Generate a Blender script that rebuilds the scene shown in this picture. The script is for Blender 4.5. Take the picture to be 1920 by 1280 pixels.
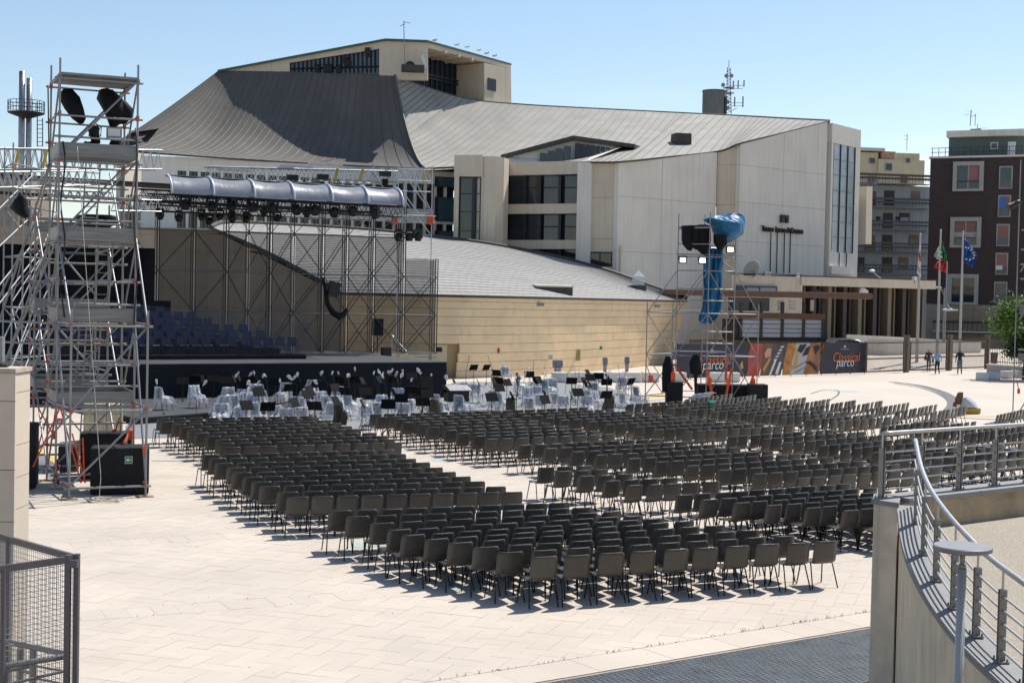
import bpy, bmesh, math, random
from mathutils import Vector, Matrix
random.seed(7)
R = math.radians
for o in list(bpy.data.objects):
    bpy.data.objects.remove(o)
SC = bpy.context.scene
COL = SC.collection

# ---------------------------------------------------------------- camera
FPX, CAMH = 2667.0, 4.75                      # focal length in pixels of a 1920 wide frame, eye height
PITCH, ROLL = math.atan(80 / FPX), R(1.2)
cp, sp, cr, sr = math.cos(PITCH), math.sin(PITCH), math.cos(ROLL), math.sin(ROLL)
fwd, up0, rt0 = Vector((0, cp, -sp)), Vector((0, sp, cp)), Vector((1, 0, 0))
camd = bpy.data.cameras.new('camera')
camo = bpy.data.objects.new('camera', camd); COL.objects.link(camo)
rt, upv = rt0 * cr + up0 * sr, up0 * cr - rt0 * sr
m = Matrix((rt, upv, -fwd)).transposed().to_4x4(); m.translation = (0, 0, CAMH)
camo.matrix_world = m
camd.sensor_width = 36; camd.lens = FPX / 1920 * 36; camd.clip_start = 0.1; camd.clip_end = 3000
SC.camera = camo

# ---------------------------------------------------------------- light
SUN_EL, SUN_AZ = 55.0, 47.0                   # azimuth measured from +X (right) towards +Y (away)
w = bpy.data.worlds.new('World'); SC.world = w; w.use_nodes = True
nt = w.node_tree; nt.nodes.clear()
wo = nt.nodes.new('ShaderNodeOutputWorld'); bg = nt.nodes.new('ShaderNodeBackground')
sky = nt.nodes.new('ShaderNodeTexSky'); sky.sky_type = 'NISHITA'; sky.sun_disc = False
sky.sun_elevation = R(SUN_EL); sky.sun_rotation = R(90 - SUN_AZ)
sky.altitude = 20; sky.air_density = 1.0; sky.dust_density = .35; sky.ozone_density = 1.0
tc = nt.nodes.new('ShaderNodeTexCoord'); mp = nt.nodes.new('ShaderNodeMapping')
mp.inputs['Scale'].default_value = (5, 5, 22)
ns = nt.nodes.new('ShaderNodeTexNoise'); ns.inputs['Scale'].default_value = 1.0; ns.inputs['Detail'].default_value = 7
rp = nt.nodes.new('ShaderNodeValToRGB'); rp.color_ramp.elements[0].position = .53; rp.color_ramp.elements[1].position = .68
sx = nt.nodes.new('ShaderNodeSeparateXYZ')
r2 = nt.nodes.new('ShaderNodeValToRGB')       # clouds only low over the horizon
cr_ = r2.color_ramp; cr_.elements[0].position = 0.07; cr_.elements[0].color = (1, 1, 1, 1)
cr_.elements[1].position = 0.15; cr_.elements[1].color = (0, 0, 0, 1)
mul = nt.nodes.new('ShaderNodeMath'); mul.operation = 'MULTIPLY'
mx = nt.nodes.new('ShaderNodeMixRGB'); mx.inputs['Color2'].default_value = (7.2, 7.4, 7.7, 1)
L = nt.links.new
L(tc.outputs['Generated'], mp.inputs['Vector']); L(mp.outputs['Vector'], ns.inputs['Vector'])
L(ns.outputs['Fac'], rp.inputs['Fac']); L(tc.outputs['Generated'], sx.inputs['Vector'])
L(sx.outputs['Z'], r2.inputs['Fac']); L(rp.outputs['Color'], mul.inputs[0]); L(r2.outputs['Color'], mul.inputs[1])
L(mul.outputs[0], mx.inputs['Fac']); L(sky.outputs['Color'], mx.inputs['Color1'])
L(mx.outputs['Color'], bg.inputs['Color']); bg.inputs['Strength'].default_value = 0.11
L(bg.outputs['Background'], wo.inputs['Surface'])
sd = bpy.data.lights.new('sun', 'SUN'); sd.energy = 4.6; sd.angle = R(0.5); sd.color = (1, .955, .88)
so = bpy.data.objects.new('sun', sd); COL.objects.link(so)
sdir = Vector((math.cos(R(SUN_EL)) * math.cos(R(SUN_AZ)), math.cos(R(SUN_EL)) * math.sin(R(SUN_AZ)), math.sin(R(SUN_EL))))
so.rotation_euler = sdir.to_track_quat('Z', 'Y').to_euler(); so.location = (30, 30, 60)
vs = SC.view_settings; vs.view_transform = 'Standard'; vs.look = 'None'; vs.gamma = 1; vs.exposure = 0.33
vs.use_curve_mapping = False
SC.render.engine = 'CYCLES'
SC.cycles.max_bounces = 6; SC.cycles.transparent_max_bounces = 16; SC.cycles.caustics_reflective = False
SC.cycles.caustics_refractive = False

# ---------------------------------------------------------------- pixel to place
def ray(u, v):
    x, y = u - 960, v - 640
    x, y = x * cr + y * sr, -x * sr + y * cr
    return rt0 * x - up0 * y + fwd * FPX
EYE = Vector((0, 0, CAMH))
def atz(u, v, z=0.0):
    d = ray(u, v); return EYE + d * ((z - CAMH) / d.z)
def aty(u, v, Y):
    d = ray(u, v); return EYE + d * (Y / d.y)
def aray(u, v, A, B):                          # on the upright plane through A and B (x, y)
    n = Vector((-(B[1] - A[1]), B[0] - A[0], 0)); d = ray(u, v)
    return EYE + d * ((Vector((A[0], A[1], 0)) - EYE).dot(n) / d.dot(n))

# ---------------------------------------------------------------- materials
MATS = {}
def mat(name, col, rough=.7, metal=0.0, var=0.0, scale=3.0, stretch=(1, 1, 1), bump=0.0, bscale=40.0, island=0.0,
        spec=.5, col2=None, streak=0.0, streak_scale=(1.2, 1.2, .08), streak_col=(.05, .045, .04), coord='Object',
        alpha=1.0, emit=None, trans=0.0, objrand=0.0, ior=1.45):
    if name in MATS: return MATS[name]
    mt = bpy.data.materials.new(name); mt.use_nodes = True; t = mt.node_tree; nd = t.nodes; lk = t.links.new
    b = nd['Principled BSDF']
    b.inputs['Base Color'].default_value = (*col, 1); b.inputs['Roughness'].default_value = rough
    b.inputs['Metallic'].default_value = metal; b.inputs['Specular IOR Level'].default_value = spec
    b.inputs['IOR'].default_value = ior
    if alpha < 1: b.inputs['Alpha'].default_value = alpha
    if trans: b.inputs['Transmission Weight'].default_value = trans
    if emit: b.inputs['Emission Color'].default_value = (*emit[:3], 1); b.inputs['Emission Strength'].default_value = emit[3]
    need = var or streak or bump or col2
    cur = None
    if need:
        c = nd.new('ShaderNodeTexCoord'); mpg = nd.new('ShaderNodeMapping'); mpg.inputs['Scale'].default_value = stretch
        lk(c.outputs[coord], mpg.inputs['Vector'])
    def rgb(cc):
        n_ = nd.new('ShaderNodeRGB'); n_.outputs[0].default_value = (*cc, 1); return n_.outputs[0]
    if var or col2:
        n1 = nd.new('ShaderNodeTexNoise'); n1.inputs['Scale'].default_value = scale; n1.inputs['Detail'].default_value = 6
        n1.inputs['Roughness'].default_value = .62
        lk(mpg.outputs['Vector'], n1.inputs['Vector'])
        rm = nd.new('ShaderNodeValToRGB'); e = rm.color_ramp.elements
        e[0].position = .3; e[1].position = .7
        c2 = col2 if col2 else tuple(x * (1 - var) for x in col); c1 = col if col2 else tuple(min(1, x * (1 + var)) for x in col)
        e[0].color = (*c2, 1); e[1].color = (*c1, 1)
        lk(n1.outputs['Fac'], rm.inputs['Fac']); cur = rm.outputs['Color']
    if streak:
        m2 = nd.new('ShaderNodeMapping'); m2.inputs['Scale'].default_value = streak_scale; lk(c.outputs[coord], m2.inputs['Vector'])
        n2 = nd.new('ShaderNodeTexNoise'); n2.inputs['Scale'].default_value = 4; n2.inputs['Detail'].default_value = 8
        lk(m2.outputs['Vector'], n2.inputs['Vector'])
        rr = nd.new('ShaderNodeValToRGB'); rr.color_ramp.elements[0].position = .48; rr.color_ramp.elements[1].position = .78
        rr.color_ramp.elements[1].color = (streak, streak, streak, 1); rr.color_ramp.elements[0].color = (0, 0, 0, 1)
        lk(n2.outputs['Fac'], rr.inputs['Fac'])
        mm = nd.new('ShaderNodeMixRGB'); lk(rr.outputs['Color'], mm.inputs['Fac'])
        lk(cur if cur else rgb(col), mm.inputs['Color1']); mm.inputs['Color2'].default_value = (*streak_col, 1); cur = mm.outputs['Color']
    if island or objrand:
        if island:
            g = nd.new('ShaderNodeNewGeometry'); src = g.outputs['Random Per Island']
        else:
            g = nd.new('ShaderNodeObjectInfo'); src = g.outputs['Random']
        a = island or objrand
        mr = nd.new('ShaderNodeMapRange'); mr.inputs['To Min'].default_value = 1 - a; mr.inputs['To Max'].default_value = 1 + a
        lk(src, mr.inputs['Value'])
        hs = nd.new('ShaderNodeHueSaturation'); lk(mr.outputs['Result'], hs.inputs['Value'])
        lk(cur if cur else rgb(col), hs.inputs['Color']); cur = hs.outputs['Color']
    if cur: lk(cur, b.inputs['Base Color'])
    if bump:
        n3 = nd.new('ShaderNodeTexNoise'); n3.inputs['Scale'].default_value = bscale; n3.inputs['Detail'].default_value = 5
        lk(mpg.outputs['Vector'], n3.inputs['Vector'])
        bp = nd.new('ShaderNodeBump'); bp.inputs['Strength'].default_value = min(1, bump); bp.inputs['Distance'].default_value = .03
        lk(n3.outputs['Fac'], bp.inputs['Height']); lk(bp.outputs['Normal'], b.inputs['Normal'])
    MATS[name] = mt
    return mt

# ---------------------------------------------------------------- mesh helpers
class MB:
    def __init__(s): s.v = []; s.f = []
    def add(s, vs_, fs):
        o = len(s.v); s.v += [tuple(p) for p in vs_]; s.f += [tuple(i + o for i in f) for f in fs]; return s
    def hexa(s, p):                            # 8 points: bottom ring, top ring
        return s.add(p, [(3, 2, 1, 0), (4, 5, 6, 7), (0, 1, 5, 4), (1, 2, 6, 5), (2, 3, 7, 6), (3, 0, 4, 7)])
    def box(s, x0, x1, y0, y1, z0, z1):
        return s.hexa([(x0, y0, z0), (x1, y0, z0), (x1, y1, z0), (x0, y1, z0), (x0, y0, z1), (x1, y0, z1), (x1, y1, z1), (x0, y1, z1)])
    def rbox(s, c, size, rz=0.0, tilt=None):
        hx, hy, hz = (d / 2 for d in size); M_ = Matrix.Rotation(rz, 3, 'Z')
        if tilt is not None: M_ = M_ @ tilt
        P = [(-hx, -hy, -hz), (hx, -hy, -hz), (hx, hy, -hz), (-hx, hy, -hz), (-hx, -hy, hz), (hx, -hy, hz), (hx, hy, hz), (-hx, hy, hz)]
        return s.hexa([Vector(c) + M_ @ Vector(p) for p in P])
    def tube(s, a, b, r, n=6, r2=None, cap=True):
        a, b = Vector(a), Vector(b); d = b - a
        if d.length < 1e-6: return s
        q = d.to_track_quat('Z', 'Y'); r2 = r if r2 is None else r2
        vs_ = []
        for k, (c, rr) in enumerate(((a, r), (b, r2))):
            for i in range(n):
                t = 2 * math.pi * i / n; vs_.append(c + q @ Vector((math.cos(t) * rr, math.sin(t) * rr, 0)))
        fs = [(i, (i + 1) % n, n + (i + 1) % n, n + i) for i in range(n)]
        if cap: fs += [tuple(range(n - 1, -1, -1)), tuple(range(n, 2 * n))]
        return s.add(vs_, fs)
    def path(s, pts, r, n=6, closed=False):
        pts = [Vector(p) for p in pts]; N = len(pts); vs_ = []; prev = None
        for i, p in enumerate(pts):
            a = pts[max(i - 1, 0)]; b = pts[min(i + 1, N - 1)]; d = (b - a).normalized()
            q = d.to_track_quat('Z', 'Y')
            rr = r[i] if isinstance(r, (list, tuple)) else r
            for k in range(n):
                t = 2 * math.pi * k / n; vs_.append(p + q @ Vector((math.cos(t) * rr, math.sin(t) * rr, 0)))
        fs = []
        for i in range(N - 1):
            for k in range(n):
                fs.append((i * n + k, i * n + (k + 1) % n, (i + 1) * n + (k + 1) % n, (i + 1) * n + k))
        fs += [tuple(range(n - 1, -1, -1)), tuple(range((N - 1) * n, N * n))]
        return s.add(vs_, fs)
    def prism(s, poly, z0, z1):
        n = len(poly)
        zz0 = z0 if isinstance(z0, (list, tuple)) else [z0] * n; zz1 = z1 if isinstance(z1, (list, tuple)) else [z1] * n
        vs_ = [(p[0], p[1], zz0[i]) for i, p in enumerate(poly)] + [(p[0], p[1], zz1[i]) for i, p in enumerate(poly)]
        fs = [tuple(range(n - 1, -1, -1)), tuple(range(n, 2 * n))] + [(i, (i + 1) % n, n + (i + 1) % n, n + i) for i in range(n)]
        return s.add(vs_, fs)
    def slab3(s, poly, th, d=None):            # thin solid from 3D outline, extruded by vector d*th
        n = len(poly); P = [Vector(p) for p in poly]
        if d is None: d = -((P[1] - P[0]).cross(P[2] - P[0])).normalized()
        vs_ = P + [p + d * th for p in P]
        fs = [tuple(range(n)), tuple(range(2 * n - 1, n - 1, -1))] + [((i + 1) % n, i, n + i, n + (i + 1) % n) for i in range(n)]
        return s.add(vs_, fs)
    def lathe(s, prof, n=12, c=(0, 0, 0)):
        vs_ = []; m_ = len(prof)
        for (r, z) in prof:
            for k in range(n):
                t = 2 * math.pi * k / n; vs_.append((c[0] + r * math.cos(t), c[1] + r * math.sin(t), c[2] + z))
        fs = []
        for i in range(m_ - 1):
            for k in range(n):
                fs.append((i * n + k, i * n + (k + 1) % n, (i + 1) * n + (k + 1) % n, (i + 1) * n + k))
        fs += [tuple(range(n - 1, -1, -1)), tuple(range((m_ - 1) * n, m_ * n))]
        return s.add(vs_, fs)
    def grid(s, rows):                          # rows of points
        h, wd = len(rows), len(rows[0])
        return s.add([p for r_ in rows for p in r_], [(i * wd + j, i * wd + j + 1, (i + 1) * wd + j + 1, (i + 1) * wd + j) for i in range(h - 1) for j in range(wd - 1)])
    def mesh(s, name, smooth=False):
        me = bpy.data.meshes.new(name); me.from_pydata(s.v, [], s.f)
        if smooth:
            me.polygons.foreach_set('use_smooth', [True] * len(me.polygons))
        me.update(); return me

def link(o): COL.objects.link(o); return o
def obj(name, mb, material, parent=None, smooth=False, label=None, local=False):
    """one mesh object; geometry is in world coordinates unless local"""
    me = mb if isinstance(mb, bpy.types.Mesh) else mb.mesh(name, smooth)
    if material is not None and not me.materials: me.materials.append(material)
    o = bpy.data.objects.new(name, me); link(o)
    if parent is not None:
        o.parent = parent
        if not local and parent.parent is None and parent.type == 'EMPTY': o.location = -parent.location
        elif not local: o.location = -(parent.location if parent.parent is None else Vector((0, 0, 0)))
    if label: o['label'] = label
    return o
def thing(name, label, cat, loc=(0, 0, 0), rz=0.0, group=None):
    o = bpy.data.objects.new(name, None); link(o); o.location = loc; o.rotation_euler = (0, 0, rz)
    o.empty_display_size = .3
    return tag(o, label, cat, group)
def tag(o, label, cat, group=None):
    o['label'] = label; o['category'] = cat
    if group: o['group'] = group
    return o
def struct(name, mb, material, parent=None, smooth=False, kind='structure'):
    o = obj(name, mb, material, parent, smooth)
    o['kind'] = kind
    return o
_tub = {}
def tube(name, a, b, r, material, parent, n=8):
    """a tube as its own object, sharing one mesh per material"""
    key = (material.name, n)
    if key not in _tub:
        me = MB().tube((0, 0, 0), (0, 0, 1), 1, n).mesh('tube', False); me.materials.append(material)
        for p in me.polygons: p.use_smooth = len(p.vertices) == 4
        _tub[key] = me
    a, b = Vector(a), Vector(b)
    if parent is not None and parent.parent is None: a = a - parent.location; b = b - parent.location
    d = b - a
    o = bpy.data.objects.new(name, _tub[key]); link(o); o.parent = parent
    o.matrix_local = Matrix.Translation(a) @ d.to_track_quat('Z', 'Y').to_matrix().to_4x4() @ Matrix.Diagonal((r, r, d.length, 1))
    return o
def copy_tree(o, parent=None):
    c = o.copy(); link(c); c.parent = parent
    for ch in o.children: copy_tree(ch, c)
    return c
ORD = ['zeroth', 'first', 'second', 'third', 'fourth', 'fifth', 'sixth', 'seventh', 'eighth', 'ninth', 'tenth', 'eleventh', 'twelfth',
       'thirteenth', 'fourteenth', 'fifteenth', 'sixteenth', 'seventeenth', 'eighteenth', 'nineteenth', 'twentieth']
def ordw(n):
    if n <= 20: return ORD[n]
    t = {2: 'twenty', 3: 'thirty', 4: 'forty', 5: 'fifty', 6: 'sixty', 7: 'seventy', 8: 'eighty'}[n // 10]
    return t + '-' + ORD[n % 10] if n % 10 else t[:-1] + 'ieth'
class Fac:
    """upright plane from A to B (x, y); s runs along it, t points towards the camera"""
    def __init__(s, A, B):
        s.A = Vector((A[0], A[1], 0)); d = Vector((B[0] - A[0], B[1] - A[1], 0)); s.len = d.length; s.e = d.normalized()
        s.n = Vector((s.e.y, -s.e.x, 0))
        if s.n.dot(s.A) > 0: s.n = -s.n
        s.B = B
    def px(s, u, v, t=0.0):
        d = ray(u, v); A = s.A + s.n * t
        p = EYE + d * ((A - EYE).dot(s.n) / d.dot(s.n)); return (p - s.A).dot(s.e), p.z
    def P(s, a, z, t=0.0): q = s.A + s.e * a + s.n * t; return Vector((q.x, q.y, z))
    def box(s, mb, a0, a1, z0, z1, t0, t1):
        return mb.hexa([s.P(a0, z0, t1), s.P(a1, z0, t1), s.P(a1, z0, t0), s.P(a0, z0, t0), s.P(a0, z1, t1), s.P(a1, z1, t1), s.P(a1, z1, t0), s.P(a0, z1, t0)])
    def pbox(s, mb, u0, v0, u1, v1, t0, t1):    # from pixels (upper left, lower right)
        a0, z1 = s.px(u0, v0); a1, z0 = s.px(u1, v1); return s.box(mb, a0, a1, z0, z1, t0, t1)

# ================================================================ GROUND
M_stone = mat('plaza_limestone', (.535, .465, .39), .8, var=.08, scale=.3, island=.035, streak=.22, streak_scale=(.12, .12, .12), streak_col=(.40, .345, .28), bump=.12, bscale=30)
M_stonefar = mat('plaza_stone_far', (.535, .465, .39), .8, var=.08, scale=.15, bump=.1, bscale=20)
M_joint = mat('joint_sand', (.36, .305, .25), .95, var=.2, scale=2)
M_steel = mat('galvanised_steel', (.44, .45, .46), .38, .85, var=.18, scale=6)
M_steel2 = mat('weathered_steel', (.27, .275, .28), .52, .5, var=.25, scale=5)
M_dark = mat('black_cloth', (.012, .012, .014), .9, var=.3, scale=4, bump=.3, bscale=9)
M_blk = mat('black_metal', (.018, .018, .02), .5, var=.3, scale=8)
M_orange = mat('orange_strap', (.75, .09, .02), .6, var=.15, scale=9)
M_yellow = mat('yellow_paint', (.62, .42, .07), .7, var=.2, scale=3)
E1 = Vector((math.cos(R(26)), math.sin(R(26)), 0)); E2 = Vector((-math.sin(R(26)), math.cos(R(26)), 0))   # the plaza's own axes
def pl(a, b, z=0.0): return Vector((E1.x * a + E2.x * b, E1.y * a + E2.y * b, z))
def plc(p): return p.x * E1.x + p.y * E1.y, p.x * E2.x + p.y * E2.y

# grating pit outline (front edge is the plaza's rim)
gA, gB = atz(1010, 1280), atz(1635, 1175)
gd = (gB - gA).normalized(); gn = Vector((gd.y, -gd.x, 0))          # towards the camera
# ground sheet: whole plain with a pit cut out under the grating
PIT = [gA - gd * 9, gB + gd * 6, gB + gd * 6 + gn * 8, gA - gd * 9 + gn * 8]
g = MB()
big = [(-900, -900), (900, -900), (900, 900), (-900, 900)]
bm = bmesh.new()
o_ = [bm.verts.new((x, y, -.012)) for x, y in big]; i_ = [bm.verts.new((p.x, p.y, -.012)) for p in (PIT[3], PIT[2], PIT[1], PIT[0])]
for vs_ in (o_, i_):
    for k in range(4): bm.edges.new((vs_[k], vs_[(k + 1) % 4]))
bmesh.ops.triangle_fill(bm, use_beauty=True, edges=bm.edges[:])
bmesh.ops.recalc_face_normals(bm, faces=bm.faces[:])
for f in bm.faces:
    if f.normal.z < 0: f.normal_flip()
me = bpy.data.meshes.new('ground'); bm.to_mesh(me); bm.free(); me.materials.append(M_joint)
ground = bpy.data.objects.new('ground', me); link(ground); ground['kind'] = 'structure'
pit = MB(); q = [Vector(p) for p in PIT]
pit.add([(p.x, p.y, -.012) for p in q] + [(p.x, p.y, -2.5) for p in q], [(0, 1, 5, 4), (1, 2, 6, 5), (2, 3, 7, 6), (3, 0, 4, 7), (4, 5, 6, 7)])
struct('grating_pit', pit, mat('pit_concrete', (.05, .05, .05), .9, var=.3))

# herringbone paving with bands of crosswise slabs every six metres
SW, SL, GAP = .30, .60, .0038
bandb = plc(atz(150, 1155))[1]; BW = .62
PX0, PX1, PY0, PY1 = -34.0, 60.0, 12.0, 112.0
def in_view(p, mrg=1.5):
    if p.y < 9: return False
    x = p.x / p.y
    return -.385 - mrg / p.y < x < .385 + mrg / p.y
def grat_side(p): return (p - gA).dot(gn) > -.02
rim_b = .75
slabs = []
def slab_quad(c, ux, lx, ly, tone=0):
    uy = Vector((-ux.y, ux.x, 0)); hx, hy = lx / 2 - GAP / 2, ly / 2 - GAP / 2
    return [c - ux * hx - uy * hy, c + ux * hx - uy * hy, c + ux * hx + uy * hy, c - ux * hx + uy * hy]
def band_of(b):
    k = round((b - bandb) / 6.05); return abs(b - bandb - k * 6.05)
near_slabs, far_slabs = [], []
d1 = (E1 + E2).normalized(); d2 = (E2 - E1).normalized()
# herringbone lattice: units of SW in the rotated frame (d1, d2)
NY = 54.0
lat = []
import itertools
lim = int(78 / SW)
for i in range(-lim, lim):
    for j in range(-lim, lim):
        k = (i + j) % 4
        # 2x1 herringbone: cells with k==0 start a slab along d1, k==2 start one along d2
        if k == 0: c = d1 * ((i + 1) * SW) + d2 * ((j + .5) * SW); ux, lx, ly = d1, SL, SW
        elif k == 2: c = d1 * ((i + .5) * SW) + d2 * ((j + 1) * SW); ux, lx, ly = d1, SW, SL
        else: continue
        if not (11 < c.y < NY) or not in_view(c): continue
        lat.append((c, slab_quad(c, ux, lx, ly)))
def clip(poly, nrm_, dist):                      # keep the part with p.nrm <= dist
    out = []
    for k in range(len(poly)):
        p, q = poly[k], poly[(k + 1) % len(poly)]; dp_, dq = p.dot(nrm_) - dist, q.dot(nrm_) - dist
        if dp_ <= 0: out.append(p)
        if dp_ * dq < 0: out.append(p + (q - p) * (dp_ / (dp_ - dq)))
    return out
def area(poly):
    return abs(sum(poly[k].x * poly[(k + 1) % len(poly)].y - poly[(k + 1) % len(poly)].x * poly[k].y for k in range(len(poly)))) / 2
cut = []
rimd = gA.dot(gn) - rim_b
for c, q in lat:
    b = plc(c)[1]; k = math.floor((b - bandb) / 6.05)
    for kk in (k - 1, k, k + 1):                 # the fields between neighbouring bands
        lo, hi = bandb + kk * 6.05 + BW / 2 + GAP / 2, bandb + (kk + 1) * 6.05 - BW / 2 - GAP / 2
        pol = clip(clip(clip(q, E2, hi), -E2, -lo), gn, rimd)
        if len(pol) > 2 and area(pol) > .004: cut.append((sum(pol, Vector()) / len(pol), pol))
lat = cut
# crosswise band slabs
for k in range(-2, 7):
    bb = bandb + k * 6.05
    for i in range(-90, 130):
        c = pl(i * .36 + (k % 3) * .11, bb)
        if not (11 < c.y < NY) or not in_view(c) or (c - gA).dot(gn) > -rim_b + .3: continue
        pol = clip(slab_quad(c, E1, .36, BW), gn, rimd)
        if len(pol) > 2 and area(pol) > .004: lat.append((c, pol))
# rim slabs along the grating
for i in range(-12, 26):
    c = gA + gd * (i * .62 + .1) - gn * (rim_b / 2 + .02)
    lat.append((c, slab_quad(c, gd, .62, rim_b - .06)))
def size_px(c): return 1 / (c.y * c.y)
def vis(c):
    d = c - EYE; xx = FPX * c.x / c.y; yy = FPX * 4.75 / c.y
    return -870 < xx < 690 and yy < 705
lat.sort(key=lambda t: t[0].y)
front = [t for t in lat if vis(t[0])][:300]
fs_ = set(id(t) for t in front)
def put_slab(mb, q, dz=0.0):
    n = len(q)
    mb.add([(p.x, p.y, dz) for p in q] + [(p.x, p.y, -.02) for p in q], [tuple(range(n))] + [((k + 1) % n, k, k + n, (k + 1) % n + n) for k in range(n)])
pav = MB()
for t in lat:
    if id(t) in fs_: continue
    put_slab(pav, t[1], random.uniform(-.0015, .0015))
paving = struct('paving_slabs', pav, M_stone, ground, kind='stuff')
M_stone1 = mat('plaza_limestone_slab', (.535, .465, .39), .8, var=.08, scale=.3, objrand=.035, streak=.22, streak_scale=(.12, .12, .12), streak_col=(.40, .345, .28), bump=.12, bscale=30)
for t in front:
    mb = MB(); put_slab(mb, t[1], random.uniform(-.0015, .0015)); obj('paving_slab', mb, M_stone1, ground)
# the rest of the plaza, pale stone to the gate and beyond (too far to tell slabs apart)
far = MB()
def strip(y0, y1, z):
    far.add([(-y0 * .42 - 3, y0, z), (y0 * .42 + 3, y0, z), (y1 * .42 + 3, y1, z), (-y1 * .42 - 3, y1, z)], [(0, 1, 2, 3)])
strip(NY - .4, 135, -.004)
struct('plaza', far, M_stonefar)
# town streets behind
st = MB(); st.add([(-400, 134, -.002), (400, 134, -.002), (700, 600, -.002), (-700, 600, -.002)], [(0, 1, 2, 3)])
struct('street', st, mat('asphalt', (.06, .06, .062), .9, var=.2, scale=.5))

# steel grating over the pit: panels of bars
M_grate = mat('grating_steel', (.30, .32, .34), .5, .5, var=.2, scale=3)
gr = thing('steel_grating', 'dark grey steel bar grating beside the plaza rim in the lower right corner', 'grating', gA)
for i in range(-4, 7):
    for j in range(3):
        o = gA + gd * (i * 1.0) + gn * (j * 2.0 + .03)
        if o.y < 12.5 and j > 1: continue
        mb = MB()
        for e in range(2):                      # frame
            p = o + gd * (.012 + e * .97); mb.hexa([p + Vector((0, 0, -.05)), p + gd * .008 + Vector((0, 0, -.05)), p + gd * .008 + gn * 1.97 + Vector((0, 0, -.05)), p + gn * 1.97 + Vector((0, 0, -.05)),
                 p + Vector((0, 0, .004)), p + gd * .008 + Vector((0, 0, .004)), p + gd * .008 + gn * 1.97 + Vector((0, 0, .004)), p + gn * 1.97 + Vector((0, 0, .004))])
        pan = obj('grating_frame', mb, M_steel, gr)
        mb = MB()
        nb = 44
        for k in range(nb):
            p = o + gn * (k * 1.97 / (nb - 1)) + gd * .02
            mb.add([p + Vector((0, 0, 0)), p + gd * .95, p + gd * .95 + gn * .012, p + gn * .012, p + Vector((0, 0, -.035)), p + gd * .95 + Vector((0, 0, -.035))], [(0, 1, 2, 3), (1, 0, 4, 5)])
        for k in range(12):
            p = o + gd * (.03 + k * .085)
            mb.add([p + Vector((0, 0, -.004)), p + gn * 1.97 + Vector((0, 0, -.004)), p + gn * 1.97 + gd * .008 + Vector((0, 0, -.004)), p + gd * .008 + Vector((0, 0, -.004))], [(3, 2, 1, 0)])
        obj('grating_bars', mb, M_grate, gr)['kind'] = 'stuff'

# round track: steel channel and yellow strip set in the paving
def ribbon(name, pts, w0, material, z):
    P = [atz(*p) for p in pts]; mb = MB(); l, r_ = [], []
    P2 = []
    for i in range(len(P) - 1):                  # smooth by Catmull-Rom
        p0, p1, p2, p3 = P[max(i - 1, 0)], P[i], P[i + 1], P[min(i + 2, len(P) - 1)]
        for k in range(6):
            t = k / 6; P2.append(.5 * ((2 * p1) + (p2 - p0) * t + (2 * p0 - 5 * p1 + 4 * p2 - p3) * t * t + (3 * p1 - p0 - 3 * p2 + p3) * t ** 3))
    P2.append(P[-1])
    for i, p in enumerate(P2):
        d = (P2[min(i + 1, len(P2) - 1)] - P2[max(i - 1, 0)]); d.z = 0; d.normalize(); n_ = Vector((-d.y, d.x, 0))
        a, b = p + n_ * w0 / 2, p - n_ * w0 / 2; l.append((a.x, a.y, z)); r_.append((b.x, b.y, z))
    mb.grid([l, r_]); return struct(name, mb, material)
M_rail = mat('track_steel', (.11, .115, .12), .7, .1, var=.2)
ribbon('track_channel', [(1672, 716), (1720, 722), (1755, 731), (1778, 741), (1789, 752), (1786, 765), (1765, 782)], .55, M_rail, .006)
ribbon('track_channel', [(1676, 718.5), (1719, 725.5), (1752, 735), (1771, 745), (1779, 755), (1774, 766), (1754, 782)], .16, M_rail, .007)
ribbon('track_channel', [(1780, 783), (1820, 784), (1860, 786), (1925, 786)], .3, M_rail, .006)
ribbon('yellow_strip', [(1800, 778), (1830, 780), (1865, 780), (1930, 778)], .55, M_yellow, .005)
ribbon('yellow_strip', [(56, 838), (76, 850), (96, 866), (122, 890)], .42, M_yellow, .005)
ribbon('track_channel', [(50, 846), (72, 860), (92, 876), (118, 902)], .5, M_steel2, .006)
ribbon('yellow_strip', [(985, 738), (1100, 748), (1170, 747), (1235, 741), (1262, 735)], .8, M_yellow, .005)
ribbon('track_channel', [(1520, 738), (1545, 731), (1570, 731.5), (1571, 740), (1553, 752)], .1, M_rail, .006)
ribbon('track_channel', [(285, 864), (330, 864), (390, 862)], .06, M_rail, .008)

# grey floor of the orchestra
cp_ = [atz(*p) for p in [(235, 800), (250, 822), (420, 818), (700, 806), (800, 793), (1195, 770), (1215, 752), (1140, 726), (1040, 716), (860, 716), (800, 730), (400, 760), (262, 778)]]
mb = MB(); mb.add([(p.x, p.y, .012) for p in cp_], [tuple(range(len(cp_)))])
struct('orchestra_floor', mb, mat('grey_floor_cloth', (.21, .22, .225), .8, var=.12, scale=.8))

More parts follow.
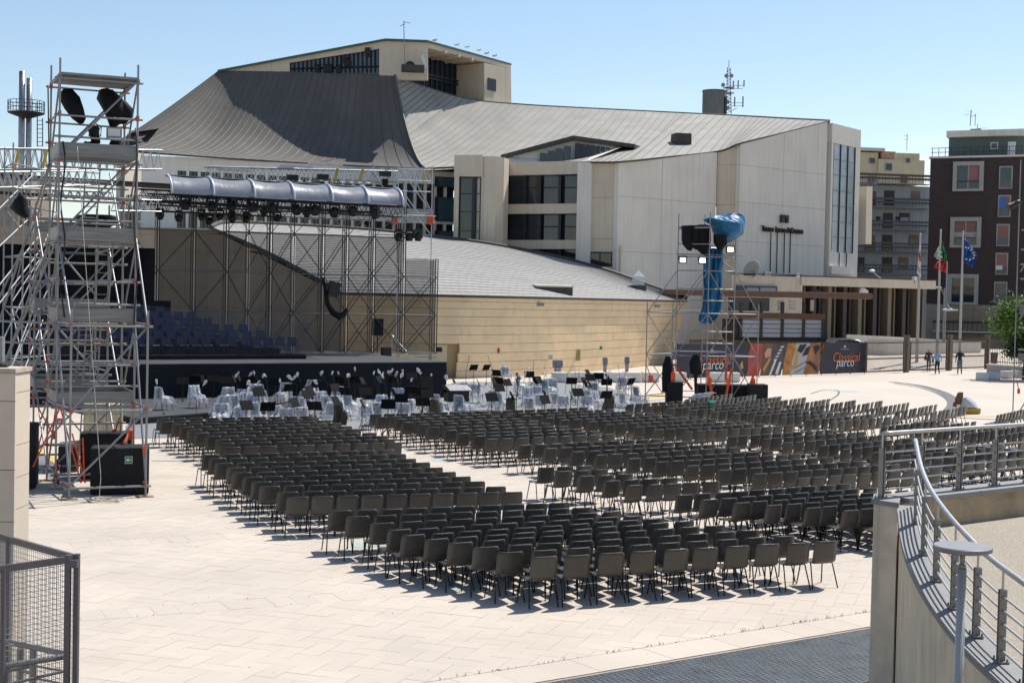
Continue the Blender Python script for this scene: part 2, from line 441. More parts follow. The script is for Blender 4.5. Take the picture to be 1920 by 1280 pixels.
# pale green access plates and small weeds in the joints
M_plate = mat('pale_green_plate', (.36, .47, .43), .6, var=.1)
for k, (u, v, w_, d_) in enumerate(((686, 1021, .62, .5), (874, 1100, .6, .42), (1013, 1010, .55, .4), (1585, 733, 1.6, .9), (830, 862, .6, .5))):
    p = atz(u, v); mb = MB(); mb.add([p + E1 * (sx_ * w_ / 2) + E2 * (sy_ * d_ / 2) + Vector((0, 0, .004)) for sx_, sy_ in ((-1, -1), (1, -1), (1, 1), (-1, 1))], [(0, 1, 2, 3)])
    o = obj('access_plate', mb, M_plate, ground)
wd = MB(); rw = random.Random(31)
def tuft(p, s_):
    for k in range(rw.randint(3, 7)):
        a = rw.uniform(0, 6.28); d = Vector((math.cos(a), math.sin(a), 0)); h_ = s_ * rw.uniform(.5, 1.2)
        wd.add([p - d * .004, p + d * .004, p + d * h_ * .4 + Vector((0, 0, h_))], [(0, 1, 2)])
for k in range(70):
    tuft(gA + gd * rw.uniform(-1, 7) - gn * (rim_b + rw.uniform(-.01, .01)), rw.uniform(.02, .06))
for k in range(46):
    a = rw.uniform(-10, 8); bb = bandb + rw.choice([0, 0, 6.05]) + rw.choice([-1, 1]) * BW / 2; tuft(pl(a, bb), rw.uniform(.015, .05))
for k in range(160):
    tuft(Vector((rw.uniform(-7, 6), rw.uniform(17, 32), 0)), rw.uniform(.008, .022))
struct('weeds', wd, mat('dry_weed', (.12, .10, .045), .9), kind='stuff')

# ================================================================ RIGHT TERRACE
M_conc = mat('terrace_concrete', (.84, .68, .475), .85, var=.12, scale=1.6, streak=.35, streak_scale=(1.6, 1.6, .22), streak_col=(.22, .20, .17), bump=.15, bscale=30)
M_coping = mat('grey_slate_coping', (.25, .245, .235), .7, var=.12, scale=3, bump=.1)
M_rail1 = mat('brushed_steel_rail', (.48, .465, .44), .38, .65, var=.1, scale=9)
M_post = mat('painted_steel_post', (.25, .24, .225), .45, .5, var=.1, scale=6)
M_gravel = mat('washed_gravel', (.50, .44, .35), .95, var=.3, scale=55, bump=1.0, bscale=90)
Zc = 2.38
c0 = aty(1657, 934, 17.6)
# coping outer edge of the curved ramp wall (pixel, depth)
outer_px = [(1681, 946, 17.3), (1688, 1005, 15.9), (1703, 1056, 14.9), (1728, 1106, 14.0), (1763, 1158, 13.2), (1806, 1211, 12.5), (1852, 1256, 11.9), (1905, 1302, 11.35), (1990, 1350, 10.8)]
outer = [aty(*p) for p in outer_px]
def cat(P, n=5):
    o = []
    for i in range(len(P) - 1):
        p0, p1, p2, p3 = P[max(i - 1, 0)], P[i], P[i + 1], P[min(i + 2, len(P) - 1)]
        for k in range(n):
            t = k / n; o.append(.5 * ((2 * p1) + (p2 - p0) * t + (2 * p0 - 5 * p1 + 4 * p2 - p3) * t * t + (3 * p1 - p0 - 3 * p2 + p3) * t ** 3))
    o.append(P[-1]); return o
oc = cat(outer)
def offs(P, d):
    o = []
    for i, p in enumerate(P):
        t = P[min(i + 1, len(P) - 1)] - P[max(i - 1, 0)]; t.z = 0; t.normalize(); n_ = Vector((-t.y, t.x, 0)); o.append(p + n_ * d)
    return o
inn = offs(oc, .34)
wall = thing('terrace_wall', 'curved beige concrete ramp wall with grey stone coping at the lower right', 'wall', (oc[20].x, oc[20].y, 0))
mb = MB()
f0, f1 = offs(oc, .04), offs(oc, .30)
mb.grid([[(p.x, p.y, p.z - .07) for p in f0], [(p.x, p.y, -2.4) for p in f0]])
mb.grid([[(p.x, p.y, -2.4) for p in f1], [(p.x, p.y, p.z - .07) for p in f1]])
obj('wall_face', mb, M_conc, wall, True)
for i in range(0, len(oc) - 1, 5):               # coping stones
    a = oc[i:i + 6]; b = inn[i:i + 6]
    mb = MB(); n = len(a)
    z = Vector((0, 0, -.07))
    ring = a + b[::-1]
    mb.add(ring + [p + z for p in ring], [tuple(range(2 * n))[::-1], tuple(range(2 * n, 4 * n))] + [((k + 1) % (2 * n), k, k + 2 * n, (k + 1) % (2 * n) + 2 * n) for k in range(2 * n)])
    bmm = bmesh.new(); me = mb.mesh('c'); bmm.from_mesh(me); bmesh.ops.recalc_face_normals(bmm, faces=bmm.faces[:]); bmm.to_mesh(me); bmm.free()
    obj('coping_stone', me, M_coping, wall)
# end pillar
pa = [aty(1638, 952, 17.45), aty(1683, 952, 17.2), aty(1686, 950, 17.75), aty(1640, 950, 17.95)]
mb = MB().prism([(p.x, p.y) for p in pa], -2.4, Zc - .06)
obj('end_pillar', mb, mat('pillar_concrete', (.76, .63, .47), .85, var=.15, scale=2.5, streak=.4, streak_col=(.2, .18, .15), bump=.2), wall)
cc = sum((p for p in pa), Vector()) / 4
mb = MB().prism([((p.x - cc.x) * 1.1 + cc.x, (p.y - cc.y) * 1.1 + cc.y) for p in pa], Zc - .06, Zc + .0)
obj('pillar_cap', mb, M_coping, wall)
# straight parapet at the back of the terrace
q0 = aty(1668, 936, 17.62); q1 = aty(1940, 904, 19.55)
dirp = Vector((q1.x - q0.x, q1.y - q0.y, 0)).normalized(); nrm = Vector((dirp.y, -dirp.x, 0))
par = thing('parapet', 'low straight terrace parapet with brown stained inner face and grey coping', 'wall', (q0.x, q0.y, 0))
Lp = 9.0
mb = MB(); a = q0 - nrm * .20; b = a + dirp * Lp; c_ = b + nrm * .34; d_ = a + nrm * .34
mb.prism([(p.x, p.y) for p in (a + dirp * .12, b, c_, d_ + dirp * .12)], -2.4, Zc - .06)
obj('wall_face', mb, mat('stained_plaster', (.40, .31, .20), .9, var=.25, scale=2.5, streak=.7, streak_scale=(.3, .3, 1.2), streak_col=(.20, .15, .10), bump=.3), par)
for i in range(6):
    a = q0 - nrm * .25 + dirp * (i * 1.5 + .004 + .15); b = a + dirp * 1.492; c_ = b + nrm * .44; d_ = a + nrm * .44
    obj('coping_stone', MB().prism([(p.x, p.y) for p in (a, b, c_, d_)], Zc - .06, Zc), M_coping, par)
# gravel floor of the ramp
fl = [p - Vector((0, 0, .38)) for p in offs(oc, .22)]
g0 = q0 + nrm * .05; mb = MB(); rows = []
for p in fl[1:]:
    rows.append([p, Vector((p.x + 3, p.y + 1.2, p.z + .12)), Vector((p.x + 9, p.y + 3.6, p.z + .36))])
far_e = [Vector((q0.x, q0.y, Zc - .42)), Vector((q0.x, q0.y, Zc - .42)) + dirp * 3.5, Vector((q0.x, q0.y, Zc - .42)) + dirp * Lp]
mb.grid([far_e] + rows)
struct('ramp_floor', mb, M_gravel)

def railing(name, label, pts, zbase_fn, posts, hand, n_rails=5, rail_r=.011):
    """pts: centre line on the coping; posts: indices"""
    t = thing(name, label, 'railing', (pts[0].x, pts[0].y, pts[0].z))
    for i in posts:
        p = pts[i]
        d = pts[min(i + 1, len(pts) - 1)] - pts[max(i - 1, 0)]; d.z = 0; d.normalize(); n_ = Vector((-d.y, d.x, 0))
        for s in (-1, 1):
            c = p + d * (s * .022)
            mb = MB(); mb.rbox((c.x, c.y, c.z + .31), (.012, .06, .62), math.atan2(d.y, d.x)); obj('post', mb, M_post, t)
        mb = MB(); mb.rbox((p.x, p.y, p.z + .006), (.16, .10, .012), math.atan2(d.y, d.x))
        for sx_ in (-1, 1):
            for sy_ in (-1, 1):
                c = p + d * (.06 * sx_) + n_ * (.035 * sy_); mb.tube((c.x, c.y, p.z + .01), (c.x, c.y, p.z + .035), .01, 6)
        obj('base_plate', mb, M_post, t)
        tube('rail_stem', p + Vector((0, 0, .55)), p + Vector((0, 0, hand)), .011, M_rail1, t)
    for k in range(n_rails):
        zz = .10 + k * .115
        mb = MB(); mb.path([p + Vector((0, 0, zz)) for p in pts], rail_r, 6); obj('rail', mb, M_rail1, t, True)
    mb = MB(); mb.path([p + Vector((0, 0, hand)) for p in pts], .026, 10); obj('handrail', mb, M_rail1, t, True)
    return t
cen = offs(oc, .20)
railing('ramp_railing', 'curved steel railing sweeping down the ramp wall behind the disc-topped bollard', cen, None, [3, 8, 13, 18, 23, 28, 33, 38], .80)
sp_ = [Vector((q0.x, q0.y, Zc)) + dirp * (-.12 + i * .2) - nrm * .04 for i in range(42)]
railing('terrace_railing', 'straight steel railing on the back parapet in front of the right chairs', sp_, None, [0, 4, 8, 12, 16, 20, 24], .80)

# bollard lamp with a flat disc head
bp_ = aty(1805, 1028, 12.1)
t = thing('bollard_lamp', 'slim brushed steel bollard lamp with flat grey disc top at the right', 'lamp', (bp_.x, bp_.y, -2.4))
obj('pole', MB().lathe([(.039, -2.4), (.039, bp_.z - .17)], 20, (bp_.x, bp_.y, 0)), mat('satin_pole', (.46, .44, .41), .5, .45, var=.08), t, True)
obj('neck', MB().lathe([(.034, bp_.z - .17), (.034, bp_.z - .14), (.022, bp_.z - .13), (.026, bp_.z - .03), (.06, bp_.z - .02)], 20, (bp_.x, bp_.y, 0)), M_post, t, True)
mb = MB().lathe([(.05, bp_.z - .022), (.225, bp_.z - .022), (.245, bp_.z - .012), (.248, bp_.z + .02), (.238, bp_.z + .028), (.0, bp_.z + .028)], 48, (bp_.x, bp_.y, 0))
obj('disc_head', mb, mat('disc_grey', (.23, .23, .235), .5, .3, var=.1, scale=12), t)

# ================================================================ LEFT FOREGROUND
# stone clad wall end
M_clad = mat('stone_cladding', (.68, .57, .45), .75, var=.06, scale=2.2, objrand=.05, bump=.08, bscale=35)
Yw = 12.3
top = aty(29, 693, Yw); zt = top.z
xr = top.x; Yb = -xr * FPX / (960 - 57)
t = thing('stone_wall', 'beige stone clad wall end at the left edge of the picture', 'wall', (xr - .5, Yw, 0))
obj('core', MB().box(xr - 3, xr - .03, Yw + .03, Yb - .03, -2.5, zt - .03), M_joint, t)
zs1 = [zt - .03, aty(36, 737, Yw).z, aty(36, 836, Yw).z, aty(36, 897, Yw).z, aty(36, 957, Yw).z, .85, .2, -.5]
zs0 = [zt - .03, aty(15, 752, Yw).z, aty(15, 881, Yw).z, aty(15, 978, Yw).z, .7, .1, -.5]
for a, b in zip(zs0[:-1], zs0[1:]): obj('cladding_slab', MB().box(xr - .9, xr, Yw, Yw + .03, b + .003, a - .003), M_clad, t); obj('cladding_slab', MB().box(xr - 1.8, xr - .906, Yw, Yw + .03, b + .003, a - .003), M_clad, t)
for a, b in zip(zs1[:-1], zs1[1:]): obj('cladding_slab', MB().box(xr - .03, xr - .001, Yw + .033, Yb, b + .003, a - .003), M_clad, t)
obj('cap', MB().box(xr - 3, xr + .012, Yw - .03, Yb + .02, zt - .028, zt + .01), mat('cap_stone', (.5, .42, .33), .8, var=.15, scale=8), t)
# floodlight base on the wall
t = thing('floodlight', 'small grey floodlight on top of the stone wall at the left edge', 'lamp', (aty(4, 680, 12.5).x, 12.5, zt + .01))
p = aty(2, 655, 12.5)
obj('housing', MB().rbox((p.x - .03, 12.5, p.z), (.10, .16, .22), R(12)), M_steel2, t)
obj('base', MB().rbox((p.x - .02, 12.5, zt + .02), (.16, .14, .03), R(12)), M_blk, t)
obj('bracket', MB().tube((p.x - .02, 12.5, zt + .03), (p.x - .02, 12.5, p.z - .1), .015), M_blk, t)

# mesh enclosure
ec = aty(138, 1048, 9.0); zt = ec.z
ea = atz(-60, 992, zt); eb = atz(-60, 1076, zt)
t = thing('mesh_fence', 'grey steel fence enclosure with fine wire mesh infill in the lower left corner', 'fence', (ec.x, ec.y, zt - 2))
def bar(name, a, b, w_, h_):
    d = b - a; mb = MB()
    n_ = Vector((-d.y, d.x, 0)).normalized() if abs(d.x) + abs(d.y) > .01 else Vector((0, 1, 0))
    u_ = d.cross(n_).normalized() if d.length else Vector((0, 0, 1))
    mb.hexa([a - n_ * w_ - u_ * h_, a + n_ * w_ - u_ * h_, a + n_ * w_ + u_ * h_, a - n_ * w_ + u_ * h_, b - n_ * w_ - u_ * h_, b + n_ * w_ - u_ * h_, b + n_ * w_ + u_ * h_, b - n_ * w_ + u_ * h_])
    return obj(name, mb, mat('dark_fence_steel', (.13, .12, .13), .5, .4, var=.15), t)
for e, off in ((ea, Vector((.012, .03, 0))), (eb, Vector((-.03, -.012, 0)))):
    a = ec + off; b = e + off
    bar('top_rail', a, b, .012, .022)
    bar('post', a + Vector((0, 0, .03)), a - Vector((0, 0, 2.2)), .02, .016)
    mid = a.lerp(b, .62); bar('post', mid, mid - Vector((0, 0, 2.2)), .02, .012)
    bar('bottom_rail', a - Vector((0, 0, 1.4)), b - Vector((0, 0, 1.4)), .012, .02)
    d = (b - a); n = int(d.length / .026); mb = MB()
    for i in range(1, n):
        p = a + d * (i / n); mb.tube(p - Vector((0, 0, .02)), p - Vector((0, 0, 1.4)), .0016, 4, cap=False)
    for k in range(1, 40):
        mb.tube(a - Vector((0, 0, k * .034)), b - Vector((0, 0, k * .034)), .0016, 4, cap=False)
    o = obj('wire_mesh', mb, M_steel2, t); o['kind'] = 'stuff'
bar('cap_block', ec + Vector((0, 0, .0)), ec + Vector((.0, 0, -.05)), .03, .03)
rl = thing('stair_handrail', 'grey tubular stair handrails inside the mesh enclosure at lower left', 'railing', (ec.x - .4, ec.y + .2, zt - 2))
for (u0, v0, u1, v1, Y0, Y1, r_) in ((-20, 1196, 118, 1224, 9.6, 9.15, .02), (-20, 1252, 122, 1230, 8.9, 9.1, .02), (-20, 1262, 62, 1247, 9.3, 9.4, .012), (62, 1247, 118, 1257, 9.4, 9.2, .008), (62, 1270, 118, 1281, 9.4, 9.2, .008), (-20, 1238, 60, 1262, 9.8, 9.4, .012), (-20, 1290, 118, 1258, 9.0, 9.2, .01)):
    tube('handrail', aty(u0, v0, Y0), aty(u1, v1, Y1), r_, M_post, rl)
for (u0, Y0) in ((38, 9.5), (62, 9.4)):
    tube('baluster', aty(u0, 1215, Y0), aty(u0, 1215, Y0) - Vector((0, 0, 1.2)), .025, M_post, rl)

# ================================================================ AUDIENCE CHAIRS
M_chair = mat('brown_black_plastic', (.066, .060, .052), .33, var=.2, scale=3.5, objrand=.2)
M_chairs = mat('brown_black_plastic_many', (.066, .060, .052), .33, var=.2, scale=3.5, island=.2)
M_leg = mat('black_chair_tube', (.012, .012, .012), .35, .2)
# profile of the moulded shell from the front of the seat to the top of the back: (y, z, half width)
PROF = [(.225, .405, .195), (.215, .435, .205), (.12, .437, .225), (0, .428, .23), (-.12, .42, .23), (-.178, .432, .228), (-.208, .475, .226), (-.222, .57, .226),
        (-.235, .66, .225), (-.252, .745, .221), (-.261, .785, .212), (-.266, .806, .188)]
def shell_rows(off):
    rows = []
    for i, (y, z, hw) in enumerate(PROF):
        a = PROF[max(i - 1, 0)]; b = PROF[min(i + 1, len(PROF) - 1)]
        ty, tz = b[0] - a[0], b[1] - a[1]; l = math.hypot(ty, tz); ny, nz = -tz / l, ty / l     # towards the underside
        if nz > 0 and i < 6: ny, nz = -ny, -nz
        row = []
        for k in range(7):
            s = -1 + k / 3; dish = .016 * (1 - s * s) if 1 < i < 11 else .006 * (1 - s * s)
            rim = .014 if abs(s) == 1 else 0
            row.append((hw * s, y + ny * (off + dish - rim * .6), z + nz * (off + dish - rim * .6)))
        rows.append(row)
    return rows
def shell_mb():
    mb = MB(); A = shell_rows(0); B = shell_rows(.009); n, w_ = len(A), 7
    va = [p for r_ in A for p in r_]; vb = [p for r_ in B for p in r_]; N = len(va)
    fs = []
    for i in range(n - 1):
        for j in range(w_ - 1):
            q = (i * w_ + j, (i + 1) * w_ + j, (i + 1) * w_ + j + 1, i * w_ + j + 1); fs.append(q); fs.append(tuple(N + x for x in q[::-1]))
    for i in range(n - 1):
        fs.append((i * w_, N + i * w_, N + (i + 1) * w_, (i + 1) * w_)); j = w_ - 1
        fs.append((i * w_ + j, (i + 1) * w_ + j, N + (i + 1) * w_ + j, N + i * w_ + j))
    for j in range(w_ - 1):
        fs.append((j, j + 1, N + j + 1, N + j)); k = (n - 1) * w_
        fs.append((k + j, N + k + j, N + k + j + 1, k + j + 1))
    mb.add(va + vb, fs); return mb
def leg_mb(sx_, front):
    mb = MB(); y0, y1 = (.15, .235) if front else (-.12, -.265)
    mb.path([(sx_ * .185, y0 * .55, .418), (sx_ * .205, y0, .412), (sx_ * .212, y0 * 1.06 + (.01 if front else -.01), .39), (sx_ * .245, y1, 0)], .0115, 6); return mb
def fix_normals(me):
    b_ = bmesh.new(); b_.from_mesh(me); bmesh.ops.recalc_face_normals(b_, faces=b_.faces[:]); b_.to_mesh(me); b_.free()
    return me
ME_SHELL = fix_normals(shell_mb().mesh('chair_shell', True)); ME_SHELL.materials.append(M_chair)
ME_LEGS = []
for sx_ in (-1, 1):
    for fr in (True, False):
        me = leg_mb(sx_, fr).mesh('chair_leg', True); me.materials.append(M_leg); ME_LEGS.append(me)
def lp(a, b, t): return (a[0] + (b[0] - a[0]) * t, a[1] + (b[1] - a[1]) * t)
def lin(p, q, n=10): return [lp(p, q, i / (n - 1)) for i in range(n)]
ZT = .80
CH = []                                         # (x, y, rz, block, row, index, n)
def block(name, left, right=None, n=10, ang=None, spacing=.505):
    for i, l in enumerate(left):
        a = atz(*l, ZT)
        if right is not None and right[i] is not None:
            b = atz(*right[i], ZT)
            d = (b - a); d.z = 0
        else:
            d = Vector((math.cos(R(ang)), math.sin(R(ang)), 0)) * spacing * (n - 1)
        th = math.atan2(d.y, d.x); fc = Vector((-math.sin(th), math.cos(th), 0))
        for k in range(n):
            p = a + d * (k / (n - 1)) + fc * .26 + Vector((random.gauss(0, .012), random.gauss(0, .022), 0))
            CH.append((p.x, p.y, th + random.gauss(0, .04) + (random.uniform(-.22, .22) if random.random() < .06 else 0), name, i + 1, k + 1, n))
A1L = [(306, 784), (312.5, 790), (337, 794.5), (351, 800), (365, 805), (377, 811), (400, 817.5), (419, 823.5), (426, 830), (435.5, 838)]
A1R = [(575, 780), (585, 784), (609, 788), (629, 793), (647, 799), (666, 804), (691, 811), (715, 817), (727.5, 823), (741, 829)]
A2L = [(396, 852), (408, 859), (421, 868), (445, 876), (455, 885), (471, 893.5), (492, 903), (507.5, 911), (540.5, 922), (559.5, 931)]
A2R = [(725, 843), (746, 851), (764, 860), (794, 867), (813, 876), (836, 884.5), (864.5, 893.5), (893, 902), (931, 912), (962, 921.5)]
A3L = [(641, 957), (674, 967.5), (720, 980), (748.5, 992.5), (775, 1002), (820, 1010), (868, 1016), (916, 1024.5), (963, 1034), (1020.5, 1043)]
A3R = [(1049, 942), (1092, 951), (1145, 959), (1186, 966.5), (1227, 972), (1282.5, 977), (1342.5, 984), (1410, 994), (1470, 1004.5), (1552, 1014)]
B1L = [(706, 776), (717.5, 781), (752, 785), (764, 791), (795, 795), (815, 800.5), (846, 806), (869, 812), (899, 817), (922.5, 822.5)]
C1L = [(908, 771), (956, 775), (986, 779), (1030, 782.5), (1061, 786.5), (1113, 790), (1145, 795), (1199, 799.5), (1235, 804.5), (1290.6, 808.5)]
D1L = [(1182, 757.5), (1219, 760.6), (1258, 765), (1301, 768), (1342, 771), (1382, 774.5), (1424, 778), (1470, 781.5), (1518, 786.5), (1564.6, 790.5)]
B2L = [(986, 834), (1032, 840), (1085, 846), (1128, 852), (1189.6, 859), (1241.7, 865), (1299, 872.5), (1359, 880), (1425, 887), (1506, 895.6)]
E1L = [(1290, 748), (1340, 750.5), (1386.5, 752.7), (1431, 756), (1480, 759), (1525, 761.7), (1577, 764), (1629, 766.5), (1684.7, 771), (1740, 773.8)]
E1R = [(1370, 738), (1415.6, 740), (1462.5, 743), (1508, 745), (1554, 747.7), (1603, 750), (1652, 751), (1702.5, 754.6), (1754, 758), (1810, 761.6)]
block('left front', A1L, A1R); block('left middle', A2L, A2R); block('left rear', A3L, A3R)
block('centre front', B1L, n=9, ang=32, spacing=.502)
block('centre middle', B2L, n=10, ang=33, spacing=.502)
block('centre rear', [(1285, 927.5), (1331, 936), (1392, 942), (1453, 946.4), (1523, 951), (1594, 955.6), (1662, 960), (1730, 965)], n=10, ang=32, spacing=.50)
block('small wedge', [(1026, 875.5)], n=3, ang=28); block('small wedge', [(1057.5, 883), (1101, 892)], n=3, ang=28)
block('small wedge', [(1148, 900.5)], n=4, ang=28); block('small wedge', [(1190, 909.5)], n=5, ang=28)
for i, c in enumerate(CH):                       # renumber the wedge rows
    pass
block('right front', C1L, n=10, ang=38, spacing=.515)
block('right middle', [(1374, 818), (1437.5, 822), (1478, 829), (1545, 834.6), (1587.5, 841), (1645, 847), (1700, 853), (1760, 859), (1820, 865)], n=10, ang=40, spacing=.51)
block('far right front', D1L, n=9, ang=46, spacing=.51)
block('far right middle', [(1660 + 52 * k, 799 + 4.4 * k) for k in range(6)], n=10, ang=48, spacing=.51)
block('end front', E1L, E1R)
for k in range(6):
    p = Vector((18.0, 53.2, 0)) + Vector((.95, -.55, 0)) * k
    for j in range(10):
        q = p + Vector((.545, .838, 0)) * (j * .52); th = R(57) + random.gauss(0, .02)
        CH.append((q.x, q.y, th, 'end middle', k + 1, j + 1, 10))
def cpx(x, y):
    return 960 + FPX * x / y, 560 + FPX * (4.75 - .5) / y
def seen(c):
    u, v = cpx(c[0], c[1])
    if not (0 < u < 1915): return False
    if u > 1640 and v > 925: return False        # behind the terrace wall
    return True
order = sorted([i for i, c in enumerate(CH) if seen(c)], key=lambda i: CH[i][1])
single = set(order[:300])
rowcount = {}
for c in CH: rowcount[c[3]] = max(rowcount.get(c[3], 0), c[4])
wedge_row = {}
def chair_label(c):
    x, y, th, nm, row, k, n = c
    rr = rowcount[nm] - row + 1
    rw = 'rearmost row' if rr == 1 else '%s row from rear' % ordw(rr)
    blk = {'left rear': 'nearest left block', 'left middle': 'middle left block', 'centre rear': 'terrace block', 'centre middle': 'middle centre block', 'small wedge': 'small wedge by the aisle',
           'left front': 'left block nearest the stage'}.get(nm, nm + ' block')
    side = ('leftmost' if k == 1 else 'rightmost' if k == n else '%s from left' % ordw(k))
    return 'dark brown plastic chair, %s, %s, %s' % (side, rw, blk)
# the small wedge's rows were added one by one: give them their true row numbers
wr = {3: 0, 4: 0, 5: 0}; cnt = 0; new = []
for i, c in enumerate(CH):
    if c[3] == 'small wedge':
        if c[5] == 1: cnt += 1
        c = c[:4] + (cnt,) + c[5:]
    new.append(c)
CH = new; rowcount['small wedge'] = 5
rest_s, rest_l = MB(), MB()
for i, c in enumerate(CH):
    x, y, th = c[:3]
    if i in single:
        t = thing('plastic_chair', chair_label(c), 'chair', (x, y, 0), th, 'audience chairs set out in rows on the plaza')
        for nm, me in [('seat_shell', ME_SHELL)] + [('leg', l) for l in ME_LEGS]:
            o = bpy.data.objects.new(nm, me); link(o); o.parent = t
    else:
        Mx = Matrix.Translation((x, y, 0)) @ Matrix.Rotation(th, 4, 'Z')
        rest_s.add([Mx @ v.co for v in ME_SHELL.vertices], [tuple(p.vertices) for p in ME_SHELL.polygons])
        for l in ME_LEGS: rest_l.add([Mx @ v.co for v in l.vertices], [tuple(p.vertices) for p in l.polygons])
rest = thing('far_chairs', 'many rows of dark plastic chairs farther back towards the orchestra', 'chair', (5, 50, 0)); rest['kind'] = 'stuff'
a_ = obj('seat_shell', rest_s, M_chairs, rest, True); a_['kind'] = 'stuff'
a_ = obj('leg', rest_l, M_leg, rest, True); a_['kind'] = 'stuff'
# green rag left on a chair back in the right block
p = atz(1334, 752, .84)
mb = MB(); rows = []
for i in range(6):
    rows.append([(p.x + (k - 2) * .07 + random.uniform(-.01, .01), p.y + [-.12, -.09, 0, .09, .12, .1][i] + random.uniform(-.01, .01), p.z + [-.28, -.12, .02, .02, -.1, -.2][i] + random.uniform(-.02, .02)) for k in range(5)])
mb.grid(rows)
o = obj('cloth', mb, mat('green_cloth', (.03, .16, .12), .9, var=.2), None, True); tag(o, 'crumpled green cloth hung over a chair back in the right rows', 'cloth')
sm = o.modifiers.new('s', 'SOLIDIFY'); sm.thickness = .012

# ================================================================ SCAFFOLD TOWERS
M_alu = mat('scaffold_tube', (.30, .295, .29), .48, .65, var=.2, scale=4)
M_plank = mat('scaffold_plank', (.25, .245, .235), .45, .6, var=.3, scale=3, stretch=(.4, .4, 9))
M_bag = mat('black_bag', (.007, .007, .009), .6, var=.3, scale=6, spec=.25, bump=.6, bscale=5)
M_wood = mat('wood_pad', (.42, .25, .10), .8, var=.2)
M_tarp = mat('blue_tarpaulin', (.018, .15, .31), .5, var=.25, scale=2.5, spec=.5, bump=.8, bscale=3)
M_white = mat('white_paint', (.72, .72, .70), .5, var=.05)
M_red = mat('red_paint', (.45, .02, .02), .4, var=.1)
M_green = mat('green_sign', (.02, .22, .10), .5)
RT = .026
def couplers(t, pts, n):
    pass
def base_plate(t, p):
    obj('base_plate', MB().rbox((p.x, p.y, .012), (.34, .24, .024), .4), M_wood, t)
    obj('base_jack', MB().lathe([(.075, .024), (.075, .034), (.02, .036), (.02, .3)], 8, (p.x, p.y, 0)), M_steel2, t)
def cross(p, z): return Vector((p.x, p.y, z))
def clips(t, p, z):
    obj('coupler', MB().rbox((p.x, p.y, z), (.075, .075, .07), .4), M_orange if random.random() < .3 else M_steel2, t)
def deck(t, A, B, C, D, z, toe=.0, name='deck'):
    """plank deck on the quad A B C D with toe boards"""
    A, B, C, D = (cross(p, z) for p in (A, B, C, D)); n = 5
    for i in range(n):
        a = A.lerp(D, (i + .03) / n); b = B.lerp(C, (i + .03) / n); c = B.lerp(C, (i + .97) / n); d = A.lerp(D, (i + .97) / n)
        obj('deck_plank', MB().slab3([a, b, c, d], .055, Vector((0, 0, -1))), M_plank, t)
    if toe:
        for p, q in ((A, B), (B, C), (C, D), (D, A)):
            nn = Vector((-(q - p).y, (q - p).x, 0)).normalized() * .012
            mb = MB(); mb.hexa([p - nn, q - nn, q + nn, p + nn, p - nn + Vector((0, 0, toe)), q - nn + Vector((0, 0, toe)), q + nn + Vector((0, 0, toe)), p + nn + Vector((0, 0, toe))])
            obj('toe_board', mb, M_plank, t)
def bag(name, pts, material, label=None, cat_=None, parent=None, n=10, jag=.12):
    """lumpy hanging cover: list of (centre, radius x, radius y)"""
    mb = MB(); rows = []
    ph = random.random() * 6
    for i, (c, rx, ry) in enumerate(pts):
        row = []
        for k in range(n):
            a = 2 * math.pi * k / n; f = 1 + jag * math.sin(3 * a + ph + i) + random.uniform(-jag, jag) * .5
            row.append(Vector(c) + Vector((rx * f * math.cos(a), ry * f * math.sin(a), random.uniform(-.02, .02))))
        rows.append(row + [row[0]])
    mb.grid(rows); m_ = len(rows)
    mb.add(rows[0][:-1], [tuple(range(n))]); mb.add(rows[-1][:-1], [tuple(range(n))])
    me = fix_normals(mb.mesh(name, True))
    o = obj(name, me, material, parent)
    if label: tag(o, label, cat_)
    return o

# ---- left tower
NL, NR, FL, FR = Vector((-10.75, 33.6, 0)), Vector((-9.10, 34.3, 0)), Vector((-11.48, 35.2, 0)), Vector((-9.88, 36.0, 0))
XL, XR = atz(130, 936), atz(273, 931)
RLa, RRa, RLb, RRb = Vector((-12.5, 37.2, 0)), Vector((-10.75, 37.8, 0)), Vector((-13.2, 38.9, 0)), Vector((-11.55, 39.4, 0))
tw = thing('scaffold_tower', 'tall silver scaffold lighting tower standing on the plaza at the left', 'scaffold', (-10, 34.2, 0))
LV = [.18, 2.0, 3.95, 5.88, 7.85, 9.78]
for p, top in ((NL, 10.18), (NR, 10.16), (FL, 10.25), (FR, 10.22)):
    tube('upright', cross(p, .02), cross(p, top), RT, M_alu, tw); base_plate(tw, p)
for p in (XL, XR):
    tube('upright', cross(p, .02), cross(p, 4.3), RT, M_alu, tw); base_plate(tw, p)
for p in (RLa, RRa, RLb, RRb):
    tube('upright', cross(p, .02), cross(p, 7.0), RT, M_alu, tw); base_plate(tw, p)
def ledger(a, b, z, ov=.12, name='ledger', r=RT):
    d = (cross(b, 0) - cross(a, 0)).normalized(); tube(name, cross(a, z) - d * ov, cross(b, z) + d * ov, r, M_alu, tw)
    for p in (a, b): clips(tw, p, z)
for z in (.35, 1.95, 2.45, 2.95, 3.9, 4.4, 4.95, 5.82, 6.4, 6.95, 7.78, 8.35, 8.85, 9.72):
    ledger(NL, NR, z); ledger(FL, FR, z)
    if z in (.35, 1.95, 3.9, 5.82, 7.78, 9.72, 2.95, 4.95, 8.85, 6.95):
        ledger(NL, FL, z + .06); ledger(NR, FR, z + .06)
for z in (.25, 2.0, 3.93): ledger(XL, XR, z)
for z in (.3, 2.05, 3.98):
    ledger(XL, NL, z); ledger(XR, NR, z)
for z in (.4, 1.9, 2.5, 3.3, 4.1, 4.9, 5.7, 6.6):
    ledger(RLa, RRa, z); ledger(RLb, RRb, z + .05); ledger(RLa, RLb, z + .1); ledger(RRa, RRb, z + .1)
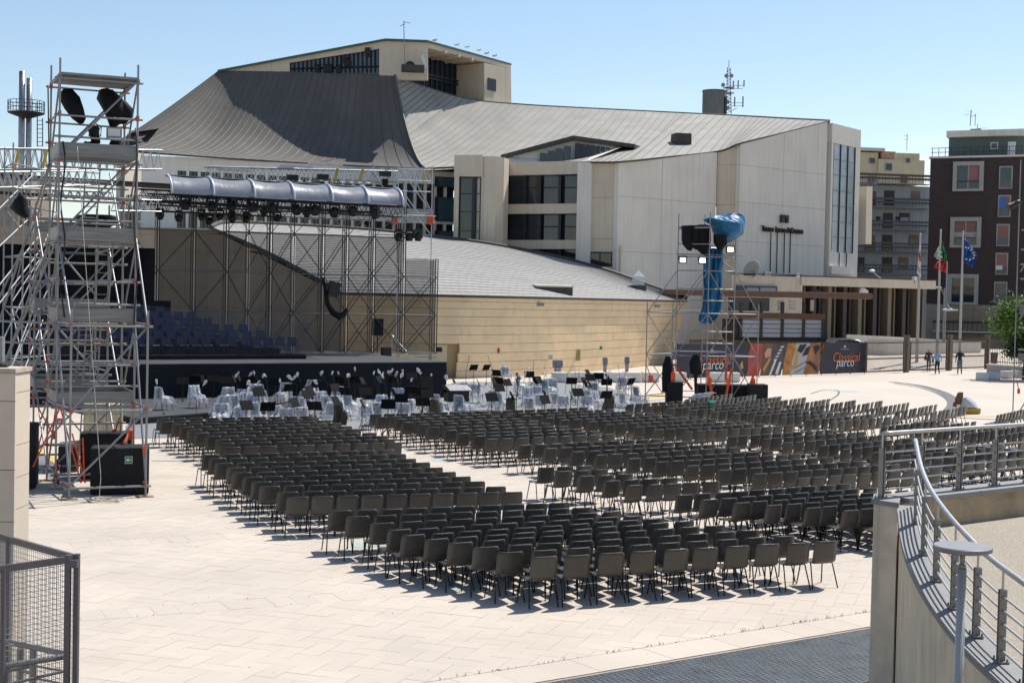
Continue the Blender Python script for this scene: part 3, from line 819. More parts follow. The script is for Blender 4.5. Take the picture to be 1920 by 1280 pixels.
for k in range(5):                               # sway braces
    z0, z1 = LV[k], LV[k + 1]
    a, b = (NL, NR) if k % 2 else (NR, NL)
    if k > 1: tube('brace', cross(NL, z0), cross(NR, z1), RT * .9, M_alu, tw)
    a, b = (FR, FL) if k % 2 == 0 else (FL, FR)
    tube('brace', cross(FL, z0), cross(FR, z1), RT * .9, M_alu, tw)
    tube('brace', cross(NL, z1), cross(FL, z0), RT * .9, M_alu, tw); tube('brace', cross(NR, z1), cross(FR, z0), RT * .9, M_alu, tw)
tube('brace', cross(XL, .3), cross(XR, 2.0), RT, M_alu, tw)
tube('brace', cross(XL, 2.0), cross(XR, 3.93), RT, M_alu, tw)
for p, q in ((XL, NL), (XR, NR)):
    tube('brace', cross(p, 3.95), cross(q, 6.0), RT, M_alu, tw); tube('brace', cross(p, .3), cross(q, 3.9), RT, M_alu, tw)
for k in range(3):
    tube('brace', cross(RLa, .4 + k * 2.1), cross(RRa, 2.5 + k * 2.1), RT * .9, M_alu, tw); tube('brace', cross(RRb, .4 + k * 2.1), cross(RLb, 2.5 + k * 2.1), RT * .9, M_alu, tw)
    tube('brace', cross(RLa, 2.5 + k * 2.1), cross(FL, .4 + k * 2.1), RT * .9, M_alu, tw)
# long raking shores on the left
for (a, z0, b, z1) in ((NL, 6.0, (-13.6, 35.2), .3), (FL, 7.9, (-14.4, 36.8), .2), (NL, 4.0, (-12.9, 34.2), .2), (FL, 5.9, (-13.9, 37.6), 1.4), (RLa, 6.5, (-15.2, 38.4), 1.6)):
    tube('shore', cross(a, z0), (b[0], b[1], z1), RT, M_steel2, tw)
for z in (3.95, 3.45): tube('ledger', cross(NL, z), (-14.6, 35.6, z), RT, M_alu, tw)
tube('upright', (-13.3, 35.0, .02), (-13.3, 35.0, 4.6), RT, M_alu, tw)
deck(tw, NL, NR, FR, FL, 2.1, .22); deck(tw, NL, NR, FR, FL, 4.05, .26); deck(tw, NL, NR, FR, FL, 5.98, .26); deck(tw, NL, NR, FR, FL, 7.95, .27); deck(tw, NL, NR, FR, FL, 9.86)
for k in range(9):                                # ladders inside
    pass
def ladder(t, a, b, w_, n):
    d = Vector((w_, w_ * .4, 0)); 
    tube('ladder_rail', a, b, .02, M_alu, t); tube('ladder_rail', a + d, b + d, .02, M_alu, t)
    for i in range(1, n): tube('ladder_rung', a.lerp(b, i / n), a.lerp(b, i / n) + d, .013, M_alu, t)
for z in (.9, 1.4, 3.4, 5.4, 7.3): ledger(FL, FR, z); ledger(RLa, RRa, z + .3)
for z in (2.2, 4.3, 6.3): deck(tw, RLa, RRa, RRb, RLb, z, .2)
ladder(tw, cross(RRa, .2) - Vector((.7, .1, 0)), cross(RRa, 2.2) - Vector((.6, .1, 0)), .32, 8); ladder(tw, cross(FR, 6.0) - Vector((.95, .35, 0)), cross(FR, 7.95) - Vector((.85, .35, 0)), .32, 7)
ladder(tw, cross(RRa, 2.3) - Vector((.8, .1, 0)), cross(RRa, 4.3) - Vector((.7, .1, 0)), .32, 8)
for k in range(4):
    tube('brace', cross(FR, LV[k]), cross(RRa, LV[k + 1]), RT * .9, M_alu, tw); tube('brace', cross(RLb, LV[k]), cross(FL, LV[k + 1]), RT * .9, M_alu, tw)
ladder(tw, cross(FR, 4.1) - Vector((.62, .35, 0)), cross(FR, 6.0) - Vector((.52, .3, 0)), .32, 7)
ladder(tw, cross(FR, 2.1) - Vector((.9, .3, 0)), cross(FR, 4.05) - Vector((.8, .3, 0)), .32, 7)
# black cables and rope
mb = MB(); P0 = aty(118, 270, 33.5); pts = [aty(118 + 4 * math.sin(k * .9), 265 + k * 22, 33.45) for k in range(16)]
obj('cable', MB().path(pts, .022, 6), M_blk, tw, True)
pts = [aty(254 + 3 * math.sin(k * .7), 240 + k * 24, 34.15) for k in range(17)]
obj('cable', MB().path(pts, .018, 6), M_blk, tw, True)
pts = [aty(90 + .3 * k, 160 + k * 22, 33.7) for k in range(8)]
obj('cable', MB().path(pts, .016, 6), M_blk, tw, True)
ro = thing('rope', 'thin pale rope hanging from the left tower to a coil on the ground', 'rope', (atz(190, 935).x, atz(190, 935).y, 0))
pts = [aty(145 + k * 2.2, 275 + k * 31, 33.2 - .04 * k) for k in range(21)] + [atz(186, 933, .03)]
obj('line', MB().path(pts, .008, 5), mat('pale_rope', (.6, .57, .5), .9), ro, True)
c0_ = atz(197, 938, .02)
for k in range(5):
    pts = [Vector((c0_.x + random.uniform(-.12, .12) + (.22 + .05 * k) * math.cos(a * .45 + k), c0_.y + random.uniform(-.05, .05) + (.16 + .03 * k) * math.sin(a * .45 + k), .02 + .012 * k)) for a in range(15)]
    obj('coil', MB().path(pts, .009, 5), MATS['pale_rope'], ro, True)

# lamps and covers on the left tower
bag('spotlight_cover', [(aty(126, 168, 34.6), .12, .12), (aty(128, 182, 34.6), .26, .22), (aty(140, 205, 34.6), .22, .2), (aty(148, 222, 34.6), .17, .16), (aty(152, 232, 34.6), .06, .06)], M_bag, 'black bag over a spotlight tilted down under the left tower top', 'spotlight')
bag('spotlight_cover', [(aty(200, 168, 35), .16, .14), (aty(206, 185, 35), .32, .24), (aty(214, 208, 35), .3, .24), (aty(216, 226, 35), .2, .18), (aty(212, 238, 35), .08, .08)], M_bag, 'large black bag over a spotlight hung right of the other', 'spotlight')
bag('spotlight_cover', [(aty(228, 190, 35.1), .1, .1), (aty(233, 205, 35.1), .2, .17), (aty(234, 220, 35.1), .17, .15), (aty(230, 232, 35.1), .07, .07)], M_bag, 'small black bag against the larger bag under the tower top', 'spotlight')
bag('equipment_cover', [(aty(170, 266, 34.8), .12, .1), (aty(168, 274, 34.8), .22, .2), (aty(168, 286, 34.8), .25, .2)], M_bag, 'black cover on the upper tower deck, left one', 'cover')
bag('equipment_cover', [(aty(217, 264, 35), .12, .12), (aty(217, 274, 35), .2, .2), (aty(217, 286, 35), .22, .2)], M_bag, 'black cover on the upper tower deck beside the right upright', 'cover')
def yoke(label, u, v, Y, s=1.0, parent=None):
    p = aty(u, v, Y); t = thing('stage_lamp', label, 'lamp', p)
    obj('yoke', MB().path([p + Vector((-.14, 0, 0)) * s, p + Vector((-.15, 0, .22)) * s, p + Vector((0, 0, .32)) * s, p + Vector((.15, 0, .22)) * s, p + Vector((.14, 0, 0)) * s], .018 * s, 6), M_blk, t, True)
    tl = Matrix.Rotation(R(35), 3, 'X')
    mb = MB().lathe([(.05, -.18), (.11, -.17), (.12, .1), (.15, .2), (.14, .21), (.13, .15)], 12); mb.v = [tuple(p + (tl @ Vector(q)) * s) for q in mb.v]
    obj('housing', mb, M_blk, t, True)
    return t
yoke('small black stage lamp on a yoke on the tower guard rail', 178, 256, 34.6)
p = aty(214, 249, 34.3); t = thing('floodlight', 'flat grey rectangular floodlight facing the camera high on the left tower', 'lamp', p)
obj('housing', MB().rbox(p, (.36, .12, .25), .3), M_steel2, t); obj('glass', MB().rbox(p - Vector((-.02, .065, 0)), (.28, .01, .18), .3), M_white, t)
p = aty(38, 405, 45); 
bag('moving_head_cover', [(aty(40, 366, 45), .1, .1), (aty(40, 376, 45), .22, .2), (aty(36, 390, 45), .27, .22), (aty(44, 402, 45), .22, .18), (aty(52, 410, 45), .1, .1)], M_bag, 'grey-black covered moving head hanging left of the tower', 'spotlight')
bag('equipment_cover', [(aty(180, 404, 36.6), .5, .3), (aty(182, 416, 36.6), .55, .35), (aty(176, 428, 36.6), .35, .2)], M_bag, 'wide black cover hung at mid height inside the left tower', 'cover')
# ballast boxes at the foot
def boxy(name, label, cat_, c, size, rz, material, bev=.05):
    mb = MB().rbox((0, 0, 0), size); me = mb.mesh(name)
    b_ = bmesh.new(); b_.from_mesh(me); bmesh.ops.bevel(b_, geom=b_.edges[:], offset=bev, segments=2, affect='EDGES', profile=.6); b_.to_mesh(me); b_.free()
    me.materials.append(material); o = bpy.data.objects.new(name, me); link(o); o.location = c; o.rotation_euler = (0, 0, rz)
    tag(o, label, cat_); return o
c1 = atz(211, 929); rzb = R(14)
b1 = boxy('covered_case', 'large black cloth covered case with a green arrow sign under the tower', 'case', (c1.x, c1.y + .62, .55), (1.32, 1.0, 1.08), rzb, M_dark)
c2 = atz(190, 900)
boxy('covered_case', 'black cloth covered case standing behind the one with the arrow sign', 'case', (c2.x - .05, c2.y + .6, .58), (1.25, .8, 1.15), rzb, M_dark)
c3 = atz(52, 915); boxy('covered_case', 'black cloth covered case half hidden by the stone wall at left', 'case', (c3.x - .3, c3.y, .8), (1.0, .8, 1.5), rzb, M_dark)
fr = Vector((math.sin(rzb), -math.cos(rzb), 0)); sd_ = Vector((math.cos(rzb), math.sin(rzb), 0))
sg = Vector((c1.x, c1.y + .62, .55)) + fr * .508 + sd_ * .20 + Vector((0, 0, .27))
t = thing('exit_sign', 'small green square sign with white left arrow on the black case', 'sign', sg)
def panel(mb, c, u_, v_, w_, h_, off):
    n_ = u_.cross(v_); c = c + n_ * off
    mb.slab3([c - u_ * w_ / 2 - v_ * h_ / 2, c + u_ * w_ / 2 - v_ * h_ / 2, c + u_ * w_ / 2 + v_ * h_ / 2, c - u_ * w_ / 2 + v_ * h_ / 2], .006, -n_); return mb
UZ = Vector((0, 0, 1))
obj('backing', panel(MB(), sg, sd_, UZ, .17, .17, .008), M_white, t); obj('green_field', panel(MB(), sg, sd_, UZ, .148, .148, .016), M_green, t)
mb = MB(); n_ = sd_.cross(UZ); cA = sg + n_ * .022
for poly in ([(-.055, 0), (-.01, .045), (.008, .03), (-.012, .01), (.055, .01), (.055, -.01), (-.012, -.01), (.008, -.03), (-.01, -.045)],):
    mb.slab3([cA + sd_ * a + UZ * b for a, b in poly[::-1]], .004, -n_)
obj('arrow', mb, M_white, t)
# tank, extinguisher, small things at the foot
c4 = atz(160, 842, 0)
t = thing('liquid_tank', 'pale yellow plastic liquid tank in a wire cage behind the tower foot', 'tank', (c4.x, c4.y + 2.5, 0))
cx, cy = c4.x - .1, c4.y + 2.2
obj('tank_body', MB().rbox((cx, cy, .72), (1.15, .95, 1.0), .25), mat('milky_plastic', (.50, .47, .30), .4, var=.1), t)
obj('pallet', MB().rbox((cx, cy, .1), (1.2, 1.0, .16), .25), M_wood, t)
for k in range(7):
    a = Matrix.Rotation(.25, 3, 'Z')
    for s in (-1, 1):
        q = Vector((cx, cy, 0)) + a @ Vector((-.57 + k * .19, s * .5, 0)); tube('cage_bar', cross(q, .2), cross(q, 1.25), .012, M_steel, t)
for zz in (.3, .6, .9, 1.2):
    a = Matrix.Rotation(.25, 3, 'Z'); q0_ = Vector((cx, cy, zz)) + a @ Vector((-.59, -.51, 0)); q1_ = Vector((cx, cy, zz)) + a @ Vector((.59, -.51, 0)); tube('cage_bar', q0_, q1_, .012, M_steel, t)
bag('plastic_bundle', [(atz(172, 828) + Vector((.1, .5, .35)), .45, .35), (atz(172, 828) + Vector((.1, .5, .6)), .5, .4), (atz(172, 828) + Vector((.1, .5, .95)), .3, .25)], mat('white_plastic_film', (.6, .6, .66), .3, alpha=.85), 'bundle of white plastic film behind the black cases', 'bundle', jag=.2)
c5 = atz(106, 907)
t = thing('fire_extinguisher', 'red fire extinguisher standing at the left tower foot', 'extinguisher', c5)
obj('cylinder', MB().lathe([(.02, 0), (.075, .01), (.078, .42), (.05, .5), (.025, .53)], 14, c5), M_red, t, True)
obj('label_band', MB().lathe([(.0795, .15), (.0795, .33)], 14, c5), M_white, t, True)
obj('valve', MB().rbox(c5 + Vector((0, 0, .56)), (.05, .03, .07)).rbox(c5 + Vector((.05, 0, .6)), (.12, .02, .02)), M_blk, t)
obj('hose', MB().path([c5 + Vector((.02, -.03, .55)), c5 + Vector((.12, -.05, .5)), c5 + Vector((.13, -.05, .25))], .014, 6), M_blk, t, True)
s0 = aty(112.5, 790, 33.4)
t = thing('sign', 'small white and red fire point sign on the tower upright', 'sign', s0)
obj('plate', MB().rbox(s0, (.15, .012, .16), .3), M_white, t); obj('red_field', MB().rbox(s0 - Vector((0, .012, 0)), (.125, .01, .135), .3), M_red, t)
obj('pictogram', MB().rbox(s0 - Vector((.02, .022, .005)), (.022, .008, .09), .3).rbox(s0 - Vector((-.02, .022, -.005)), (.022, .008, .07), .3), M_white, t)
def strap(t, a, b, w_=.018, material=None):
    a, b = Vector(a), Vector(b); d = (b - a).normalized(); s_ = d.cross(Vector((0, 1, 0))).normalized() * w_
    mb = MB(); mb.slab3([a - s_, a + s_, b + s_, b - s_], .006, Vector((0, 1, 0))); return obj('strap', mb, material or M_orange, t)
st_ = thing('ratchet_straps', 'orange ratchet straps tying down the left tower', 'strap', (-10, 33.5, 0))
for (u0, v0, u1, v1, Y0, Y1) in ((112, 765, 62, 875, 33.6, 33.4), (135, 812, 160, 905, 32.8, 33), (112, 760, 152, 905, 33.5, 33.2), (250, 795, 228, 838, 34.2, 33.6), (224, 782, 212, 822, 36, 36.4), (275, 808, 268, 870, 33, 33.2), (72, 765, 104, 822, 36, 36.5), (88, 780, 68, 850, 36, 36.2), (155, 820, 158, 900, 33, 32.9)):
    strap(st_, aty(u0, v0, Y0), aty(u1, v1, Y1))
for (u0, v0, Y0) in ((245, 815, 33.8), (215, 812, 36.2), (272, 845, 33.0), (103, 815, 36.4)):
    p = aty(u0, v0, Y0); obj('ratchet', MB().rbox(p, (.1, .05, .22), .2), M_orange, st_)
# small black reel and red crate near extinguisher
boxy('speaker_case', 'small dark case beside the fire extinguisher', 'case', (atz(124, 885).x, atz(124, 885).y + .2, .35), (.5, .35, .62), .2, M_blk, .02)

# ---- right tower (follow spot tower behind the seats)
S = 1 / 39.4
def rt_(u, v, Y): return aty(u, v, Y)
Yt = 67.7
t2 = thing('scaffold_tower', 'scaffold tower wrapped with a blue tarpaulin behind the right seats', 'scaffold', (atz(1320, 748).x, Yt, 0))
oL, mL, mR, oR = (atz(u, 752, 0) for u in (1209, 1262, 1322, 1412))
def pcol(u_top, v_top, u_bot, v_bot, Y):
    return aty(u_top, v_top, Y), aty(u_bot, v_bot, Y)
posts = {}
for nm, (ut, vt, ub, vb, Y) in dict(oL=(1214, 566, 1208, 752, 67.5), f1=(1273, 400, 1262, 750, 67.5), f2=(1332, 398, 1322, 752, 66.6), f3=(1380, 448, 1370, 748, 67.0), oR=(1423, 570, 1414, 742, 67.2),
                                 b1=(1262, 568, 1255, 742, 70), b2=(1322, 402, 1312, 740, 70), b3=(1363, 575, 1356, 738, 70)).items():
    a, b = aty(ut, vt, Y), aty(ub, vb, Y); b = Vector((a.x, Y, .02)); posts[nm] = (a, b); tube('upright', b, a, RT, M_alu, t2)
    obj('base_plate', MB().rbox((b.x, b.y, .012), (.3, .2, .024)), M_wood, t2)
def on(nm, z): b = posts[nm][1]; return Vector((b.x, b.y, z))
LZ = [.35, 2.2, 4.2, 6.25, 8.3]
for z in (.3, 2.25, 4.25): 
    tube('ledger', on('oL', z), on('f2', z), RT, M_alu, t2); tube('ledger', on('f2', z), on('oR', z), RT, M_alu, t2)
    tube('ledger', on('oL', z), on('b1', z), RT, M_alu, t2); tube('ledger', on('oR', z), on('b3', z), RT, M_alu, t2); tube('ledger', on('b1', z + .1), on('b3', z + .1), RT, M_alu, t2)
for z in (2.85, 3.4, 4.85, 5.4, 6.25, 6.9, 7.5, 8.25): tube('ledger', on('f1', z), on('f2', z), RT, M_alu, t2)
for z in (2.85, 3.4, 4.85, 5.4, 6.25, 6.9): tube('ledger', on('f2', z), on('f3', z), RT, M_alu, t2); tube('ledger', on('b2', z), on('f3', z), RT * .9, M_alu, t2)
for (a, z0, b, z1) in (('oL', 4.25, 'f1', 6.25), ('oR', 4.25, 'f3', 6.25), ('oL', 2.25, 'f1', 4.25), ('oL', 4.25, 'b1', 2.25), ('oL', .3, 'f1', 2.25), ('oL', 2.25, 'b1', .3), ('oR', 4.25, 'f3', 2.25), ('oR', 2.25, 'f3', 4.25), ('oR', .3, 'f3', 2.25), ('oR', 2.25, 'f3', .3),
                       ('f1', 4.25, 'f2', 6.25), ('f1', 2.25, 'f2', 4.25), ('f2', 2.25, 'f3', 4.25), ('f3', 2.25, 'f2', 4.25), ('f2', 6.25, 'f3', 4.25), ('f2', .3, 'f3', 2.25), ('f1', .3, 'f2', 2.25), ('b1', 4.25, 'b2', 6.25), ('b3', 4.25, 'b2', 6.25), ('f3', 6.25, 'b2', 7.5)):
    tube('brace', on(a, z0), on(b, z1), RT * .9, M_alu, t2)
A_, B_, C_, D_ = on('f1', 0), on('f2', 0), on('f3', 0), on('b2', 0)
deck(t2, on('f1', 0), on('f2', 0), Vector((B_.x + .3, 69.5, 0)), Vector((A_.x + .3, 70, 0)), 8.32)
# black bags hanging under its platform
for k, (u0, v0, v1, w_) in enumerate(((1290, 425, 470, .32), (1303, 425, 468, .3), (1318, 424, 478, .34))):
    bag('spotlight_cover', [(aty(u0, v0 - 2, 67.3), w_ * .9, .3), (aty(u0, (v0 + v1) / 2, 67.3), w_, .33), (aty(u0, v1 - 12, 67.3), w_ * .95, .3), (aty(u0 + 3, v1, 67.3), .08, .08)], M_bag,
        ['leftmost black bag hanging under the platform of the tarpaulin tower', 'middle black bag hanging under the platform of the tarpaulin tower', 'longest black bag under the tarpaulin tower platform next to the blue sheet'][k], 'cover')
bag('spotlight_cover', [(aty(1350, 440, 66.8), .3, .25), (aty(1352, 456, 66.8), .32, .25), (aty(1350, 470, 66.8), .1, .1)], M_bag, 'small black bag directly below the blue tarpaulin bundle', 'cover')
# blue tarpaulin: bundle on top and a long hanging piece
def crumple(name, rows_px, Y, th, material, label, cat_, seed, seg=3, amp=.12):
    random.seed(seed); rows = []
    for i, (v, u0, u1, dep) in enumerate(rows_px):
        row = []
        n = 11
        for k in range(n):
            a = 2 * math.pi * k / n; uc, hw = (u0 + u1) / 2, (u1 - u0) / 2
            p = aty(uc + hw * math.cos(a), v + random.uniform(-3, 3), Y); p.y = Y + dep * math.sin(a) + random.uniform(-amp, amp); p.x += random.uniform(-amp, amp) * .5; row.append(p)
        rows.append(row + [row[0]])
    mb = MB().grid(rows); mb.add(rows[0][:-1], [tuple(range(11))]); mb.add(rows[-1][:-1], [tuple(range(11))])
    me = fix_normals(mb.mesh(name, False)); o = obj(name, me, material); tag(o, label, cat_)
    s_ = o.modifiers.new('sub', 'SUBSURF'); s_.levels = 2; s_.render_levels = 2
    tx = bpy.data.textures.new(name + 'c', 'CLOUDS'); tx.noise_scale = .45; d_ = o.modifiers.new('d', 'DISPLACE'); d_.texture = tx; d_.strength = .22; d_.mid_level = .5
    return o
crumple('tarpaulin', [(402, 1372, 1392, .3), (408, 1298, 1397, .7), (418, 1332, 1398, .9), (432, 1334, 1397, .9), (446, 1346, 1386, .7), (452, 1358, 1374, .3)], 67.6, .8, M_tarp, 'bright blue tarpaulin bundled over the top of the scaffold tower', 'tarpaulin', 3)
random.seed(12); rows = []
for i, (v, u0, u1) in enumerate([(466, 1324, 1354), (478, 1321, 1356), (492, 1320, 1356), (508, 1319, 1355), (524, 1318, 1355), (540, 1319, 1353), (556, 1318, 1352), (570, 1317, 1353), (582, 1315, 1352), (592, 1311, 1350), (600, 1310, 1342), (606, 1314, 1334)]):
    rows.append([aty(u0 + (u1 - u0) * k / 16, v + random.uniform(-1.5, 1.5) + (3 * math.sin(k * 1.1) if i > 8 else 0), 67.75) + Vector((0, .07 * math.sin(k * 1.6 + 1.2 * math.sin(i * .9)) + .08 * math.sin(k * .7 + i * .8) + random.uniform(-.05, .05), 0)) for k in range(17)])
o = obj('tarpaulin', MB().grid(rows), M_tarp, None, False); tag(o, 'long blue tarpaulin hanging down inside the scaffold tower', 'tarpaulin'); sm = o.modifiers.new('s', 'SOLIDIFY'); sm.thickness = .02
random.seed(21)
M_lit = mat('lit_floodlight', (1, 1, 1), .4, emit=(1, .99, .96, 3.0))
for k, (u, v, Y, lab) in enumerate(((1280, 487.5, 67.2, 'lit floodlight at the left of the lower bar on the tarpaulin tower'), (1317, 488.5, 67.0, 'lit floodlight right of the other on the lower bar of the tower'), (1338, 468, 69, 'lit floodlight half hidden behind the tower upright'), (1369, 468, 66.8, 'lit floodlight at the upper right of the tarpaulin tower'))):
    p = aty(u, v, Y); t = thing('floodlight', lab, 'lamp', p, 0, 'lit floodlights on the tarpaulin tower')
    obj('housing', MB().rbox(p, (.36, .16, .32), 0), M_blk, t); obj('lens', MB().rbox(p - Vector((0, .085, 0)), (.26, .012, .21), 0), M_lit, t)
    obj('bracket', MB().path([p + Vector((-.2, .02, 0)), p + Vector((-.2, .02, .2)), p + Vector((.2, .02, .2)), p + Vector((.2, .02, 0))], .015, 6), M_blk, t)
tube('lamp_bar', aty(1268, 476, 67.3), aty(1392, 479, 66.9), .022, M_alu, t2)
# black cases and covered stands at its foot
q = atz(1338, 748); boxy('covered_case', 'long black cloth covered case in the foot of the tarpaulin tower', 'case', (q.x + .1, 67.6, .45), (2.6, 1.1, .9), 0, M_dark, .04)
q = atz(1388, 746); boxy('covered_case', 'black cloth covered case at the right foot of the tarpaulin tower', 'case', (q.x, 66.6, .5), (.86, .9, 1.0), 0, M_dark, .04)
q = atz(1256, 750); boxy('covered_case', 'black cloth covered case at the left foot of the tarpaulin tower', 'case', (q.x, 67.2, .5), (.75, .9, 1.0), 0, M_dark, .04)
bag('covered_stand', [(aty(1252, 668, 67), .12, .1), (aty(1251, 685, 67), .24, .2), (aty(1250, 705, 67), .24, .2), (aty(1250, 735, 67), .2, .18)], M_bag, 'tall narrow black cover at the left of the tower foot', 'cover')
bag('covered_stand', [(aty(1306, 665, 66.5), .14, .12), (aty(1304, 680, 66.5), .27, .2), (aty(1304, 700, 66.5), .26, .2), (aty(1304, 703, 66.5), .08, .08), (aty(1304, 740, 66.5), .05, .05)], M_bag, 'black covered stand in the middle of the tower foot', 'cover')
bag('sack', [(aty(1312, 748, 66.0), .5, .3), (aty(1318, 738, 66), .4, .28), (aty(1335, 736, 66), .2, .2)], mat('grey_sack', (.4, .4, .42), .8), 'pale grey sack lying at the tower foot', 'sack')
st2 = thing('ratchet_straps', 'orange ratchet straps at the foot of the tarpaulin tower', 'strap', (9, 67, 0))
for (u0, v0, u1, v1, Y0, Y1) in ((1262, 688, 1261, 742, 67.2, 67), (1268, 688, 1298, 730, 67.2, 66.6), (1325, 690, 1336, 742, 66.4, 66.2), (1372, 690, 1362, 738, 66.9, 66.4), (1418, 688, 1404, 728, 67, 66.6), (1362, 682, 1361, 712, 69.8, 69.6), (1212, 684, 1220, 706, 67.4, 67.2), (1221, 706, 1243, 738, 67.2, 67)):
    strap(st2, aty(u0, v0, Y0), aty(u1, v1, Y1), .055 if u0 > 1225 else .02)
for (u, v) in ((1220, 710), (1330, 715), (1366, 715), (1412, 716), (1262, 705)):
    obj('ratchet', MB().rbox(aty(u, v, 66.4), (.2, .08, .34), .2), M_orange, st2)
# ---- tower at the right edge of the frame
t3 = thing('scaffold_tower', 'scaffold tower cut by the right edge of the picture', 'scaffold', (aty(1912, 700, 60).x, 60, 0))
for (ut, vt, Y) in ((1914, 300, 58.5), (1955, 300, 57.5), (1948, 300, 61)):
    a = aty(ut, vt, Y); tube('upright', (a.x, Y, .02), a, RT, M_alu, t3)
p1_ = aty(1914, 500, 58.5); p2_ = aty(1955, 500, 57.5)
for z in (.3, 2.0, 2.6, 3.1, 4.0, 4.6, 5.1, 6.0, 6.6, 7.2, 8.0): tube('ledger', (p1_.x, 58.5, z), (p2_.x, 57.5, z), RT, M_alu, t3)
for k in range(4): tube('brace', (p1_.x, 58.5, .3 + k * 2), (p2_.x, 57.5, 2.0 + k * 2), RT, M_alu, t3)
obj('toe_board', MB().slab3([(p1_.x, 58.5, 2.65), (p2_.x, 57.5, 2.65), (p2_.x, 57.5, 2.95), (p1_.x, 58.5, 2.95)], .03), M_plank, t3)
obj('toe_board', MB().slab3([(p1_.x, 58.5, 4.65), (p2_.x, 57.5, 4.65), (p2_.x, 57.5, 4.95), (p1_.x, 58.5, 4.95)], .03), M_plank, t3)
strap(t3, aty(1906, 712, 58.4), aty(1912, 738, 58.2)); obj('ratchet', MB().rbox(aty(1910, 733, 58.2), (.1, .05, .2)), M_orange, t3)
p = aty(1896, 386, 58.3); t = thing('spotlight', 'black spotlight pointing left from the tower at the right edge', 'lamp', p)
tl = (aty(1893, 388, 58.2) - aty(1912, 378, 58.2)).normalized().to_track_quat('Z', 'Y')
mb = MB().lathe([(.07, -.42), (.1, -.3), (.12, 0), (.17, .1), (.175, .14), (.14, .13)], 12); mb.v = [tuple(p + tl @ Vector(q_)) for q_ in mb.v]
obj('housing', mb, M_blk, t, True); obj('bracket', MB().tube(aty(1906, 381, 58.3), aty(1916, 379, 58.4), .03), M_blk, t)

# ================================================================ STAGE
O_ = atz(280, 682, 1.7); SA = R(32)
s1 = Vector((math.cos(SA), math.sin(SA), 0)); s2 = Vector((-math.sin(SA), math.cos(SA), 0))
def stg(a, b, z=0.0): q = Vector((O_.x, O_.y, 0)) + s1 * a + s2 * b; return Vector((q.x, q.y, z))
M_stage = mat('stage_floor', (.055, .058, .065), .6, var=.25, scale=1.5)
M_skirt = mat('black_skirt', (.008, .009, .013), .85, var=.3, scale=1.5, bump=.4, bscale=5)
ST = 1.7; aR = 14.35
stage = thing('stage', 'black skirted open air stage platform behind the orchestra', 'stage', stg(3, 3))
obj('skirt', MB().prism([stg(-10, .02), stg(aR - .02, .02), stg(aR - .02, 11), stg(-10, 11)], .0, ST - .04), M_skirt, stage)
for i in range(12):
    for j in range(5):
        a0, a1 = -10 + i * (aR + 10) / 12, -10 + (i + 1) * (aR + 10) / 12; b0, b1 = j * 2.2, (j + 1) * 2.2
        g_ = .006
        obj('stage_panel', MB().prism([stg(a0 + g_, b0 + g_), stg(a1 - g_, b0 + g_), stg(a1 - g_, b1 - g_), stg(a0 + g_, b1 - g_)], ST - .04, ST), M_stage, stage)
# low dais for the rear desks
dpx = [(255, 783), (420, 771), (600, 756), (660, 746), (640, 738)]
dp = [atz(u, v, .25) for u, v in dpx]; dp += [stg(9, -.1), stg(-4, -.1)]
da = thing('dais', 'low black dais in front of the stage under the rear orchestra desks', 'platform', (dp[1].x, dp[1].y, 0))
obj('dais_top', MB().prism([(p.x, p.y) for p in dp], .21, .25), M_stage, da); obj('dais_skirt', MB().prism([((p.x - dp[1].x) * .99 + dp[1].x, (p.y - dp[1].y) * .99 + dp[1].y) for p in dp], .0, .208), M_skirt, da)

# back wall of scaffold with gauze
wA, wB = Vector((-18.2, 70.8, 0)), Vector((-3.95, 76.0, 0))
wf = Fac((wA.x, wA.y), (wB.x, wB.y))
M_gauze = bpy.data.materials.new('black_gauze'); M_gauze.use_nodes = True
_t = M_gauze.node_tree; _b = _t.nodes['Principled BSDF']; _b.inputs['Base Color'].default_value = (.02, .02, .022, 1); _b.inputs['Roughness'].default_value = .9
_b.inputs['Alpha'].default_value = .62
M_dtube = mat('dark_scaffold_tube', (.05, .05, .05), .55, .4, var=.3, scale=3)
bw = thing('stage_back_scaffold', 'dark scaffold back wall of the stage hung with black gauze', 'scaffold', (wA.x + 6, wA.y + 2, 0))
pu = [240, 295, 363, 425, 465, 507, 550, 605, 650, 700, 757, 818]
sv = [wf.px(u, 560)[0] for u in pu]; ZL = [1.75, 3.77, 5.8, 7.85]
for i, s in enumerate(sv):
    topz = 9.5 if i < 11 else 6.8
    for dt in (0, -.9):
        for ds in ((-.06, .06) if i not in (4, 6) else (0,)):
            tube('upright', wf.P(s + ds, 1.72 if dt == 0 else .02, dt), wf.P(s + ds, topz, dt), .028, M_dtube if dt == 0 else M_steel2, bw, 6)
for zi, z in enumerate(ZL):
    s_end = sv[-1] if z < 6.5 else sv[-2]
    for dt in (0, -.9): tube('ledger', wf.P(sv[0], z, dt), wf.P(s_end, z + .01, dt), .028, M_steel2, bw, 6)
tube('ledger', wf.P(sv[10], 6.75), wf.P(sv[11], 6.75), .028, M_steel2, bw, 6)
for z in (8.7, 9.45): tube('ledger', wf.P(sv[0], z), wf.P(sv[10], z), .028, M_steel2, bw, 6)
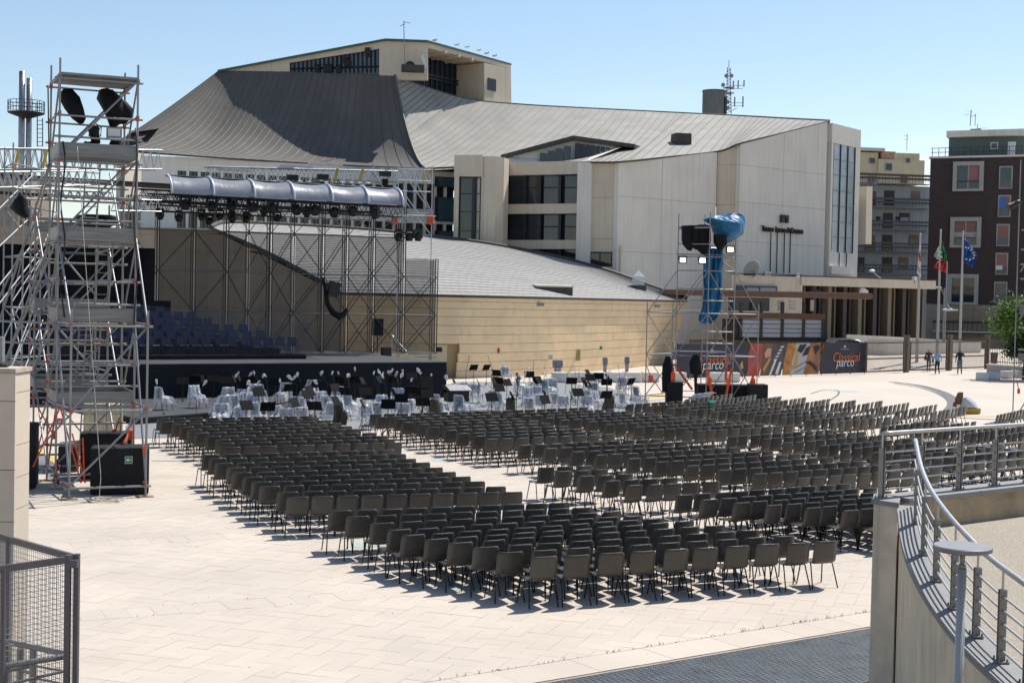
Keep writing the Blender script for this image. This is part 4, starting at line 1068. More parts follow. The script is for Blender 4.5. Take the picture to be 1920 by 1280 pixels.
for i in range(len(sv) - 1):
    for zi in range(3):
        z0, z1 = ZL[zi], ZL[zi + 1]
        if i == len(sv) - 2 and zi == 2: continue
        if (i + zi) % 2 or i > 7: tube('brace', wf.P(sv[i], z0), wf.P(sv[i + 1], z1), .024, M_dtube, bw, 6)
        if not (i + zi) % 2 or i > 7: tube('brace', wf.P(sv[i], z1), wf.P(sv[i + 1], z0), .024, M_dtube, bw, 6)
        if i > 3: tube('brace', wf.P(sv[i], z0, -.9), wf.P(sv[i + 1], z1, -.9), .022, M_steel2, bw, 6)
    if 2 < i < 10:
        tube('brace', wf.P(sv[i], 7.85), wf.P(sv[i + 1], 9.45), .022, M_steel2, bw, 6); tube('brace', wf.P(sv[i], 9.45), wf.P(sv[i + 1], 7.85), .022, M_steel2, bw, 6)
for i in range(len(sv) - 1):                       # gauze panels between the uprights
    if i == len(sv) - 2: z1 = 6.7
    else: z1 = 7.8
    if i < 1: continue
    z0 = 3.8 if i >= 8 and i < 10 else 1.8
    if i in (8, 9): z0 = 1.8
    mb = MB(); rows = []
    for k in range(5):
        z = z0 + (z1 - z0) * k / 4
        rows.append([wf.P(sv[i] + .07 + (sv[i + 1] - sv[i] - .14) * j / 4, z, -.05 - .06 * math.sin(j * 1.3 + i) * (1 if 0 < k < 4 else .2)) for j in range(5)])
    mb.grid(rows)
    obj('gauze_panel', mb, M_gauze, bw, True)
# dark cloth torn down, hanging loop
pts = [wf.P(*wf.px(u, v), .25) for u, v in ((603, 520), (608, 545), (612, 570), (622, 586), (634, 593), (643, 588), (648, 578))]
o = obj('fallen_drape', MB().path(pts, [.06, .09, .13, .16, .2, .15, .05], 7), M_dark, None, True); tag(o, 'sagging black drape caught on the stage back scaffold', 'drape')
c = wf.P(*wf.px(623, 542), .3); o = obj('hanging_speaker', MB().rbox(c, (.55, .4, .75), .5, Matrix.Rotation(R(14), 3, 'Y')), M_blk); tag(o, 'black monitor loudspeaker hung tilted on the back scaffold', 'speaker')
for k, (u, v, Y, w_, h_, lab) in enumerate(((708, 613, 75.2, .5, .9, 'black loudspeaker on a pole at stage right among scaffold tubes'), (724, 660, 74, .45, .5, 'small black monitor box on the right stage floor'), (823, 655, 75.5, .2, .25, 'tiny black speaker at the right end of the back scaffold'))):
    p = aty(u, v, Y); t = thing('loudspeaker', lab, 'speaker', (p.x, p.y, p.z - h_ / 2))
    obj('cabinet', MB().rbox(p, (w_, .45, h_), .4), M_blk, t)
    if k == 0: obj('pole', MB().tube((p.x, p.y, 1.7), (p.x, p.y, p.z - h_ / 2), .03), M_blk, t)
    else: obj('grille', MB().rbox(p - Vector((.02, .23, 0)), (w_ * .8, .01, h_ * .8), .4), M_dark, t)
t = thing('stage_steps', 'scaffold stair landing at the right end of the stage', 'stairs', aty(780, 665, 75))
for k in range(4): obj('step', MB().rbox(aty(762 + k * 12, 654 + k * 5, 75 - k * .3), (1.1, .3, .05), .35), M_plank, t)
tube('stair_rail', aty(735, 628, 75), aty(765, 662, 74.5), .025, M_steel, t); tube('stair_rail', aty(760, 660, 74.4), aty(806, 661, 74.2), .03, M_steel, t); tube('stair_post', aty(735, 628, 75), aty(734, 668, 75), .025, M_steel, t)

# ---- choir risers with blue chairs
M_blue = mat('dark_blue_plastic', (.010, .020, .07), .45, objrand=.25)
ME_BLUE = ME_SHELL.copy(); ME_BLUE.materials.clear(); ME_BLUE.materials.append(M_blue)
ris = thing('choir_risers', 'black stepped choir risers on the left half of the stage', 'platform', stg(3, 7, ST))
ra0 = -1.5
rA = [aty(u, 640, 66) for u in (255, 620)]
for k in range(6):
    b0 = 3.6 + k * .95; a1 = 8.7 - k * .95; z1 = ST + .2 + k * .27
    obj('riser', MB().prism([stg(-5, b0), stg(a1, b0), stg(a1, b0 + .95), stg(-5, b0 + .95)], ST + .002, z1), M_skirt, ris)
    # guard cloth at the back edge
obj('back_cloth', MB().prism([stg(-5, 9.32), stg(4.0, 9.32), stg(4.0, 9.36), stg(-5, 9.36)], ST + .002, ST + 2.6), M_dark, ris)
for k in range(6):
    b0 = 3.6 + k * .95; a1 = 8.7 - k * .95; n = int((a1 + 2.4) / .62)
    for i in range(n):
        p = stg(a1 - .35 - i * .62 - (.3 if k % 2 else 0) + random.uniform(-.08, .08), b0 + .5, ST + .2 + k * .27)
        nm = ['front', 'second', 'third', 'fourth', 'fifth', 'sixth'][k]
        t = thing('blue_chair', 'dark blue plastic choir chair, %s from the right, %s riser row' % (ordw(i + 1), nm), 'chair', p, SA + math.pi + random.gauss(0, .12), 'blue chairs on the choir risers')
        for nm2, me in [('seat_shell', ME_BLUE)] + [('leg', l) for l in ME_LEGS]:
            o = bpy.data.objects.new(nm2, me); link(o); o.parent = t
# smoky film curtain hung in front of the choir
M_film = mat('smoky_film', (.05, .06, .085), .2, alpha=.3, bump=.8, bscale=2.5, stretch=(1, 1, .25))
rows = []
for j in range(5):
    rows.append([stg(-4 + 12.9 * i / 30, 3.25 + .06 * math.sin(i * 1.7) + .03 * math.sin(i * 4.1 + j), ST + .15 + (2.75 - 1.25 * i / 30) * j / 4) for i in range(31)])
o = obj('film_curtain', MB().grid(rows), M_film, None, True); tag(o, 'smoky transparent film curtain in front of the blue choir chairs', 'curtain')

# ---- lighting canopy: silver vinyl half barrels on white arches
M_vinyl = mat('silver_vinyl', (.34, .34, .35), .25, .35, var=.2, scale=1.2, bump=.7, bscale=2.0)
M_arch = mat('white_arch', (.62, .62, .68), .35, .1)
cb = [aty(322, 362, 66.0), aty(756, 386.5, 71.4)]
zc = (cb[0].z + cb[1].z) / 2
cA, cB = Vector((cb[0].x, cb[0].y, zc)), Vector((cb[1].x, cb[1].y, zc))
cd = (cB - cA).normalized(); cn = Vector((cd.y, -cd.x, 0))
ribu = [322, 401, 478, 552, 624, 691, 756]; ribs = []
cf = Fac((cA.x, cA.y), (cB.x, cB.y))
ribs = [cf.px(u, 375)[0] for u in ribu]
def arcp(s, k, n, bulge=0.0, rad=1.0, off=0.0):
    a = math.pi * .5 * k / n; r_ = rad + bulge
    return cf.P(s, zc + (1.0 * math.sin(a)) * (.92 + bulge * .6 + off), -1.15 + (1.15 + bulge * .6 + off) * math.cos(a))
can = thing('lighting_canopy', 'silver vinyl barrel canopy with white arches above the stage lights', 'canopy', (cA.x + 4, cA.y + 2, zc))
for i in range(6):
    rows = []
    for j in range(9):
        f = j / 8; s = ribs[i] + (ribs[i + 1] - ribs[i]) * f; bu = -.13 * math.sin(math.pi * f)
        rows.append([arcp(s, k, 10, bu * (.35 + .65 * k / 10)) for k in range(11)])
    o = obj('vinyl_panel', MB().grid(rows), M_vinyl, can, True)
for s in ribs:
    obj('arch', MB().path([arcp(s, k, 12, 0, 1, .03) for k in range(13)], .055, 8), M_arch, can, True)
tube('front_rail', cf.P(ribs[0], zc - .02), cf.P(ribs[-1], zc - .02), .05, M_blk, can); tube('back_rail', cf.P(ribs[0], zc + .9, -1.15), cf.P(ribs[-1], zc + .9, -1.15), .05, M_blk, can)

def truss(t, a, b, w_, h_, material, bays, r=.03, r2=.018, nm='truss'):
    """box truss from a to b as one part: four chords and lacing"""
    a, b = Vector(a), Vector(b); d = (b - a).normalized(); n_ = Vector((-d.y, d.x, 0)).normalized() * w_ / 2; u_ = Vector((0, 0, h_))
    ch = []
    for sgn in (-1, 1):
        for zz in (0, 1):
            p, q = a + n_ * sgn + u_ * zz, b + n_ * sgn + u_ * zz; ch.append((p, q)); tube('chord', p, q, r, material, t, 6)
    mb = MB()
    for sgn in (-1, 1):
        for i in range(bays):
            p = a.lerp(b, i / bays) + n_ * sgn; q = a.lerp(b, (i + .5) / bays) + n_ * sgn + u_; e_ = a.lerp(b, (i + 1) / bays) + n_ * sgn
            mb.tube(p, q, r2, 5); mb.tube(q, e_, r2, 5)
    for i in range(bays + 1):
        for zz in (0, 1): mb.tube(a.lerp(b, i / bays) - n_ + u_ * zz, a.lerp(b, i / bays) + n_ + u_ * zz, r2, 5)
    obj('lacing', mb, material, t)['kind'] = 'stuff'
lt = thing('lighting_truss', 'black double lighting truss below the silver canopy', 'truss', cA)
truss(lt, cf.P(ribs[0] - 1.0, zc - .55, -.3), cf.P(ribs[-1], zc - .55, -.3), .5, .5, M_blk, 24)
truss(lt, cf.P(ribs[0] - 1.0, zc - .75, -1.6), cf.P(ribs[3], zc - .75, -1.6), .5, .5, M_blk, 12)
truss(lt, cf.P(ribs[0] - 1.0, zc - .2, -2.6), cf.P(ribs[4], zc - .2, -2.6), .5, .5, M_blk, 14)
# moving heads
def moving_head(u, v, Y, lab, s=1.0):
    p = aty(u, v, Y); t = thing('stage_light', lab, 'stage light', p, 0, 'stage lights hanging under the canopy')
    rz = random.uniform(-.8, .8); X = Vector((math.cos(rz), math.sin(rz), 0))
    obj('base', MB().rbox(p + Vector((0, 0, .34 * s)), (.36 * s, .3 * s, .16 * s), rz), M_blk, t)
    obj('yoke_arm', MB().rbox(p + X * (.2 * s) + Vector((0, 0, .12 * s)), (.06 * s, .16 * s, .42 * s), rz), M_blk, t); obj('yoke_arm', MB().rbox(p - X * (.2 * s) + Vector((0, 0, .12 * s)), (.06 * s, .16 * s, .42 * s), rz), M_blk, t)
    q_ = Matrix.Rotation(rz, 3, 'Z') @ Matrix.Rotation(R(random.uniform(130, 215)), 3, 'X')
    mb = MB().lathe([(.07 * s, -.2 * s), (.15 * s, -.16 * s), (.17 * s, 0), (.18 * s, .2 * s), (.155 * s, .22 * s), (.14 * s, .19 * s)], 12); mb.v = [tuple(p + q_ @ Vector(x)) for x in mb.v]
    obj('head', mb, M_blk, t, True)
    if s > .8: obj('clamp', MB().tube(p + Vector((0, 0, .42 * s)), p + Vector((0, 0, .7 * s)), .03), M_blk, t)
heads = [(347, 383), (397, 386), (436, 385), (474, 388), (511, 390), (556, 392), (591, 393), (627, 397), (661, 395), (703, 400)]
for i, (u, v) in enumerate(heads):
    Yh = 66.4 + (u - 322) / 434 * 5.2
    moving_head(u, v, Yh, 'black moving head light, %s from the left in the row under the canopy front' % ordw(i + 1), 1.15)
low = [(300, 404), (335, 408), (377, 405), (393, 414), (412, 405), (435, 410), (462, 410), (495, 396), (520, 408), (575, 400)]
for i, (u, v) in enumerate(low):
    moving_head(u, v, 69 + (u - 322) / 434 * 4.5, 'small black stage light, %s from the left of the lower rear row' % ordw(i + 1), .85)

# ---- dark fabric roof over the choir; lower sheet added to deepen its shade
o = obj('stage_shade_sheet', MB().slab3([stg(-9, 7.6, 9.85), stg(15.5, 7.0, 9.85), stg(15.5, 12.5, 10.0), stg(-9, 12.5, 10.0)], .03, Vector((0, 0, -1))), M_dark); tag(o, 'black roof sheet stretched over the stage above the choir risers', 'roof')
o = obj('stage_shade_sheet', MB().slab3([stg(-9, 5.9, 8.95), stg(13.6, 5.3, 8.95), stg(13.6, 8.2, 9.0), stg(-9, 8.2, 9.0)], .03, Vector((0, 0, -1))), M_dark); tag(o, 'lower black sheet added behind the stage lights to shade the choir', 'roof')
# ---- roof trusses and wings of the stage
rf = thing('stage_roof_truss', 'silver box trusses carrying the stage roof lights', 'truss', stg(3, 6, 10))
def dn(u, v, Y): return aty(u, v, Y)
truss(rf, aty(385, 338, 73), aty(742, 345, 78.5), .6, .68, M_steel, 22, .035, .02)
truss(rf, aty(640, 340, 79), aty(806, 343, 77.5), .6, .75, M_steel, 9, .035, .02)
truss(rf, aty(-20, 318, 58), aty(296, 318, 64), .6, .85, M_steel, 20, .035, .02)
truss(rf, aty(-20, 352, 56), aty(175, 347, 60), .5, .6, M_steel, 12, .03, .02)
truss(rf, aty(20, 372, 50), aty(205, 378, 54), .45, .35, M_steel2, 12, .03, .02)
truss(rf, aty(215, 395, 62), aty(296, 397, 64), .45, .5, M_steel, 6, .03, .02)
for (u, v, Y, s) in ((555, 312, 75, 1.4), (610, 309, 75.5, 1.4), (440, 318, 73.5, 1.3)):
    p = aty(u, v, Y); obj('roof_beam', MB().rbox(p, (s * 1.3, .3, .12), .35), M_steel, rf)
for (u, v, Y) in ((548, 333, 75), (605, 332, 75.8), (722, 326, 77.5)):
    p = aty(u, v, Y); t = thing('chain_hoist', 'black electric chain hoist hanging on the roof truss, near x %d' % u, 'hoist', p)
    t['label'] = {548: 'leftmost black chain hoist on the silver roof truss', 605: 'middle black chain hoist on the silver roof truss', 722: 'rightmost black chain hoist on the silver roof truss'}[u]
    obj('motor', MB().rbox(p, (.6, .35, .28), .3), M_blk, t); obj('chain_bag', MB().rbox(p - Vector((0, 0, .55)), (.28, .28, .55), .3), M_dark, t)
for k, (u, v, Y) in enumerate(((630, 330, 76), (678, 328, 77), (797, 330, 77.6), (31, 300, 58), (84, 298, 59))):
    p = aty(u, v, Y); o = obj('roof_sling', MB().rbox(p, (.12, .06, .8), .3, Matrix.Rotation(R(12), 3, 'Y')), M_yellow, rf)
# right wing frame
wr_ = thing('wing_scaffold', 'silver scaffold wing frame at the right end of the stage roof', 'scaffold', aty(780, 480, 76))
def wt(u0, v0, u1, v1, Y0, Y1=None, r=.03, m_=None): tube('tube', aty(u0, v0, Y0), aty(u1, v1, Y1 or Y0), r, m_ or M_steel, wr_, 6)
for (u0, v0, u1, v1, Y) in ((747, 306, 743, 660, 75.3), (811, 311, 808, 490, 76), (701, 308, 698, 420, 78), (762, 318, 758, 660, 77)): tube('upright', aty(u0, v0, Y), aty(u1, v1, Y), .03, M_steel, wr_, 6)
for (u0, v0, u1, v1) in ((748, 317, 809, 319), (748, 338, 809, 340), (748, 358, 809, 360), (700, 398, 809, 400), (702, 440, 809, 441), (748, 403, 809, 404)): tube('ledger', aty(u0, v0, 75.4), aty(u1, v1, 76), .03, M_steel, wr_, 6)
for (u0, v0, u1, v1) in ((752, 318, 808, 398), (768, 320, 810, 398), (700, 322, 722, 358), (748, 362, 806, 438), (757, 362, 784, 400), (718, 390, 742, 430), (737, 386, 745, 398)): tube('brace', aty(u0, v0, 75.8), aty(u1, v1, 76), .03, M_steel, wr_, 6)
lb = thing('lighting_bar', 'short lighting truss with orange wrapped ends at the right wing', 'truss', aty(776, 412, 75))
truss(lb, aty(736, 417, 74.8), aty(816, 418, 75.4), .3, .34, M_steel, 8, .028, .016)
for u in (740, 806): obj('orange_wrap', MB().rbox(aty(u, 413, 74.9 if u < 770 else 75.3), (.26, .36, .42), .3), M_orange, lb)
for k, u in enumerate((747, 768, 784)):
    moving_head(u, 444, 75.2, ['leftmost lamp hanging from the orange ended lighting bar', 'middle lamp hanging from the orange ended lighting bar', 'rightmost lamp hanging from the orange ended lighting bar'][k], 1.0)
# left wing tower
lw = thing('stage_wing_tower', 'silver scaffold wing tower with raking shores at the far left of the stage', 'scaffold', (aty(40, 600, 56).x, 56, 0))
PU = [(22, 55.5), (75, 58.0), (6, 57.5), (42, 52.5), (104, 60.5)]
cols = []
for (u, Y) in PU:
    p = aty(u, 560, Y); cols.append(p); tube('upright', (p.x, Y, .02), (p.x, Y, 10.4 if Y > 54 else 8.0), .032, M_steel2, lw, 6)
for z in (2.0, 4.0, 6.0, 8.0, 9.6):
    for i, j in ((0, 1), (1, 4), (0, 2), (2, 1), (0, 3)):
        if z > 7.5 and 3 in (i, j): continue
        a, b = cols[i], cols[j]; tube('ledger', (a.x, a.y, z), (b.x, b.y, z), .028, M_steel2, lw, 6)
for k in range(4):
    for i, j in ((0, 1), (1, 4), (0, 3), (2, 1)):
        if k > 2 and 3 in (i, j): continue
        a, b = cols[i], cols[j]
        if (k + i) % 2: a, b = b, a
        tube('brace', (a.x, a.y, 2 * k + .2), (b.x, b.y, 2 * k + 2), .026, M_steel2, lw, 6)
for k, (u0, v0, u1, v1) in enumerate(((75, 440, -10, 545), (75, 470, -10, 580), (70, 395, -10, 470), (92, 455, 4, 640), (100, 520, 20, 690), (70, 560, 8, 720), (60, 330, -10, 400), (80, 600, 30, 735))):
    tube('shore', aty(u0, v0, 54), aty(u1, v1, 50.5), .03, M_steel2, lw, 6)
# dark drapes closing the left of the stage
mb = MB(); n = 36
rows = []
for zz in (0, 1):
    rows.append([wf.P(sv[1] - .25 - 13 * i / n, 1.75 + zz * 5.1, .9 + .16 * math.sin(i * 2.1)) for i in range(n + 1)])
o = obj('stage_drape', MB().grid(rows), M_dark, None, True); tag(o, 'dark drape closing the left side of the stage behind the tower', 'drape')
sdv = o.modifiers.new('s', 'SOLIDIFY'); sdv.thickness = .02

# ================================================================ ORCHESTRA
M_film2 = bpy.data.materials.new('plastic_cover'); M_film2.use_nodes = True
_t = M_film2.node_tree; _n = _t.nodes; _b = _n['Principled BSDF']; _b.inputs['Base Color'].default_value = (.86, .86, .87, 1); _b.inputs['Roughness'].default_value = .25; _b.inputs['Alpha'].default_value = .5
_no = _n.new('ShaderNodeTexNoise'); _no.inputs['Scale'].default_value = 2.2; _no.inputs['Detail'].default_value = 4; _rp = _n.new('ShaderNodeMapRange'); _rp.inputs['To Min'].default_value = .22; _rp.inputs['To Max'].default_value = .58
_rp.inputs['From Min'].default_value = .35; _rp.inputs['From Max'].default_value = .65
_t.links.new(_no.outputs['Fac'], _rp.inputs['Value']); _t.links.new(_rp.outputs['Result'], _b.inputs['Alpha'])
_bp = _n.new('ShaderNodeBump'); _bp.inputs['Strength'].default_value = .8; _bp.inputs['Distance'].default_value = .05; _t.links.new(_no.outputs['Fac'], _bp.inputs['Height']); _t.links.new(_bp.outputs['Normal'], _b.inputs['Normal'])
M_gchair = mat('blue_grey_upholstery', (.07, .09, .14), .7, objrand=.2)
ME_G = ME_SHELL.copy(); ME_G.materials.clear(); ME_G.materials.append(M_gchair)
covers = []
for k in range(5):                                # sheet thrown over back and seat, sides hanging in folds
    rc = random.Random(40 + k); rows = []
    lo = rc.uniform(.12, .3)
    prof_ = [(-.33, lo), (-.315, .45), (-.30, .7), (-.285, .86), (-.25, .885), (-.2, .8), (-.15, .6), (-.06, .5), (.1, .47), (.23, .46), (.30, .40), (.33, lo + rc.uniform(0, .1))]
    for j, (y, z) in enumerate(prof_):
        row = []
        for i in range(13):
            s_ = -1 + i / 6; x = .27 * max(-1, min(1, s_ * 1.35)); dz = 0; dx = 0
            if abs(s_) > .74:
                f = (abs(s_) - .74) / .26; dz = -f * max(0, z - lo - rc.uniform(-.04, .08)) * .92; dx = (.03 + .04 * math.sin(j * 1.9 + k)) * f * (1 if s_ > 0 else -1)
            elif 4 < j < 10: dz = .05 * math.sin(i * 2.1 + k) + rc.uniform(-.02, .03)
            if 0 < j < 4 and abs(s_) < .74: dx = .012 * math.sin(i * 2.7 + j)
            row.append((x + dx + rc.uniform(-.015, .015), y + rc.uniform(-.02, .02) + .02 * math.sin(i * 1.7 + k), z + dz + (rc.uniform(-.08, .05) if j in (0, 11) else 0)))
        rows.append(row)
    me = MB().grid(rows).mesh('plastic_cover', False); me.materials.append(M_film2); covers.append(me)
random.seed(5)
def clampst(p):                                   # keep everything on the floor in front of the stage
    for _ in range(60):
        q = Vector((p.x - O_.x, p.y - O_.y, 0)); a, b = q.dot(s1), q.dot(s2)
        if a > aR + .4 or b < -.55: break
        p = Vector((p.x * .994, p.y * .994, p.z))
    return p
def Z4(pts): return [(280 + x / 4, 640 + y / 4) for x, y in pts]
def Z5(pts): return [(700 + x / 3.556, 640 + y / 3.556) for x, y in pts]
oc_back = Z4([(115, 345), (365, 335), (575, 345), (800, 325), (1000, 315), (1200, 295)])
oc_front = Z4([(525, 470), (690, 495), (780, 455), (920, 485), (1030, 505), (1130, 490), (1190, 420), (1360, 455), (1520, 395), (1650, 480), (1690, 455), (1890, 460), (1310, 380), (1450, 430)]) + \
    Z5([(890, 170), (690, 285), (820, 325), (880, 345), (1060, 375), (1180, 255), (1240, 345), (1275, 365), (1420, 365), (1500, 335), (1690, 345), (220, 385), (180, 415), (600, 360), (990, 240), (1120, 350), (470, 400), (1780, 300)])
rnd = random.Random(77)
def scatter(n, u0, u1, va, vb):                 # extra places among the desks, foot pixels
    return [(rnd.uniform(u0, u1), rnd.uniform(va, vb)) for _ in range(n)]
def lift(pts, h_): 
    out = []
    for u, v in pts:
        p = atz(u, v); d = p + Vector((0, 0, h_)) - EYE; f_ = d.dot(fwd); out.append((960 + FPX * d.dot(rt) / f_, 640 - FPX * d.dot(upv) / f_))
    return out
oc_front += lift(scatter(18, 400, 830, 758, 788), .87) + lift(scatter(13, 840, 1190, 738, 770), .87)
allc = [(u, v, .25) for u, v in oc_back] + [(u, v, .012) for u, v in oc_front]
allc.sort()
for i, (u, v, zb) in enumerate(allc):
    p = clampst(atz(u, v, zb + .85)); p.z = zb
    if v < 705: p.y -= 0
    t = thing('covered_chair', 'chair under clear plastic sheet, %s from the left in the orchestra' % ordw(i + 1), 'chair', p, random.choice([SA + math.pi, SA + 2.4, SA - 1.6, .3]) + random.uniform(-.4, .4), 'plastic covered orchestra chairs')
    o = bpy.data.objects.new('seat_shell', ME_G); link(o); o.parent = t; o.scale = (1, 1, 1.02)
    for l in ME_LEGS: o = bpy.data.objects.new('leg', l); link(o); o.parent = t
    o = bpy.data.objects.new('plastic_cover', covers[i % 5]); link(o); o.parent = t
# music stands
mb = MB(); tl = Matrix.Rotation(R(-62), 3, 'X')
mb.rbox((0, 0, 0), (.5, .34, .012)); mb.rbox((0, -.17, .03), (.5, .012, .06)); mb.v = [tuple(Matrix.Rotation(R(62), 3, 'X') @ Vector(q) + Vector((0, 0, 1.08))) for q in mb.v]
ME_desk = mb.mesh('desk'); ME_desk.materials.append(mat('matt_black_desk', (.008, .008, .009), .75, spec=.15))
ME_pole = MB().tube((0, 0, .1), (0, .02, 1.08), .014, 6).mesh('pole'); ME_pole.materials.append(M_blk)
ME_foot = []
for k in range(3):
    a = k * 2.094 + .5; me = MB().path([(0, 0, .3), (.12 * math.cos(a), .12 * math.sin(a), .14), (.28 * math.cos(a), .28 * math.sin(a), .012)], .011, 5).mesh('foot'); me.materials.append(M_blk); ME_foot.append(me)
stands = Z4([(730, 445), (890, 455), (1090, 425), (1240, 450), (1470, 345), (1620, 345), (1600, 435), (1830, 350), (1795, 435), (1890, 395), (1185, 365), (1400, 415), (820, 350)]) + \
    Z5([(670, 155), (755, 155), (820, 190), (830, 240), (840, 285), (1040, 200), (1090, 235), (1405, 240), (1720, 245), (1145, 325), (1145, 360), (1320, 330), (1365, 315), (1555, 330), (960, 330), (790, 345), (535, 235), (500, 290), (325, 305), (245, 250), (330, 375), (100, 390), (260, 175), (360, 320), (925, 335), (600, 290)])
stands += lift(scatter(16, 440, 830, 755, 785), 1.23) + lift(scatter(12, 330, 820, 757, 764), 1.23) + lift(scatter(14, 840, 1180, 732, 766), 1.23)
stands.sort()
for i, (u, v) in enumerate(stands):
    zb = .012
    p = clampst(atz(u, v, zb + 1.22)); p.z = zb
    t = thing('music_stand', 'black music stand, %s from the left in the orchestra' % ordw(i + 1), 'music stand', p, SA + random.choice([0, 0, .5, -.5, 1.2, math.pi, 2.4]) + random.uniform(-.3, .3), 'orchestra music stands')
    for nm, me in (('desk', ME_desk), ('pole', ME_pole), ('foot', ME_foot[0]), ('foot', ME_foot[1]), ('foot', ME_foot[2])):
        o = bpy.data.objects.new(nm, me); link(o); o.parent = t
# white sheet of paper on one stand
o = obj('paper_sheet', MB().rbox(atz(676, 752, 1.1) - Vector((0, .25, 0)), (.2, .01, .28), .5, Matrix.Rotation(R(-25), 3, 'X')), M_white); tag(o, 'white sheet of paper on a black music stand in the middle', 'paper')
# microphones wrapped in plastic
ME_bag = []
for k in range(3):
    random.seed(70 + k); rows = []
    for (z, r_) in ((-.22, .03), (-.14, .06), (-.03, .1), (.08, .11), (.15, .07), (.18, .015)):
        row = [(r_ * math.cos(a * .785) * random.uniform(.75, 1.25), r_ * .8 * math.sin(a * .785) * random.uniform(.75, 1.25), z + random.uniform(-.02, .02)) for a in range(8)]; rows.append(row + [row[0]])
    me = fix_normals(MB().grid(rows).mesh('plastic_bag', False)); me.materials.append(M_film2); ME_bag.append(me)
random.seed(9)
mics = Z4([(115, 290), (355, 300), (610, 245), (680, 300), (830, 245), (925, 245), (965, 280), (1045, 260), (1145, 240), (1250, 225), (1340, 235), (1400, 230), (1590, 200), (1680, 225), (1780, 205), (1835, 225), (1870, 240), (1730, 250), (1500, 250), (1110, 262), (800, 300), (1255, 292)]) + \
    Z5([(80, 190), (140, 200), (180, 215), (330, 185), (450, 235), (620, 75), (803, 80), (1060, 110), (1130, 205), (800, 205), (940, 225), (1350, 205), (1560, 205), (1000, 215), (300, 250), (1330, 220)])
mics += lift(scatter(10, 430, 830, 757, 775), 1.5) + lift(scatter(8, 840, 1180, 735, 760), 1.5)
mics.sort()
for i, (u, v) in enumerate(mics):
    h_ = random.choice([1.35, 1.5, 1.6]); zb = .012
    if v < 665: h_ = 2.3
    p = clampst(atz(u, v, zb + h_)); p.z = zb
    if p.y > 92: p = atz(u, v, 3.0); h_ = 3.0; p.z = 0
    t = thing('microphone_stand', 'microphone on a stand wrapped in plastic, %s from the left' % ordw(i + 1), 'microphone', p, random.uniform(0, 6), 'wrapped orchestra microphones')
    me = (MB().path([(0, 0, .05), (0, 0, h_ * .62), (.0, .01, h_ * .63), (.28, 0, h_ - .1)], .009, 5) if i % 3 else MB().tube((0, 0, .05), (.28, 0, h_ - .1), .009, 5)).mesh('pole'); me.materials.append(M_blk); o = bpy.data.objects.new('pole', me); link(o); o.parent = t
    for f in ME_foot: o = bpy.data.objects.new('foot', f); link(o); o.parent = t
    tilt_ = random.uniform(-.6, .6)
    o = bpy.data.objects.new('plastic_bag', ME_bag[i % 3]); link(o); o.parent = t; o.location = (.3, 0, h_ - .04); o.rotation_euler = (tilt_, random.uniform(.2, .9), random.uniform(0, 6)); sc0 = random.uniform(.4, .75); o.scale = (sc0, sc0, sc0 * random.uniform(.8, 1.3))
# conductor desk, dark bags, crowd barrier, clear screen
q = atz(862, 758, 0); 
t = thing('conductor_desk', 'large black desk with a flat pale top in the orchestra middle', 'desk', q)
obj('desk_top', MB().rbox(aty(860, 727, 57), (.95, .6, .03), .4, Matrix.Rotation(R(18), 3, 'X')), M_steel2, t); obj('desk_body', MB().rbox(aty(856, 742, 57.2), (.9, .5, .45), .4), M_blk, t); obj('pedestal', MB().tube((aty(856, 742, 57.2).x, 57.2, 0), (aty(856, 742, 57.2).x, 57.2, aty(856, 742, 57.2).z), .08), M_blk, t)
for k, (u, v0, v1, Y, r_, lab) in enumerate(((634, 752, 795, 50.5, .16, 'tall brown instrument bag standing at the left block front'), (815, 748, 790, 52, .2, 'brown instrument bag with open flap by the first seats'), (958, 745, 782, 54, .17, 'olive instrument bag leaning near the centre seats'), (1142, 738, 768, 58, .2, 'olive bag draped on a stand near the right orchestra'), (645, 770, 796, 50.3, .12, 'small dark bag beside the tall instrument bag'))):
    bag('instrument_bag', [(aty(u, v0, Y), r_ * .5, r_ * .4), (aty(u, v0 + 4, Y), r_, r_ * .8), (aty(u, (v0 + v1) / 2, Y), r_ * 1.1, r_ * .8), (aty(u - 2, v1, Y), r_ * 1.2, r_)], mat('brown_bag', (.05, .042, .032), .8, var=.3), lab, 'bag')
q = atz(875, 788); boxy('podium', 'black conductor podium block at the front of the centre chairs', 'podium', (q.x, q.y + .6, .14), (2.4, 1.3, .28), SA, M_skirt, .02)
cbx = thing('crowd_barrier', 'grey metal crowd barrier with upright bars in the orchestra', 'barrier', atz(690, 745))
a, b = atz(642, 739, 0), atz(728, 737, 0)
for zz in (.15, 1.1): tube('rail', cross(a, zz), cross(b, zz), .02, M_steel, cbx)
for k in range(24): q = a.lerp(b, k / 23); tube('bar', cross(q, .15), cross(q, 1.1), .009, M_steel, cbx, 6)
sc_ = thing('clear_screen', 'transparent acrylic sound screen standing behind the orchestra stands', 'screen', atz(885, 715))
a, b = aty(858, 716, 88), aty(922, 717, 88)
for k in range(3):
    p, q = a.lerp(b, k / 3 + .01), a.lerp(b, (k + 1) / 3 - .01); obj('screen_panel', MB().slab3([(p.x, p.y, .02), (q.x, q.y + .1, .02), (q.x, q.y + .1, 1.75), (p.x, p.y, 1.75)], .015), mat('acrylic', (.8, .82, .85), .1, alpha=.1), sc_)
o = boxy('water_bottles', 'small white shrink-wrapped pack lying on the grey floor at left', 'pack', atz(299.5, 778, .1), (.42, .28, .2), .3, mat('pack_film', (.55, .62, .68), .3), .05)

